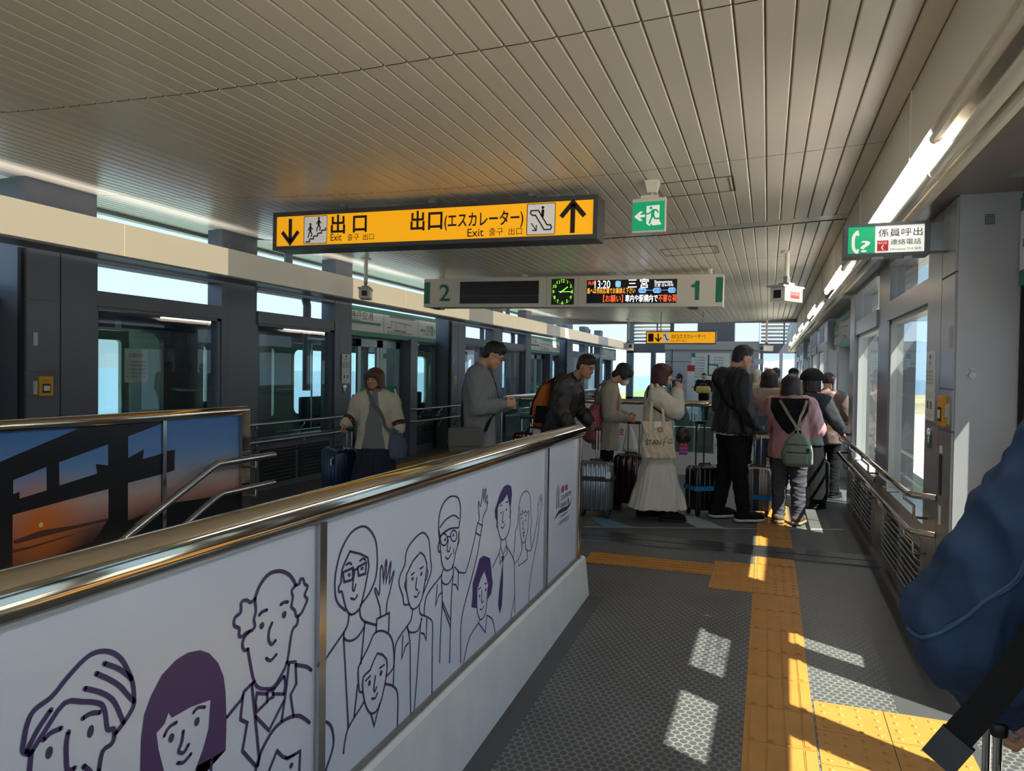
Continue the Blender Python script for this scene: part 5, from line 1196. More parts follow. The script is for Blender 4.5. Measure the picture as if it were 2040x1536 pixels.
def hatch(label, x0, x1, y0, y1):
    t = thing('ceiling_hatch', label, 'hatch', (x0, y0, ceil_z(x0)-.004)); mb = MB()
    for (a, b, c, d) in ((x0, y0, x1, y0), (x1, y0, x1, y1), (x1, y1, x0, y1), (x0, y1, x0, y0), (x1-.03, y0, x1-.03, y1)): mb.cyl((a, b, ceil_z(a)-.002), (c, d, ceil_z(c)-.002), .0035, seg=6)
    o = mb.build('seam', mat('hatch_seam_brown', (104, 90, 72), .7), t); o.matrix_parent_inverse = t.matrix_basis.inverted()
hatch('thin outline of a ceiling hatch just right of the green exit sign', -.80, -.26, 5.30, 5.72)
hatch('thin outline of a ceiling hatch above the right end of the departure board', -1.15, -.55, 8.05, 8.5)
from mathutils.bvhtree import BVHTree
# ================================================================== soft bodies: smooth unions of tapered limbs, meshed with surface nets
class Sdf:
    def __init__(s, lo, hi, h):
        s.h = h; s.lo = np.array(lo, np.float32); s.n = np.ceil((np.array(hi)-s.lo)/h).astype(int)+1
        s.F = np.full(s.n, .12, np.float32)
    def sub(s, lo, hi):
        a = np.maximum(np.floor((np.array(lo)-s.lo)/s.h).astype(int), 0); b = np.minimum(np.ceil((np.array(hi)-s.lo)/s.h).astype(int)+1, s.n)
        if (b <= a).any(): return None, None
        sl = tuple(slice(int(x), int(y)) for x, y in zip(a, b))
        ax = [(np.arange(x, y, dtype=np.float32)*np.float32(s.h)+l) for x, y, l in zip(a, b, s.lo)]
        return sl, np.meshgrid(*ax, indexing='ij', sparse=True)
    def _put(s, sl, d, k, op):
        F = s.F[sl]; d = d.astype(np.float32)
        if op == 'cut':
            d = -d; h = np.maximum(k-np.abs(F-d), 0)/k if k > 0 else 0; s.F[sl] = np.maximum(F, d)+h*h*k*.25
        else:
            h = np.maximum(k-np.abs(F-d), 0)/k if k > 0 else 0; s.F[sl] = np.minimum(F, d)-h*h*k*.25
    def cone(s, a, b, ra, rb=None, k=.02, op='add', flat=None):
        rb = ra if rb is None else rb; a = np.array(a, float); b = np.array(b, float); m = max(ra, rb)+k+.03
        sl, g = s.sub(np.minimum(a, b)-m, np.maximum(a, b)+m)
        if sl is None: return s
        ba = b-a; L = max(1e-9, float(ba@ba)); px, py, pz = g[0]-a[0], g[1]-a[1], g[2]-a[2]
        t = np.clip((px*ba[0]+py*ba[1]+pz*ba[2])/L, 0, 1)
        d = np.sqrt((px-t*ba[0])**2+(py-t*ba[1])**2+(pz-t*ba[2])**2)-(ra+(rb-ra)*t)
        s._put(sl, d, k, op); return s
    def chain(s, pts, rs, k=.02, op='add'):
        for i in range(len(pts)-1): s.cone(pts[i], pts[i+1], rs[i], rs[i+1], k, op)
        return s
    def ell(s, c, r, k=.02, op='add', R=None):
        c = np.array(c, float); r = np.array(r, float); m = r.max()+k+.03
        sl, g = s.sub(c-m, c+m)
        if sl is None: return s
        x, y, z = g[0]-c[0], g[1]-c[1], g[2]-c[2]
        if R is not None:
            R = np.array(R); x, y, z = (R[0][0]*x+R[1][0]*y+R[2][0]*z, R[0][1]*x+R[1][1]*y+R[2][1]*z, R[0][2]*x+R[1][2]*y+R[2][2]*z)
        k0 = np.sqrt((x/r[0])**2+(y/r[1])**2+(z/r[2])**2); k1 = np.sqrt((x/r[0]**2)**2+(y/r[1]**2)**2+(z/r[2]**2)**2)+1e-6
        d = k0*(k0-1)/k1
        s._put(sl, d, k, op); return s
    def rings(s, secs, k=.0, op='add'):
        """vertical stack of superelliptic sections (z, cx, cy, rx, ry) interpolated smoothly: torsos, skirts, coats"""
        secs = sorted(secs); Z = [q[0] for q in secs]
        lo = (min(q[1]-q[3] for q in secs)-.06, min(q[2]-q[4] for q in secs)-.06, Z[0]-.05); hi = (max(q[1]+q[3] for q in secs)+.06, max(q[2]+q[4] for q in secs)+.06, Z[-1]+.05)
        sl, g = s.sub(lo, hi)
        if sl is None: return s
        z = g[2].ravel(); it = lambda i: np.interp(z, Z, [q[i] for q in secs]).reshape(1, 1, -1)
        cx, cy, rx, ry = it(1), it(2), it(3), it(4)
        x, y = (g[0]-cx)/rx, (g[1]-cy)/ry
        rr = (np.abs(x)**2.4+np.abs(y)**2.4)**(1/2.4)
        d = (rr-1)*np.minimum(rx, ry)
        d = np.maximum(d, np.maximum(Z[0]-g[2], g[2]-Z[-1]))
        s._put(sl, d, k, op); return s
    def box(s, c, hf, r=.01, k=.01, op='add', R=None):
        c = np.array(c, float); hf = np.array(hf, float); m = np.linalg.norm(hf)+k+.03
        sl, g = s.sub(c-m, c+m)
        if sl is None: return s
        x, y, z = g[0]-c[0], g[1]-c[1], g[2]-c[2]
        if R is not None:
            R = np.array(R); x, y, z = (R[0][0]*x+R[1][0]*y+R[2][0]*z, R[0][1]*x+R[1][1]*y+R[2][1]*z, R[0][2]*x+R[1][2]*y+R[2][2]*z)
        q = [np.abs(v)-h_+r for v, h_ in zip((x, y, z), hf)]
        d = np.sqrt(np.maximum(q[0], 0)**2+np.maximum(q[1], 0)**2+np.maximum(q[2], 0)**2)+np.minimum(np.maximum(q[0], np.maximum(q[1], q[2])), 0)-r
        s._put(sl, d, k, op); return s
    def plane(s, p, n):                                    # keep the side the normal points away from
        n = np.array(n, float); n /= np.linalg.norm(n); g = s.sub(s.lo, s.lo+s.n*s.h)[1]
        d = (g[0]-p[0])*n[0]+(g[1]-p[1])*n[1]+(g[2]-p[2])*n[2]
        s.F = np.maximum(s.F, d.astype(np.float32)); return s
    def mesh(s, name, m, parent=None, folds=0.0, fscale=9.0, stretch=(1, 1, .45), seed=0, shift=None):
        F = s.F; F[0] = F[-1] = .1; F[:, 0] = F[:, -1] = .1; F[:, :, 0] = F[:, :, -1] = .1
        I = F < 0; n0, n1, n2 = F.shape
        c = [F[i:n0-1+i, j:n1-1+j, k:n2-1+k] for i in (0, 1) for j in (0, 1) for k in (0, 1)]
        ci = sum((q < 0).astype(np.int8) for q in c); act = (ci > 0) & (ci < 8); idx = np.argwhere(act)
        if len(idx) == 0: return None
        vid = np.full(act.shape, -1, np.int32); vid[act] = np.arange(len(idx))
        off = [(i, j, k) for i in (0, 1) for j in (0, 1) for k in (0, 1)]
        val = np.stack([F[idx[:, 0]+o[0], idx[:, 1]+o[1], idx[:, 2]+o[2]] for o in off], 1)
        acc = np.zeros((len(idx), 3)); cntv = np.zeros(len(idx))
        for a in range(8):
            for b in range(a+1, 8):
                if sum(abs(off[a][q]-off[b][q]) for q in range(3)) != 1: continue
                va, vb = val[:, a], val[:, b]; cr = (va < 0) != (vb < 0)
                t = np.where(cr, va/np.where(cr, va-vb, 1), 0)
                acc += cr[:, None]*(np.array(off[a])+t[:, None]*(np.array(off[b])-np.array(off[a]))); cntv += cr
        V = (idx+acc/cntv[:, None])*s.h+s.lo
        quads = []
        for ax in range(3):
            A = [slice(None)]*3; B = [slice(None)]*3; A[ax] = slice(0, -1); B[ax] = slice(1, None)
            fa, fb = I[tuple(A)], I[tuple(B)]; e = np.argwhere(fa != fb)
            u, w_ = (ax+1) % 3, (ax+2) % 3
            ok = (e[:, u] > 0) & (e[:, w_] > 0) & (e[:, u] < F.shape[u]-1) & (e[:, w_] < F.shape[w_]-1); e = e[ok]
            def vv(du, dw):
                q = e.copy(); q[:, u] -= du; q[:, w_] -= dw; return vid[q[:, 0], q[:, 1], q[:, 2]]
            Q = np.stack([vv(1, 1), vv(0, 1), vv(0, 0), vv(1, 0)], 1)
            ins = fa[tuple(e.T)]; Q[~ins] = Q[~ins][:, ::-1]; quads.append(Q)
        Q = np.concatenate(quads); Q = Q[(Q >= 0).all(1)]
        # relax once, then wrinkle along the normals
        me = bpy.data.meshes.new(name)
        for _ in range(2):
            S = np.zeros_like(V); N_ = np.zeros(len(V))
            for a, b in ((0, 1), (1, 2), (2, 3), (3, 0)):
                np.add.at(S, Q[:, a], V[Q[:, b]]); np.add.at(N_, Q[:, a], 1); np.add.at(S, Q[:, b], V[Q[:, a]]); np.add.at(N_, Q[:, b], 1)
            V = V*.55+.45*S/np.maximum(N_, 1)[:, None]
        if folds:
            nrm = np.zeros_like(V); fn = np.cross(V[Q[:, 2]]-V[Q[:, 0]], V[Q[:, 3]]-V[Q[:, 1]])
            for a in range(4): np.add.at(nrm, Q[:, a], fn)
            nrm /= np.linalg.norm(nrm, axis=1)[:, None]+1e-9
            rs = np.random.RandomState(seed+5); P_ = V*np.array(stretch)*fscale; dsp = np.zeros(len(V))
            for q in range(5):
                w0 = rs.normal(size=3); w0 /= np.linalg.norm(w0); w1 = rs.normal(size=3)*.6
                ph = P_@w0*(2.2+q*1.3)+1.4*np.sin(P_@w1*1.7+rs.rand()*6)+rs.rand()*6
                dsp += (1-2*np.abs(np.sin(ph)))*(1/(1+.6*q))
            V = V+nrm*((dsp+.75)*folds*.40)[:, None]
        if shift is not None: V = V+np.array(shift)
        me.vertices.add(len(V)); me.vertices.foreach_set('co', V.astype(np.float32).ravel())
        me.loops.add(Q.size); me.loops.foreach_set('vertex_index', Q.astype(np.int32).ravel())
        me.polygons.add(len(Q)); me.polygons.foreach_set('loop_start', np.arange(0, Q.size, 4, dtype=np.int32)); me.polygons.foreach_set('loop_total', np.full(len(Q), 4, np.int32))
        me.polygons.foreach_set('use_smooth', np.ones(len(Q), bool)); me.update(calc_edges=True); me.validate()
        me.materials.append(m); o = bpy.data.objects.new(name, me); COL.objects.link(o)
        if parent is not None: o.parent = parent
        return o
def rotm(pitch=0.0, yaw=0.0, roll=0.0):
    """head rotation: pitch > 0 looks down, yaw > 0 turns to the person's left, roll > 0 tips to the right"""
    return np.array(Matrix.Rotation(math.radians(yaw), 3, 'Z') @ Matrix.Rotation(math.radians(-pitch), 3, 'X') @ Matrix.Rotation(math.radians(roll), 3, 'Y'))
M['skin'] = mat('skin', (196, 148, 122), .5, vary=.05, vscale=14); M['skin_pale'] = mat('fair_skin', (214, 172, 150), .5, vary=.04, vscale=14); M['skin_tan'] = mat('tanned_skin', (184, 134, 104), .5, vary=.06, vscale=14)
def hair_mat(name, rgb, rough):
    m = mat(name, rgb, rough); n = m.node_tree; b = n.nodes['Principled BSDF']; tc = n.nodes.new('ShaderNodeTexCoord'); mp = n.nodes.new('ShaderNodeMapping'); mp.inputs['Scale'].default_value = (190, 190, 9)
    no = n.nodes.new('ShaderNodeTexNoise'); no.inputs['Scale'].default_value = 1.0; no.inputs['Detail'].default_value = 2; bp = n.nodes.new('ShaderNodeBump'); bp.inputs['Strength'].default_value = .9; bp.inputs['Distance'].default_value = .006
    n.links.new(tc.outputs['Object'], mp.inputs[0]); n.links.new(mp.outputs[0], no.inputs['Vector']); n.links.new(no.outputs['Fac'], bp.inputs['Height']); n.links.new(bp.outputs[0], b.inputs['Normal'])
    mx = n.nodes.new('ShaderNodeMix'); mx.data_type = 'RGBA'; c = lin(rgb); mx.inputs[6].default_value = tuple(x*.65 for x in c)+(1,); mx.inputs[7].default_value = tuple(min(1, x*1.5) for x in c)+(1,); n.links.new(no.outputs['Fac'], mx.inputs[0]); n.links.new(mx.outputs[2], b.inputs['Base Color'])
    return m
M['hair'] = hair_mat('black_hair', (24, 20, 20), .5); M['hair_brown'] = hair_mat('brown_hair', (96, 64, 48), .5); M['hair_red'] = hair_mat('wine_brown_hair', (72, 34, 36), .45); M['hair_dark'] = hair_mat('dark_brown_hair', (44, 32, 30), .5); M['hair_grey'] = hair_mat('white_grey_hair', (190, 186, 180), .6)
M['eye_white'] = mat('eye_white', (176, 166, 156), .25); M['iris'] = mat('dark_iris', (30, 20, 16), .15); M['lips'] = mat('lips', (168, 92, 84), .45)
class Person:
    """One standing figure in its own frame: +Y is where it faces, +X its right hand side, feet on z = 0."""
    def __init__(s, name, label, loc, face, H=1.65, lean=0.0, pitch=0.0, yaw=0.0, roll=0.0, build_=1.0, h=.0085, skin='skin', arms=None, legs=None, group=None, hunch=0.0, drop=0.0):
        s.k = k = H/1.7; s.H = H; s.lean = math.radians(lean); s.b = build_; s.h = h; s.skin = M[skin]
        s.loc = Vector(loc); s.rz = face
        L = lambda z: (math.sin(s.lean)*max(0, z-.92)*k, ((.92+(z-.92)*math.cos(s.lean)) if z > .92 else z)*k)
        def up(x, y, z): a, b = L(z); return np.array([x*k, y*k+a, b])
        s.up = up
        s.hipw = .088; sh = .185*(.94+.06*build_)
        s.shl = {q: up(q*sh, 0.0-.01, 1.385-drop) for q in (1, -1)}; s.drop = drop
        s.neck0 = up(0, -.01, 1.40); s.neck1 = up(0, .025+hunch, 1.50)
        s.R = rotm(pitch, yaw, roll)
        s.hc = s.neck1+np.array([0, .012, .0])*k+s.R@np.array([0, .018, .088])*k
        arms = arms or {}
        s.arm = {}
        for q in (1, -1):
            e, w_, d = arms.get(q, ((q*.255, -.02, 1.105), (q*.265, .045, .86), None))
            e = np.array(e)*k; w_ = np.array(w_)*k
            s.arm[q] = (s.shl[q], e, w_, np.array(d, float) if d is not None else None)
        legs = legs or {}
        s.leg = {}
        for q in (1, -1):
            kn, an, toe = legs.get(q, ((q*.10, .01, .485), (q*.105, -.02, .085), (q*.25, 1, 0)))
            s.leg[q] = (np.array([q*s.hipw, 0, .90])*k, np.array(kn)*k, np.array(an)*k, np.array(toe, float)/np.linalg.norm(toe))
        s.name = name; s.label = label; s.group = group; s.root = None
    def hp(s, x, y, z): return s.hc+s.R@(np.array([x, y, z])*s.k*1.0)
    def grid(s, pad=.12, z0=0.0, z1=None, h=None):
        P_ = [s.hc, *[a for q in (1, -1) for a in s.arm[q][:3]], *[a for q in (1, -1) for a in s.leg[q][:3]]]
        P_ = np.array(P_); lo = P_.min(0)-pad-.06; hi = P_.max(0)+pad+.06; lo[0] = min(lo[0], -.30); hi[0] = max(hi[0], .30); lo[1] = min(lo[1], -.28); hi[1] = max(hi[1], .30)
        lo[2] = z0-.02; hi[2] = (z1 if z1 is not None else s.hc[2]+.16*s.k)
        return Sdf(lo, hi, h or s.h)
    def head_sdf(s, g):
        k = s.k; R = s.R; e = lambda c, r, kk=.02, op='add': g.ell(s.hp(*c), np.array(r)*k, kk*k, op, R)
        e((0, -.012, .030), (.073, .092, .082)); e((0, .018, -.040), (.060, .066, .066), .03); e((0, .058, -.086), (.026, .024, .022), .025)
        g.cone(s.hp(-.048, .030, -.062), s.hp(-.020, .066, -.088), .020*k, .018*k, .03*k); g.cone(s.hp(.048, .030, -.062), s.hp(.020, .066, -.088), .020*k, .018*k, .03*k)
        for q in (1, -1):
            e((q*.034, .062, -.028), (.024, .020, .022), .02)                       # cheeks
            g.cone(s.hp(q*.012, .077, .022), s.hp(q*.045, .062, .020), .009*k, .007*k, .015*k)   # brow
            e((q*.031, .088, .002), (.017, .014, .011), .010, 'cut')                # socket
            e((q*.076, -.008, -.008), (.011, .021, .031), .008); e((q*.084, -.002, -.006), (.006, .011, .018), .006, 'cut')
        g.cone(s.hp(0, .078, .012), s.hp(0, .099, -.026), .0075*k, .0105*k, .012*k); g.cone(s.hp(-.011, .088, -.030), s.hp(.011, .088, -.030), .0075*k, None, .008*k)
        e((0, .079, -.056), (.022, .010, .007), .006); e((0, .077, -.067), (.018, .010, .007), .006); e((0, .092, -.0615), (.022, .006, .0018), .003, 'cut')
        g.chain([s.neck0, s.neck1+s.R@np.array([0, -.012, .015])*k], [.056*k, .050*k], .03*k)
    def hand_sdf(s, g, q, curl=.55, spread=1.0):
        sh, e, w_, d = s.arm[q]; k = s.k
        f = (w_-e)/np.linalg.norm(w_-e) if d is None else d/np.linalg.norm(d)
        ref = np.array([q*1.0, .25, .1]); n_ = ref-f*(ref@f); n_ /= np.linalg.norm(n_)       # back of the hand faces outwards
        sd = np.cross(f, n_)*q                                                              # towards the thumb
        if sd@np.array([0, 1, .6]) < 0: sd = -sd
        pw_ = w_+f*.035*k
        s.palm = {**getattr(s, 'palm', {}), q: (w_+f*.06*k, f, n_, sd)}
        for t in (-.026, -.009, .009, .026): g.cone(w_+sd*t*.7*k, w_+f*.078*k+sd*t*k, .0125*k, .0105*k, .012*k)
        L = (.074, .084, .078, .060)
        for i, t in enumerate((.028, .0095, -.0095, -.028)):
            a = w_+f*.080*k+sd*t*k; ang = curl*(.9+.1*i); Lk = L[i]*k
            d1 = f*math.cos(ang)-n_*math.sin(ang)+sd*t*3*spread; d1 /= np.linalg.norm(d1); d2 = f*math.cos(ang*2.1)-n_*math.sin(ang*2.1); d3 = f*math.cos(ang*2.8)-n_*math.sin(ang*2.8)
            b = a+d1*Lk*.45; c = b+d2*Lk*.32; e2 = c+d3*Lk*.23
            g.chain([a, b, c, e2], [.0095*k, .0088*k, .0080*k, .0068*k], .004*k)
        a = w_+f*.022*k+sd*.024*k; b = a+(f*.62+sd*.62-n_*.35)*.040*k; c = b+(f*.85+sd*.15-n_*.45)*.034*k
        g.chain([a, b, c], [.0130*k, .0105*k, .0080*k], .010*k)
    def body(s, curl={1: .5, -1: .5}, parts=True):
        k = s.k; b = s.b; g = s.grid()
        up = s.up
        # trunk
        def tr(z, rx, ry, cy=0.0): c = up(0, cy, z); return (c[2], c[0], c[1], rx*k*b, ry*k*b)
        g.rings([tr(.80, .135, .10, -.01), tr(.90, .155, .112, -.01), tr(1.02, .130, .098), tr(1.12, .125, .098), tr(1.25, .150, .112, .005), tr(1.36-s.drop*.8, .150, .095, -.005), tr(1.42, .085, .065, -.01)], .02)
        for q in (1, -1): g.cone(s.shl[q], up(q*.05, -.01, 1.395), .058*k, .062*k, .05*k)
        for q in (1, -1):
            sh, e, w_, d = s.arm[q]; g.chain([sh, e], [.056*k*b, .042*k*b], .03*k); g.chain([e, e+(w_-e)*.3, w_], [.041*k*b, .041*k*b, .026*k], .012*k)
            s.hand_sdf(g, q, curl.get(q, .5))
            hp_, kn, an, toe = s.leg[q]; g.chain([hp_, kn], [.085*k*b, .056*k*b], .03*k); g.chain([kn, kn+(an-kn)*.3+np.array([0, -.012, 0])*k, an], [.053*k*b, .052*k*b, .036*k], .02*k)
            g.chain([an+np.array([0, 0, -.02])*k-toe*.03*k, an+toe*.13*k+np.array([0, 0, -.045])*k], [.040*k, .030*k], .02*k)
        s.head_sdf(g)
        o = g.mesh(s.name, s.skin); o.location = s.loc; o.rotation_euler = (0, 0, s.rz)
        tag(o, s.label, 'person', s.group); s.root = o
        if parts: s.face()
        return o
    def face(s, lips=True, brow='hair', eyes=True):
        k = s.k
        if eyes:
            for q in (1, -1):
                mb = MB(); mb.ball(s.hp(q*.031, .0710, .002), .0112*k, 14, 10, Matrix(s.R.tolist())); e = mb.build('eye', M['eye_white'], s.root, smooth=True)
                mb = MB(); mb.ball(s.hp(q*.031, .0805, .0005), (.0066*k, .0035*k, .0060*k), 12, 8, Matrix(s.R.tolist())); mb.build('iris', M['iris'], e, smooth=True)
                mb = MB(); mb.tube([s.hp(q*.016, .0815, .0085), s.hp(q*.031, .0845, .0105), s.hp(q*.046, .0755, .0065)], .0022*k, 8); mb.build('eyelid', s.skin, e, smooth=True)
                mb = MB(); mb.tube([s.hp(q*.013, .0870, .0225), s.hp(q*.030, .0840, .0290), s.hp(q*.050, .0680, .0230)], [.0026*k, .0034*k, .0018*k], 8); mb.build('eyebrow', M[brow], s.root, smooth=True)
        if lips:
            mb = MB(); mb.ball(s.hp(0, .0815, -.0565), (.019*k, .0075*k, .0045*k), 16, 8, Matrix(s.R.tolist())); mb.ball(s.hp(0, .0795, -.0665), (.016*k, .0080*k, .0050*k), 16, 8, Matrix(s.R.tolist())); mb.build('lips', M['lips'], s.root, smooth=True)
    # ---- clothing
    def trousers(s, m, name='trousers', r=1.0, top=.98, hem=.07, folds=.006, h=None, flare=1.0, seed=1):
        k = s.k; b = s.b; g = s.grid(z1=1.1*k, h=h)
        g.rings([(.78*k, 0, -.008*k, .150*k*b, .118*k*b), (.90*k, 0, -.012*k, .170*k*b, .130*k*b), (top*k, 0, 0, .148*k*b, .115*k*b)], .01)
        for q in (1, -1):
            hp_, kn, an, toe = s.leg[q]; g.chain([hp_+np.array([0, 0, -.04*k]), kn, an+np.array([0, 0, -.01])], [.098*k*b*r, .074*k*b*r, .058*k*b*r*flare], .02*k)
        g.plane((0, 0, hem*k), (0, 0, -1))
        return g.mesh(name, m, s.root, folds, 11, (1, 1, 1.5), seed)
    def shoes(s, m, name='shoe', sole=None, size=1.0, high=0.0, tint=None):
        k = s.k; out = []
        for q in (1, -1):
            hp_, kn, an, toe = s.leg[q]; a = an.copy()
            base = a[2]-.085*k
            g = Sdf(a-.26*k, a+.26*k, .0075); sd = np.array([-toe[1], toe[0], 0])
            for t in (-.018, .018): g.cone((*(a+sd*t*k-toe*.045*k)[:2], base+.050), (*(a+sd*t*k+toe*.10*k)[:2], base+.048), .040*k*size, .036*k*size, .02)
            g.cone((*(a+toe*.10*k)[:2], base+.046), (*(a+toe*.165*k)[:2], base+.036), .042*k*size, .034*k*size, .03)
            g.cone(a+np.array([0, 0, .0]), a+np.array([0, 0, .02+high])*k, .050*k*size, .050*k*size if not high else .056*k, .03)
            g.plane((0, 0, base+.020), (0, 0, -1))
            o = g.mesh(name, m, s.root, .0015, 30)
            g = Sdf(a-.26*k, a+.26*k, .0075)
            for t in (-.020, .020): g.cone((*(a+sd*t*k-toe*.05*k)[:2], base+.016), (*(a+sd*t*k+toe*.13*k)[:2], base+.018), .040*k*size, .038*k*size, .015)
            g.cone((*(a+toe*.11*k)[:2], base+.018), (*(a+toe*.172*k)[:2], base+.022), .045*k*size, .034*k*size, .02)
            g.plane((0, 0, base+.001), (0, 0, -1)); g.plane((0, 0, base+.030), (0, 0, 1))
            g.mesh('sole', sole or M['rubber'], o); out.append(o)
        return out
    def top(s, m, name='jacket', r=1.0, hem=.80, folds=.007, collar=.035, sleeve=1.0, sl_r=1.0, hood=False, cut=None, flare=1.0, open_=0.0, h=None, seed=2, neck=1.0, cuffgap=.02, belly=0.0):
        k = s.k; b = s.b*r; up = s.up; g = s.grid(z1=s.neck1[2]+.09*k, h=h)
        def tr(z, rx, ry, cy=0.0): c = up(0, cy, z); return (c[2], c[0], c[1], rx*k*b, ry*k*b)
        fl = 1+.10*(flare-1)
        secs = [tr(hem-.03, .178*flare, .140*flare, -.005+belly*.3), tr(.94, .172*fl, .135*fl, -.005+belly*.5), tr(1.08, .158, .130, .0+belly), tr(1.26, .172, .136, .004), tr(1.36-s.drop*.8, .168, .112, -.006), tr(1.43, .095, .080, -.012)]
        g.rings(secs, .02)
        for q in (1, -1): g.cone(s.shl[q], up(q*.055, -.01, 1.395), .066*k*r, .072*k*r, .06*k)
        for q in (1, -1):
            sh, e, w_, d = s.arm[q]
            wend = e+(w_-e)*(sleeve-cuffgap/.25) if sleeve > .3 else None
            g.chain([sh, e], [.076*k*b*sl_r, .062*k*b*sl_r], .045*k)
            if wend is not None: g.chain([e, e+(wend-e)*.6, wend], [.060*k*b*sl_r, .056*k*b*sl_r, .043*k*b*sl_r], .012*k)
        if collar: g.cone(s.neck0+np.array([0, -.004, .01])*k, s.neck0+(s.neck1-s.neck0)*.55, .074*k*neck, .066*k*neck, .02*k)
        if hood:
            c = up(0, -.105, 1.425); g.ell(c, np.array([.130, .085, .060])*k, .03*k); g.ell(up(0, -.135, 1.36), np.array([.100, .060, .085])*k, .03*k)
        # open neck
        g.cone(s.neck0+(s.neck1-s.neck0)*.30, s.neck0+(s.neck1-s.neck0)*1.6+np.array([0, .02, .02])*k, .055*k*neck, .062*k*neck, .008, 'cut')
        if open_:
            # a front opening that widens towards the hem
            for t in np.linspace(0, 1, 26):
                z = 1.44-.72*t; c = up(0, .16, z); g.ell(c, np.array([.018+open_*t, .16, .09])*k, .01, 'cut')
        if cut: cut(g)
        g.plane((0, 0, hem*k), (0, 0, -1))
        return g.mesh(name, m, s.root, folds, 9, (1, 1, .6), seed)
    def skirt(s, m, top=1.02, hem=.12, w0=.145, w1=.27, d1=.24, folds=.016, name='skirt', cy=0.0, h=None, tier=None):
        k = s.k; g = Sdf((-.42, -.40, hem*k-.03), (.42, .42, top*k+.05), h or s.h)
        secs = [(top*k, 0, 0, w0*k*s.b, .115*k*s.b), (.90*k, 0, -.005, .172*k*s.b, .135*k*s.b)]
        if tier: secs += [(tier*k+.005, 0, cy*.3, (.172+(w1-.172)*.30)*k, .16*k), (tier*k-.03, 0, cy*.4, (.172+(w1-.172)*.45)*k, .18*k)]
        secs += [((hem-.02)*k, 0, cy, w1*k, d1*k)]
        g.rings(secs, 0); g.plane((0, 0, hem*k), (0, 0, -1))
        return g.mesh(name, m, s.root, folds, 10, (1, 1, .12), 4)
    def hair(s, m, style='short', name='hair', h=.0065, **kw):
        k = s.k; R = s.R; g = Sdf(s.hc-np.array([.24, .26, .48])*k, s.hc+np.array([.24, .24, .19])*k, h)
        e = lambda c, r, kk=.015, op='add': g.ell(s.hp(*c), np.array(r)*k, kk*k, op, R)
        if style == 'short':
            e((0, -.020, .040), (.081, .097, .086)); e((0, .035, .085), (.060, .050, .036), .03); e((0, -.058, -.030), (.066, .046, .060), .03)
            e((0, .085, -.045), (.100, .085, .110), .012, 'cut'); e((0, .085, -.095), (.120, .130, .090), .012, 'cut')
            e((.080, .035, -.02), (.03, .05, .05), .01, 'cut'); e((-.080, .035, -.02), (.03, .05, .05), .01, 'cut')
        elif style == 'crop':
            e((0, -.014, .042), (.080, .096, .088)); e((0, .03, .097), (.060, .054, .036), .03); e((0, -.056, -.025), (.064, .044, .056), .03)
            e((0, .102, -.035), (.105, .080, .098), .010, 'cut'); e((0, .090, -.090), (.120, .135, .078), .012, 'cut'); e((.082, .048, .0), (.03, .045, .050), .01, 'cut'); e((-.082, .048, .0), (.03, .045, .050), .01, 'cut')
        elif style == 'bob':
            L = kw.get('L', .10); w_ = kw.get('w', 1.0)
            e((0, -.018, .035), (.090*w_, .104, .090))
            for x, y, r in ((0, -.055, .075), (.055, -.03, .055), (-.055, -.03, .055), (.072, .015, .036), (-.072, .015, .036)):
                g.cone(s.hp(x*w_, y, .03), s.hp(x*1.18*w_, y*1.08, -.02-L), r*k, r*.86*k, .03*k)
            e((0, .125, kw.get('face', -.045)), (.062, .100, .095), .012, 'cut'); e((0, .085, -.13), (.050, .075, .10), .012, 'cut')
            if kw.get('bangs', True): e((0, .066, .055), (.064, .030, .040), .02); e((0, .115, -.030), (.060, .055, .058), .010, 'cut')
            p = s.hp(0, 0, -.02-L-.012); n_ = R@np.array([0, 0, -1]); g.plane(p, n_)
        elif style == 'long':
            L = kw.get('L', .24)
            e((0, -.018, .035), (.088, .104, .090))
            for x, y, r in ((0, -.060, .070), (.050, -.045, .055), (-.050, -.045, .055), (.072, .005, .034), (-.072, .005, .034)):
                a = s.hp(x, y, .02); b = s.hp(x*1.15, y, -.09); c = b+np.array([0, -.02, -(L-.09)])*k
                g.chain([a, b, c], [r*k, r*.92*k, r*.78*k], .03*k)
            e((0, .125, -.045), (.060, .100, .095), .012, 'cut')
            g.plane(s.hc+np.array([0, 0, -L-.02])*k, (0, 0, -1))
        elif style == 'mop':
            e((0, -.015, .038), (.088, .106, .092)); e((0, .055, .045), (.070, .042, .050), .03); e((.074, .02, -.01), (.020, .045, .050), .02); e((-.074, .02, -.01), (.020, .045, .050), .02); e((0, -.07, -.055), (.062, .045, .055), .03)
            e((0, .120, -.050), (.062, .075, .085), .010, 'cut')
        elif style == 'up':
            e((0, -.018, .036), (.083, .100, .087)); e((0, .095, -.045), (.075, .080, .105), .012, 'cut'); e((0, .0, -.115), (.13, .17, .08), .012, 'cut')
        if kw.get('extra'): kw['extra'](g)
        return g.mesh(name, m, s.root, kw.get('folds', .0035), 26, (1, 1, .35), 8)
    def glasses(s, m):
        k = s.k; mb = MB()
        for q in (1, -1):
            ring = [s.hp(q*.033+.022*math.cos(a), .096-.10*abs(.022*math.cos(a)), .0+.017*math.sin(a)) for a in np.linspace(0, 2*math.pi, 17)[:-1]]
            mb.tube(ring, .0018*k, 6, closed=True); mb.tube([s.hp(q*.054, .092, .004), s.hp(q*.076, .05, .006), s.hp(q*.083, -.004, .002)], .0018*k, 6)
        mb.tube([s.hp(-.011, .098, .003), s.hp(0, .100, .006), s.hp(.011, .098, .003)], .0016*k, 6)
        return mb.build('glasses', m, s.root, smooth=True)
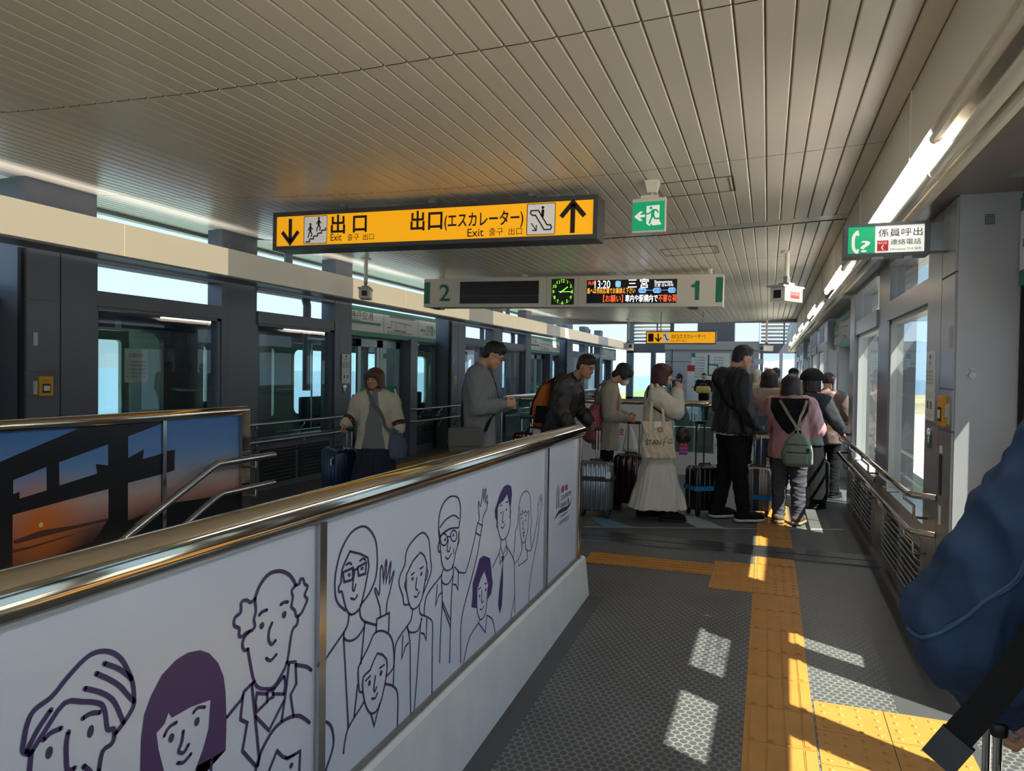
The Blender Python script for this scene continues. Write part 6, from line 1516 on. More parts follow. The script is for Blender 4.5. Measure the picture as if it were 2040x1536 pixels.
    def world(s, p): return Matrix.Translation(s.loc) @ Matrix.Rotation(s.rz, 4, 'Z') @ Vector(p)
def strap(name, pts, m, parent, wd=.03, th=.004, seg=6):
    """flat woven strap that follows a polyline; the width stays square to the surface direction given with each point"""
    mb = MB(); P_ = [Vector(p) for p, n in pts]; N_ = [Vector(n).normalized() for p, n in pts]
    out_p, out_n = [], []
    for i in range(len(P_)-1):
        p0 = P_[i-1] if i else P_[i]*2-P_[i+1]; p1, p2 = P_[i], P_[i+1]; p3 = P_[i+2] if i+2 < len(P_) else p2*2-p1
        for j in range(seg):
            t = j/seg; out_p.append(0.5*((2*p1)+(p2-p0)*t+(2*p0-5*p1+4*p2-p3)*t*t+(3*p1-p0-3*p2+p3)*t**3)); out_n.append((N_[i]*(1-t)+N_[i+1]*t).normalized())
    out_p.append(P_[-1]); out_n.append(N_[-1])
    for i, (p, n) in enumerate(zip(out_p, out_n)):
        t = (out_p[min(i+1, len(out_p)-1)]-out_p[max(i-1, 0)]).normalized(); sd = t.cross(n).normalized()
        for a, b in ((-1, 0), (1, 0), (1, 1), (-1, 1)): mb.v.append(tuple(p+sd*a*wd/2+n*b*th))
        if i:
            q = (i-1)*4
            for c in range(4): mb.f.append((q+c, q+(c+1) % 4, q+4+(c+1) % 4, q+4+c))
    mb.f.append((0, 1, 2, 3)); q = (len(out_p)-1)*4; mb.f.append((q+3, q+2, q+1, q))
    return mb.build(name, m, parent)

def surf(*objs):
    V_, F_ = [], []
    for o in objs:
        i = len(V_); V_ += [v.co.copy() for v in o.data.vertices]; F_ += [tuple(i+q for q in p.vertices) for p in o.data.polygons]
    return BVHTree.FromPolygons(V_, F_)
def snap_strap(name, bvh, pts, base, m, parent, wd=.034, th=.004, off=.004, seg=7):
    """a strap laid on clothing: the points (in the wearer's frame) are dropped onto the garment, then moved into the bag's frame"""
    out = []; P_ = [Vector(p) for p in pts]
    for a, b in zip(P_[:-1], P_[1:]):
        for q in range(seg):
            c, n_, i, d = bvh.find_nearest(a.lerp(b, q/seg)); out.append([c+n_*off, n_])
    c, n_, i, d = bvh.find_nearest(P_[-1]); out.append([c+n_*off, n_])
    for _ in range(3):
        out = [out[0]]+[[(out[i-1][0]+out[i][0]*2+out[i+1][0])/4, (out[i-1][1]+out[i][1]*2+out[i+1][1]).normalized()] for i in range(1, len(out)-1)]+[out[-1]]
    return strap(name, [(c-Vector(base)+n_*.004, n_) for c, n_ in out], m, parent, wd, th, 1)

def patch(garment, cond, name, m, off=.004):
    """a second cloth layer over the part of a garment where cond(co, normal) holds"""
    me = garment.data; use = [p for p in me.polygons if cond(p.center, p.normal)]; ids = {}; mb = MB()
    for p in use:
        f = []
        for v in p.vertices:
            if v not in ids: ids[v] = len(mb.v); mb.v.append(tuple(me.vertices[v].co+me.vertices[v].normal*off))
            f.append(ids[v])
        mb.f.append(tuple(f))
    return mb.build(name, m, garment, smooth=True)
# ================================================================== people in the queue
def cloth(name, rgb, rough=.85, bump=(160, .12), **k): return mat(name, rgb, rough, bump=bump, spec=.25, **k)
def pattern(name, ca, cb, kind, sx, sy=None, rough=.85):
    """woven pattern in the garment's own coordinates: stripes or small checks"""
    m = mat(name, ca, rough, spec=.25); n = m.node_tree; b = n.nodes['Principled BSDF']; tc = n.nodes.new('ShaderNodeTexCoord')
    if kind == 'check':
        t = n.nodes.new('ShaderNodeTexChecker'); t.inputs['Scale'].default_value = sx; mp = n.nodes.new('ShaderNodeMapping'); mp.inputs['Rotation'].default_value = (0, 0, .0)
        mp.inputs['Scale'].default_value = (1, .02, 1); n.links.new(tc.outputs['Object'], mp.inputs[0]); n.links.new(mp.outputs[0], t.inputs['Vector']); fac = t.outputs['Fac']
    elif kind == 'dots':
        t = n.nodes.new('ShaderNodeTexVoronoi'); t.inputs['Scale'].default_value = sx; t.inputs['Randomness'].default_value = .25; n.links.new(tc.outputs['Object'], t.inputs['Vector'])
        q = n.nodes.new('ShaderNodeMath'); q.operation = 'LESS_THAN'; q.inputs[1].default_value = .30; n.links.new(t.outputs['Distance'], q.inputs[0]); fac = q.outputs[0]
    else:
        t = n.nodes.new('ShaderNodeTexWave'); t.bands_direction = kind; t.inputs['Scale'].default_value = sx; t.inputs['Distortion'].default_value = .4; n.links.new(tc.outputs['Object'], t.inputs['Vector']); fac = t.outputs['Fac']
    mx = n.nodes.new('ShaderNodeMix'); mx.data_type = 'RGBA'; mx.inputs[6].default_value = lin(ca)+(1,); mx.inputs[7].default_value = lin(cb)+(1,); n.links.new(fac, mx.inputs[0]); n.links.new(mx.outputs[2], b.inputs['Base Color'])
    return m
rad = math.radians
M['jeans'] = cloth('blue_jeans', (52, 72, 100), vary=.15, vscale=8); M['black_cloth'] = cloth('black_cloth', (20, 21, 24)); M['dark_trousers'] = cloth('dark_trousers', (34, 34, 38))
M['grey_shoe'] = cloth('grey_shoe', (96, 84, 72)); M['white_sole'] = mat('white_rubber_sole', (214, 212, 206), .6)
# ---- woman in the cream jacket
P1 = Person('person', 'woman in an open cream jacket and dark skirt pulling a blue suitcase', (-3.76, 6.42, -.005), rad(203), drop=.055, H=1.52, pitch=8, yaw=-22, build_=1.04, skin='skin_tan', h=.008,
            arms={1: ((.258, -.03, 1.15), (.345, .07, 1.06), (.15, .45, -.85)), -1: ((-.245, -.02, 1.14), (-.295, .05, .985), (-.02, .12, -1))})
P1.body(curl={1: 1.0, -1: .45})
P1.skirt(cloth('dark_navy_skirt', (50, 52, 66)), top=1.0, hem=.14, w0=.150, w1=.34, d1=.26, folds=.020)
P1.trousers(M['dark_trousers'], hem=.06, top=.9); P1.shoes(M['black_cloth'])
P1.top(pattern('fine_grey_striped_knit', (104, 106, 114), (150, 151, 156), 'X', 42), 'striped_shirt', r=1.03, hem=.80, collar=.05, sleeve=.2, folds=.0012, flare=1.10, belly=.02, neck=1.0)
P1J = P1.top(cloth('cream_jacket', (208, 200, 182)), 'jacket', r=1.12, hem=.79, folds=.009, collar=0, sleeve=.93, sl_r=1.05, open_=.125, flare=1.14, belly=.012, seed=4)
bandm = pattern('brown_patterned_cuff', (84, 50, 40), (150, 110, 84), 'dots', 26)
for q in (1, -1):
    g = P1.grid(); sh, e, w_, d = P1.arm[q]; g.cone(e+(w_-e)*.34, e+(w_-e)*.62, .083*P1.k, .076*P1.k, .0); 
    n_ = (w_-e)/np.linalg.norm(w_-e); g.plane(e+(w_-e)*.62, n_); g.plane(e+(w_-e)*.30, -n_); g.mesh('patterned_cuff', bandm, P1.root)
P1.hair(M['hair_brown'], 'bob', L=.075, w=1.06, folds=.004)
mb = MB(); sh, e, w_, d = P1.arm[-1]; n_ = (w_-e)/np.linalg.norm(w_-e); u_ = np.cross(n_, [0, 1, 0]); u_ /= np.linalg.norm(u_); v_ = np.cross(n_, u_)
mb.tube([tuple(w_-n_*.008+(u_*math.cos(a)+v_*math.sin(a))*.027) for a in np.linspace(0, 6.283, 17)[:-1]], .006, 8, closed=True); mb.build('wristwatch', mat('brass_watch', (150, 120, 70), .3, .9), P1.root, smooth=True)
# ---- man in grey with a phone
P2 = Person('person', 'man with glasses in a long grey cardigan looking down at a phone', (-2.58, 6.32, -.004), rad(-72), H=1.80, pitch=33, hunch=.02, build_=1.05, skin='skin', h=.008,
            arms={1: ((.285, .01, 1.11), (.12, .235, 1.135), (-.35, .9, .18)), -1: ((-.27, .03, 1.10), (-.085, .245, 1.115), (.35, .9, .18))})
P2.body(curl={1: .75, -1: .9}); P2.trousers(cloth('grey_trousers', (70, 72, 78))); P2.shoes(M['black_cloth'])
P2.top(mat('white_tee', (206, 206, 204), .9), 'shirt', r=.97, hem=.82, sleeve=.2, collar=0)
P2J = P2.top(cloth('grey_cardigan', (124, 126, 133)), 'cardigan', r=1.06, hem=.56, folds=.012, collar=.02, sleeve=.95, sl_r=1.12, open_=.03, flare=1.10, seed=7)
P2.hair(M['hair'], 'crop'); P2.glasses(M['black'])
# ---- man with the orange backpack
P3 = Person('person', 'older man in a dark hooded jacket bending forward, wearing an orange backpack', (-2.12, 7.42, 0), rad(-92), H=1.72, lean=17, pitch=24, yaw=-14, hunch=.05, build_=1.08, skin='skin_tan', h=.008,
            arms={1: ((.275, .12, 1.075), (.235, .235, .885), (0, .35, -1)), -1: ((-.27, .15, 1.08), (-.22, .30, .95), (.2, .6, -.7))})
P3.body(curl={1: 1.2, -1: .8}); P3.trousers(M['dark_trousers']); P3.shoes(M['black_cloth'])
P3J = P3.top(mat('dark_rain_jacket', (46, 44, 46), .5, bump=(60, .15)), 'jacket', r=1.08, hem=.80, folds=.014, sleeve=.97, sl_r=1.15, hood=True, seed=3); P3.hair(M['hair_dark'], 'crop')
# ---- masked person with the pink backpack
P4 = Person('person', 'person in a beige coat and white face mask wearing a pink backpack', (-1.70, 7.95, 0), rad(-78), drop=.03, H=1.63, lean=5, pitch=38, hunch=.03, h=.008,
            arms={1: ((.27, .03, 1.085), (.17, .235, 1.045), (-.25, 1, -.1)), -1: ((-.26, .03, 1.09), (-.16, .25, 1.06), (.25, 1, -.1))})
P4.body(curl={1: .8, -1: .8}); P4.trousers(M['black_cloth']); P4.shoes(M['black_cloth'])
P4J = P4.top(cloth('beige_coat', (160, 154, 140)), 'coat', r=1.06, hem=.68, folds=.010, sleeve=.95, sl_r=1.12, seed=9, flare=1.1); P4.hair(M['hair'], 'mop')
g = Sdf(P4.hc-.2, P4.hc+.2, .006); g.ell(P4.hp(0, .066, -.058), np.array([.056, .046, .050])*P4.k, 0, 'add', P4.R); g.ell(P4.hp(0, .0, -.03), np.array([.07, .070, .09])*P4.k, .004, 'cut', P4.R); g.mesh('face_mask', mat('white_face_mask', (226, 226, 230), .8), P4.root)
# ---- woman in white
P5 = Person('person', 'woman in a cream sweater and long white skirt holding a phone up to her face', (-1.07, 7.42, 0), rad(-76), drop=.035, H=1.60, pitch=8, h=.008, skin='skin_pale',
            arms={1: ((.215, .185, 1.20), (.105, .215, 1.415), (-.25, .25, .9)), -1: ((-.20, .20, 1.22), (-.085, .225, 1.43), (.25, .25, .9))}, legs={1: ((.10, .03, .485), (.11, .12, .10), (.1, 1, 0)), -1: ((-.10, -.02, .485), (-.105, -.10, .10), (-.1, 1, 0))})
P5.body(curl={1: 1.5, -1: 1.5})
P5.shoes(M['black_cloth'], 'boot', size=1.12, high=.10)
P5.skirt(mat('white_satin_skirt', (222, 214, 202), .38, bump=(25, .25)), top=.98, hem=.135, w1=.235, d1=.32, folds=.028, cy=.03, tier=.62)
P5J = P5.top(cloth('cream_knit', (214, 207, 192), bump=(70, .5)), 'sweater', r=1.10, hem=.83, folds=.008, sleeve=.97, sl_r=1.28, seed=12, flare=1.05); P5.hair(M['hair_red'], 'bob', L=.085, w=1.0, folds=.003)
# ---- man in black
P6 = Person('person', 'tall man with glasses in a black hooded jacket standing between two suitcases', (-.34, 7.74, .0105), rad(-62), H=1.79, pitch=17, build_=1.06, h=.008, hunch=.015,
            arms={1: ((.285, -.01, 1.11), (.255, .12, .90), (-.1, .45, -.85)), -1: ((-.28, .0, 1.10), (-.25, .10, .90), (.1, .4, -.9))}, legs={1: ((.11, .03, .485), (.12, .08, .085), (.1, 1, 0)), -1: ((-.10, -.01, .485), (-.105, -.08, .085), (-.1, 1, 0))})
P6.body(curl={1: .8, -1: .9}); P6.trousers(M['black_cloth'], r=1.03); 
for q in P6.shoes(M['black_cloth'], 'sneaker', M['white_sole'], 1.08): pass
P6.top(mat('white_undershirt', (214, 214, 214), .9), 'shirt', r=1.02, hem=.835, sleeve=.2, collar=0)
P6J = P6.top(mat('black_shell_jacket', (22, 25, 30), .55, bump=(60, .15)), 'jacket', r=1.12, hem=.855, folds=.012, sleeve=.97, sl_r=1.15, hood=True, seed=15, flare=1.12); P6.hair(M['hair'], 'crop'); P6.glasses(M['satin'])
# white swoosh on the near sneaker is part of the sneaker
fsw = Flat(P6.leg[1][2]+np.array([.048, -.03, -.045]), (0, 1, -.05), (0, 0, 1), (1, 0, 0)); fsw.start(.012).poly([(.0, .018), (.02, .006), (.05, .010), (.105, .030), (.05, .020), (.02, .016), (.004, .026)]); sw_ = fsw.build('white_mark', M['white_sole'], P6.root)
# ---- woman in pink
P7 = Person('person', 'woman in a pink jacket and grey jeans seen from behind with a green mini backpack', (.22, 7.78, .0105), rad(-6), drop=.05, H=1.50, pitch=6, build_=1.12, h=.008,
            arms={1: ((.275, .05, 1.09), (.16, .20, 1.06), (-.8, .6, 0)), -1: ((-.31, .01, 1.10), (-.19, .18, 1.05), (.8, .6, 0))})
P7.body(curl={1: .8, -1: .8}, parts=False); P7.trousers(cloth('dark_grey_jeans', (78, 78, 88), vary=.12, vscale=9), r=1.05, folds=.010); P7.shoes(M['grey_shoe'], 'shoe', mat('tan_rubber_sole', (150, 134, 112), .7), 1.05)
P7J = P7.top(mat('dusty_pink_jacket', (178, 130, 134), .5, bump=(40, .1)), 'jacket', r=1.12, hem=.75, folds=.013, sleeve=.95, sl_r=1.28, seed=18, flare=1.08)
bv7 = surf(P7J); mb = MB(); NR, NC = 26, 15; k7 = P7.k
for i in range(NR):
    t_ = i/(NR-1); z = (1.03+.40*t_)*k7; w_ = .195*k7*min(1.0, (t_*1.5)**.75)+.004
    for j in range(NC):
        x = -w_+2*w_*j/(NC-1); c_, n_, _, _ = bv7.ray_cast(Vector((x, -1, z)), Vector((0, 1, 0)))
        if c_ is None: c_, n_, _, _ = bv7.find_nearest(Vector((x, -.1, z)))
        mb.v.append(tuple(c_+n_*.008+Vector((0, -.010*math.sin(math.pi*j/(NC-1)), 0))))
        if i and j: q = len(mb.v)-1; mb.f.append((q-NC-1, q-NC, q, q-1))
mb.build('black_hood_lining', M['black_cloth'], P7J, smooth=True)
P7.hair(M['hair_dark'], 'long', L=.24, folds=.003)
# ---- woman in the checked jacket
P8 = Person('person', 'woman with straight black hair in a brown checked jacket and blue jeans', (.02, 9.2, .0105), rad(4), drop=.03, H=1.56, h=.010, arms={1: ((.26, .03, 1.10), (.18, .19, 1.02), None), -1: ((-.27, .03, 1.10), (-.22, .14, .95), None)})
P8.body(parts=False); P8.trousers(M['jeans'], r=1.02); P8.shoes(M['grey_shoe'], sole=M['white_sole'])
P8.top(mat('white_blouse', (206, 204, 198), .9), 'blouse', r=.95, hem=.80, sleeve=.1, collar=0)
P8.top(pattern('brown_houndstooth', (52, 38, 36), (178, 158, 144), 'check', 88), 'checked_jacket', r=1.08, hem=.86, folds=.005, sl_r=1.1, sleeve=.9, seed=20); P8.hair(M['hair'], 'long', L=.27, folds=.003)
# ---- woman in the black bucket hat
P9 = Person('person', 'woman in a black bucket hat and dark sweater with one hand on the right handrail', (.46, 8.85, 0), rad(-22), drop=.03, H=1.52, yaw=-26, h=.010, arms={1: ((.30, .0, 1.14), (.375, .06, .985), (.6, .3, -.7)), -1: ((-.26, .02, 1.10), (-.2, .14, .95), None)})
P9.body(curl={1: 1.0}); P9.skirt(M['black_cloth'], top=1.0, hem=.12, w1=.21, d1=.19, folds=.01); P9.shoes(M['black_cloth'])
P9.top(cloth('charcoal_sweater', (52, 54, 60)), 'sweater', r=1.08, hem=.80, folds=.009, sl_r=1.22, sleeve=.97, seed=22); P9.hair(M['hair_dark'], 'bob', L=.08)
g = Sdf(P9.hc-np.array([.2, .2, .12]), P9.hc+np.array([.2, .2, .22]), .007); k_ = P9.k
g.ell(P9.hp(0, -.012, .075), np.array([.098, .112, .070])*k_, .01, 'add', P9.R); g.cone(P9.hp(0, -.012, .05), P9.hp(0, -.012, .095), .105*k_, .095*k_, .02); g.chain([P9.hp(0, -.012, .045), P9.hp(0, -.008, .040)], [.150*k_, .150*k_], .02)
g.plane(P9.hp(0, 0, .035), P9.R@np.array([0, 0, -1])); g.ell(P9.hp(0, -.012, .0), np.array([.092, .106, .085])*k_, 0, 'cut', P9.R)
gg = g.F; g.mesh('bucket_hat', M['black_cloth'], P9.root, .002)
# ---- woman with the braid
P10 = Person('person', 'woman in a brown top with a long braid tied with a pink band', (.70, 9.72, 0), rad(-20), drop=.03, H=1.54, yaw=8, h=.010, arms={1: ((.26, .05, 1.10), (.2, .2, 1.02), None), -1: ((-.26, .03, 1.10), (-.2, .15, .95), None)})
P10.body(); P10.trousers(M['black_cloth'], r=1.1, flare=1.3); P10.shoes(M['black_cloth'])
P10.top(mat('brown_sheer_top', (98, 78, 74), .45, bump=(50, .15)), 'top', r=1.08, hem=.74, folds=.010, sl_r=1.15, seed=25, flare=1.12)
def braid(g):
    for q in range(9): c = P10.hp(.058+.003*q, -.062-.008*q, .045-.030*q); g.ell(c, np.array([.018, .018, .022])*P10.k*(1-.035*q), .006)
P10.hair(M['hair_dark'], 'up', extra=braid)
mb = MB(); mb.ball(P10.hp(.058, -.066, .045), (.028, .028, .022), 14, 10); mb.build('pink_hair_band', mat('pink_hair_band', (150, 96, 100), .7), P10.root, smooth=True)
# ---- further back in the queue
def simple(lab, loc, rz, H, topm, topname, hairm, style, legm, r=1.06, pitch=0, yaw=0, h=.012, arms=None, **hk):
    p = Person('person', lab, loc, rz, H=H, pitch=pitch, yaw=yaw, h=h, arms=arms or {1: ((.26, .02, 1.10), (.24, .12, .90), None), -1: ((-.26, .02, 1.10), (-.24, .10, .90), None)})
    p.body(parts=abs(rz) > 1.2); p.trousers(legm); p.shoes(M['black_cloth'], sole=M['white_sole']); p.top(topm, topname, r=r, hem=.80, folds=.007, sl_r=1.1, seed=int(abs(loc[0])*100)); p.hair(hairm, style, **hk)
    return p
P11 = simple('white haired person in a pale shirt waiting beyond the man in black', (-.20, 12.4, .0105), rad(-28), 1.57, cloth('pale_beige_shirt', (196, 188, 172)), 'shirt', M['hair_grey'], 'crop', M['black_cloth'])
P12 = simple('person with short black hair in a grey top near the front of the queue', (.14, 13.6, .0105), rad(5), 1.62, cloth('mid_grey_top', (120, 120, 124)), 'shirt', M['hair'], 'short', M['dark_trousers'])
P13 = simple('person in a black cap and ochre top ahead of the woman in the bucket hat', (.37, 12.0, .0105), rad(-10), 1.60, cloth('ochre_top', (176, 124, 74)), 'shirt', M['hair'], 'short', M['dark_trousers'])
g = Sdf(P13.hc-.2, P13.hc+.22, .008); g.ell(P13.hp(0, -.012, .05), np.array([.086, .102, .080])*P13.k, 0, 'add', P13.R); g.plane(P13.hp(0, 0, .035), (0, 0, -1)); g.ell(P13.hp(0, .10, .04), np.array([.06, .07, .008])*P13.k, .01); g.mesh('cap', M['black_cloth'], P13.root)
P14 = simple('person with dark hair turned sideways near the right windows at the queue front', (.60, 12.9, 0), rad(-80), 1.60, cloth('brown_coat', (90, 70, 60)), 'coat', M['hair'], 'short', M['dark_trousers'])
P15 = simple('person in dark grey bending beside the far information stand', (-2.75, 23.5, 0), rad(-110), 1.52, cloth('dark_grey_coat', (66, 66, 70)), 'coat', M['hair'], 'mop', M['dark_trousers'], pitch=25)
P16 = simple('person in black standing before the far route map', (-1.95, 24.0, 0), rad(185), 1.54, M['black_cloth'], 'jacket', M['hair'], 'short', M['dark_trousers'], arms={1: ((.28, .06, 1.12), (.24, .24, 1.12), (-.3, 1, 0)), -1: ((-.28, .06, 1.12), (-.24, .24, 1.12), (.3, 1, 0))})
# ================================================================== suitcases
def suitcase(label, loc, rz, W, D, H, m, rib=.004, nrib=9, handle=.42, hm=None, grip=None, band=None, band_z=None, dark=None, single=False, seam=None, hx=.13, tagm=None, stripe=None):
    t = thing('suitcase', label, 'suitcase', loc, rz)
    dark = dark or M['black']; hm = hm or M['satin']
    z0 = .058
    def plan(u, ins, amp):
        a = 2*math.pi*u; c, s_ = math.cos(a), math.sin(a); p = 7.0
        r = (abs(c)**p+abs(s_)**p)**(-1/p); x, y = r*c, r*s_
        off = 0
        if abs(y) > .93: off = amp*(1 if math.cos(x*math.pi*nrib) > -.25 else -1)
        elif abs(x) > .93: off = amp*(1 if math.cos(y*math.pi*max(3, nrib*D/W)) > -.25 else -1)
        return ((W/2-ins)*x, (D/2-ins)*y+(off*(1 if y > 0 else -1) if abs(y) > .93 else 0))
    mb = MB(); N = 160; lev = [(0, .035, 0), (.012, .012, .3), (.035, .002, 1), (H*.5, 0, 1), (H-z0-.05, .002, 1), (H-z0-.018, .014, .4), (H-z0-.004, .034, 0), (H-z0, .06, 0)]
    # the sides need even sampling, so march round the rectangle rather than by angle
    us = []
    per = 2*(W+D)
    for q in range(N):
        d = per*q/N
        if d < W: x, y = -W/2+d, -D/2
        elif d < W+D: x, y = W/2, -D/2+(d-W)
        elif d < 2*W+D: x, y = W/2-(d-W-D), D/2
        else: x, y = -W/2, D/2-(d-2*W-D)
        us.append(math.atan2(y/(D/2), x/(W/2))/(2*math.pi))
    for z, ins, am in lev:
        for u in us: x, y = plan(u, ins, rib*am); mb.v.append((x, y, z0+z))
    for k in range(len(lev)-1):
        for q in range(N): mb.f.append((k*N+q, k*N+(q+1) % N, (k+1)*N+(q+1) % N, (k+1)*N+q))
    mb.f.append(tuple(reversed(range(N)))); mb.f.append(tuple((len(lev)-1)*N+q for q in range(N)))
    sh = mb.build('shell', m, t, smooth=True, angle=35)
    mb = MB()                                            # zip seam round the side
    ring = [(x, 0, z) for x, z in ((-W/2-.001, z0+.03), (-W/2-.001, H-.04), (-W/2+.03, H-.002), (W/2-.03, H-.002), (W/2+.001, H-.04), (W/2+.001, z0+.03))]
    mb.tube(ring, .006, 8); mb.build('zip_seam', seam or dark, sh)
    for sx in (-1, 1):
        for sy in (-1, 1):
            mb = MB(); x, y = sx*(W/2-.045), sy*(D/2-.035); mb.cyl((x-.011, y, .026), (x+.011, y, .026), .026, seg=18); w_ = mb.build('wheel', dark, t, smooth=True, angle=40)
            mb = MB(); mb.box(x-.02, x+.02, y-.02, y+.02, .035, .066); mb.build('wheel_housing', dark, w_)
    if handle:
        mb = MB(); hy = D/2-.03
        for sx in (-1, 1): mb.tube([(sx*hx/2, hy, H-.02), (sx*hx/2, hy, H+handle-.02)], .0085, 10)
        h_ = mb.build('telescopic_handle', hm, t, smooth=True, angle=40)
        mb = MB(); mb.rbox(-hx/2-.016, hx/2+.016, hy-.016, hy+.016, H+handle-.028, H+handle+.006, .010); mb.build('grip', grip or M['black'], h_, smooth=True, angle=40)
    mb = MB(); mb.tube([(-.07, 0, H-.005), (-.06, 0, H+.018), (.06, 0, H+.018), (.07, 0, H-.005)], .008, 8); mb.build('top_grip', dark, t, smooth=True)
    if band:
        mb = MB(); z = band_z; ox, oy = W/2+rib+.003, D/2+rib+.003; pl = [(-ox+.02, -oy), (ox-.02, -oy), (ox, -oy+.02), (ox, oy-.02), (ox-.02, oy), (-ox+.02, oy), (-ox, oy-.02), (-ox, -oy+.02)]
        n = len(pl)
        for zz in (z-.025, z+.025): mb.v += [(x, y, zz) for x, y in pl]
        for q in range(n): mb.f.append((q, (q+1) % n, n+(q+1) % n, n+q))
        mb.build('luggage_strap', band, t)
    if stripe:
        mb = MB(); mb.box(-.028, .028, -D/2-rib-.002, D/2+rib+.002, z0+.01, H-.01); mb.build('dark_centre_stripe', stripe, t)
    if tagm:
        mb = MB(); mb.rbox(W/2-.06, W/2-.01, -D/2-.022, -D/2-.014, H-.16, H-.09, .004); mb.tube([(W/2-.03, -D/2-.016, H-.09), (W/2-.03, -.01, H+.01)], .002, 6); mb.build('luggage_tag', tagm, t)
    return t
M['silver_shell'] = mat('silver_grey_suitcase_shell', (136, 142, 152), .28, .6); M['wine_shell'] = mat('wine_red_suitcase_shell', (62, 26, 32), .18, .2, coat=.5); M['black_shell'] = mat('black_suitcase_shell', (24, 24, 26), .25, coat=.3)
M['blue_shell'] = mat('dark_blue_suitcase_shell', (24, 52, 84), .25, .3); M['champagne'] = mat('brushed_silver_suitcase_shell', (148, 140, 132), .32, .5); M['strap_blue'] = cloth('bright_blue_luggage_strap', (36, 136, 200)); M['copper'] = mat('copper_handle_tube', (150, 112, 92), .3, .9)
suitcase('silver ribbed suitcase standing at the end of the cartoon barrier', (-1.685, 7.42, 0), rad(3), .36, .23, .57, M['silver_shell'], .006, 7, .345, dark=mat('dark_suitcase_trim', (40, 42, 46), .4), hx=.03, band=mat('dark_grey_band', (46, 48, 52), .5), band_z=.40, tagm=M['paper'])
suitcase('shiny dark wine red suitcase with a raised copper handle', (-1.42, 7.98, 0), rad(-6), .36, .24, .60, M['wine_shell'], .003, 5, .36, hm=M['copper'], hx=.13)
suitcase('black suitcase with a bright blue strap left of the man in black', (-.62, 7.93, 0), rad(38), .36, .25, .53, M['black_shell'], .003, 6, .46, seam=M['satin'], band=M['strap_blue'], band_z=.30, hm=M['black'], hx=.10)
suitcase('silver suitcase with a blue strap right of the man in black', (-.09, 8.12, .0), rad(-3), .31, .22, .52, M['champagne'], .004, 9, .48, band=M['strap_blue'], band_z=.21, stripe=M['black'], hx=.06)
suitcase('large dark blue ribbed suitcase pulled by the woman in the cream jacket', (-4.22, 6.48, -.001), rad(-38), .44, .27, .68, M['blue_shell'], .006, 9, .20, hx=.15, tagm=M['paper'])
suitcase('black suitcase on the floor beside the woman with the braid', (.52, 9.35, 0), rad(5), .38, .24, .50, M['black_shell'], .002, 5, .40, hm=M['black'])
suitcase('black suitcase in front of the man in grey with a dotted bag on it', (-2.18, 6.78, 0), rad(60), .40, .26, .66, M['black_shell'], .003, 6, .40, hx=.14)
# ================================================================== bags and phones
def bag(name, label, cat, P_, loc, fn, m, h=.007, folds=.004, lo=(-.3, -.3, -.35), hi=(.3, .3, .35), body='body', group=None, rz=0.0, seed=3):
    w_ = P_.world(np.array(loc)*1.0); t = thing(name, label, cat, w_, P_.rz+rz, group); g = Sdf(lo, hi, h); fn(g); g.mesh(body, m, t, folds, 14, (1, 1, .7), seed); return t
def ftext(t, o, U, V, N, items, m, name='lettering', lay=.002):
    f = Flat(o, U, V, N); f.start(lay)
    for it in items: it(f)
    f.build(name, m, t); return f
# orange backpack (man 3)
k = P3.k
c = P3.up(0, -.235, 1.16)
t = bag('backpack', 'orange and black backpack worn by the bending man in the dark jacket', 'backpack', P3, c, lambda g: (g.rings([(-.27, 0, .02, .12, .07), (-.20, 0, -.005, .15, .115), (0, 0, .0, .15, .10), (.17, 0, .045, .13, .065), (.26, 0, .085, .08, .035)], 0)), mat('orange_backpack_cloth', (196, 106, 40), .7, bump=(60, .2)), folds=.006)
mt = Matrix.Rotation(-P3.lean, 3, 'X')
for x, nm in ((-.09, 'black_strip'), (.09, 'black_strip')):
    strap(nm, [((x*.7, .06, .245), (0, -1, .8)), ((x, -.006, .16), (0, -1, .3)), ((x, -.084, .0), (0, -1, 0)), ((x, -.104, -.18), (0, -1, -.1)), ((x, -.04, -.268), (0, -1, -.8))], M['black_cloth'], t, .045, .006)
g = Sdf((-.25, -.2, -.3), (.25, .2, .1), .008); g.rings([(-.20, .148, .02, .02, .07), (-.02, .148, .03, .018, .06)], 0); g.rings([(-.20, -.148, .02, .02, .07), (-.02, -.148, .03, .018, .06)], 0); g.mesh('side_pocket', M['black_cloth'], t, .003)
for q in (1, -1):
    strap('shoulder_strap', [((q*.09, .06, .21), (0, -.3, 1)), ((q*.115, .19, .27), (0, .2, 1)), ((q*.115, .36, .17), (0, 1, .3)), ((q*.13, .33, -.05), (0, 1, 0)), ((q*.17, .14, -.15), (q, .3, 0))], M['black_cloth'], t, .05, .008)
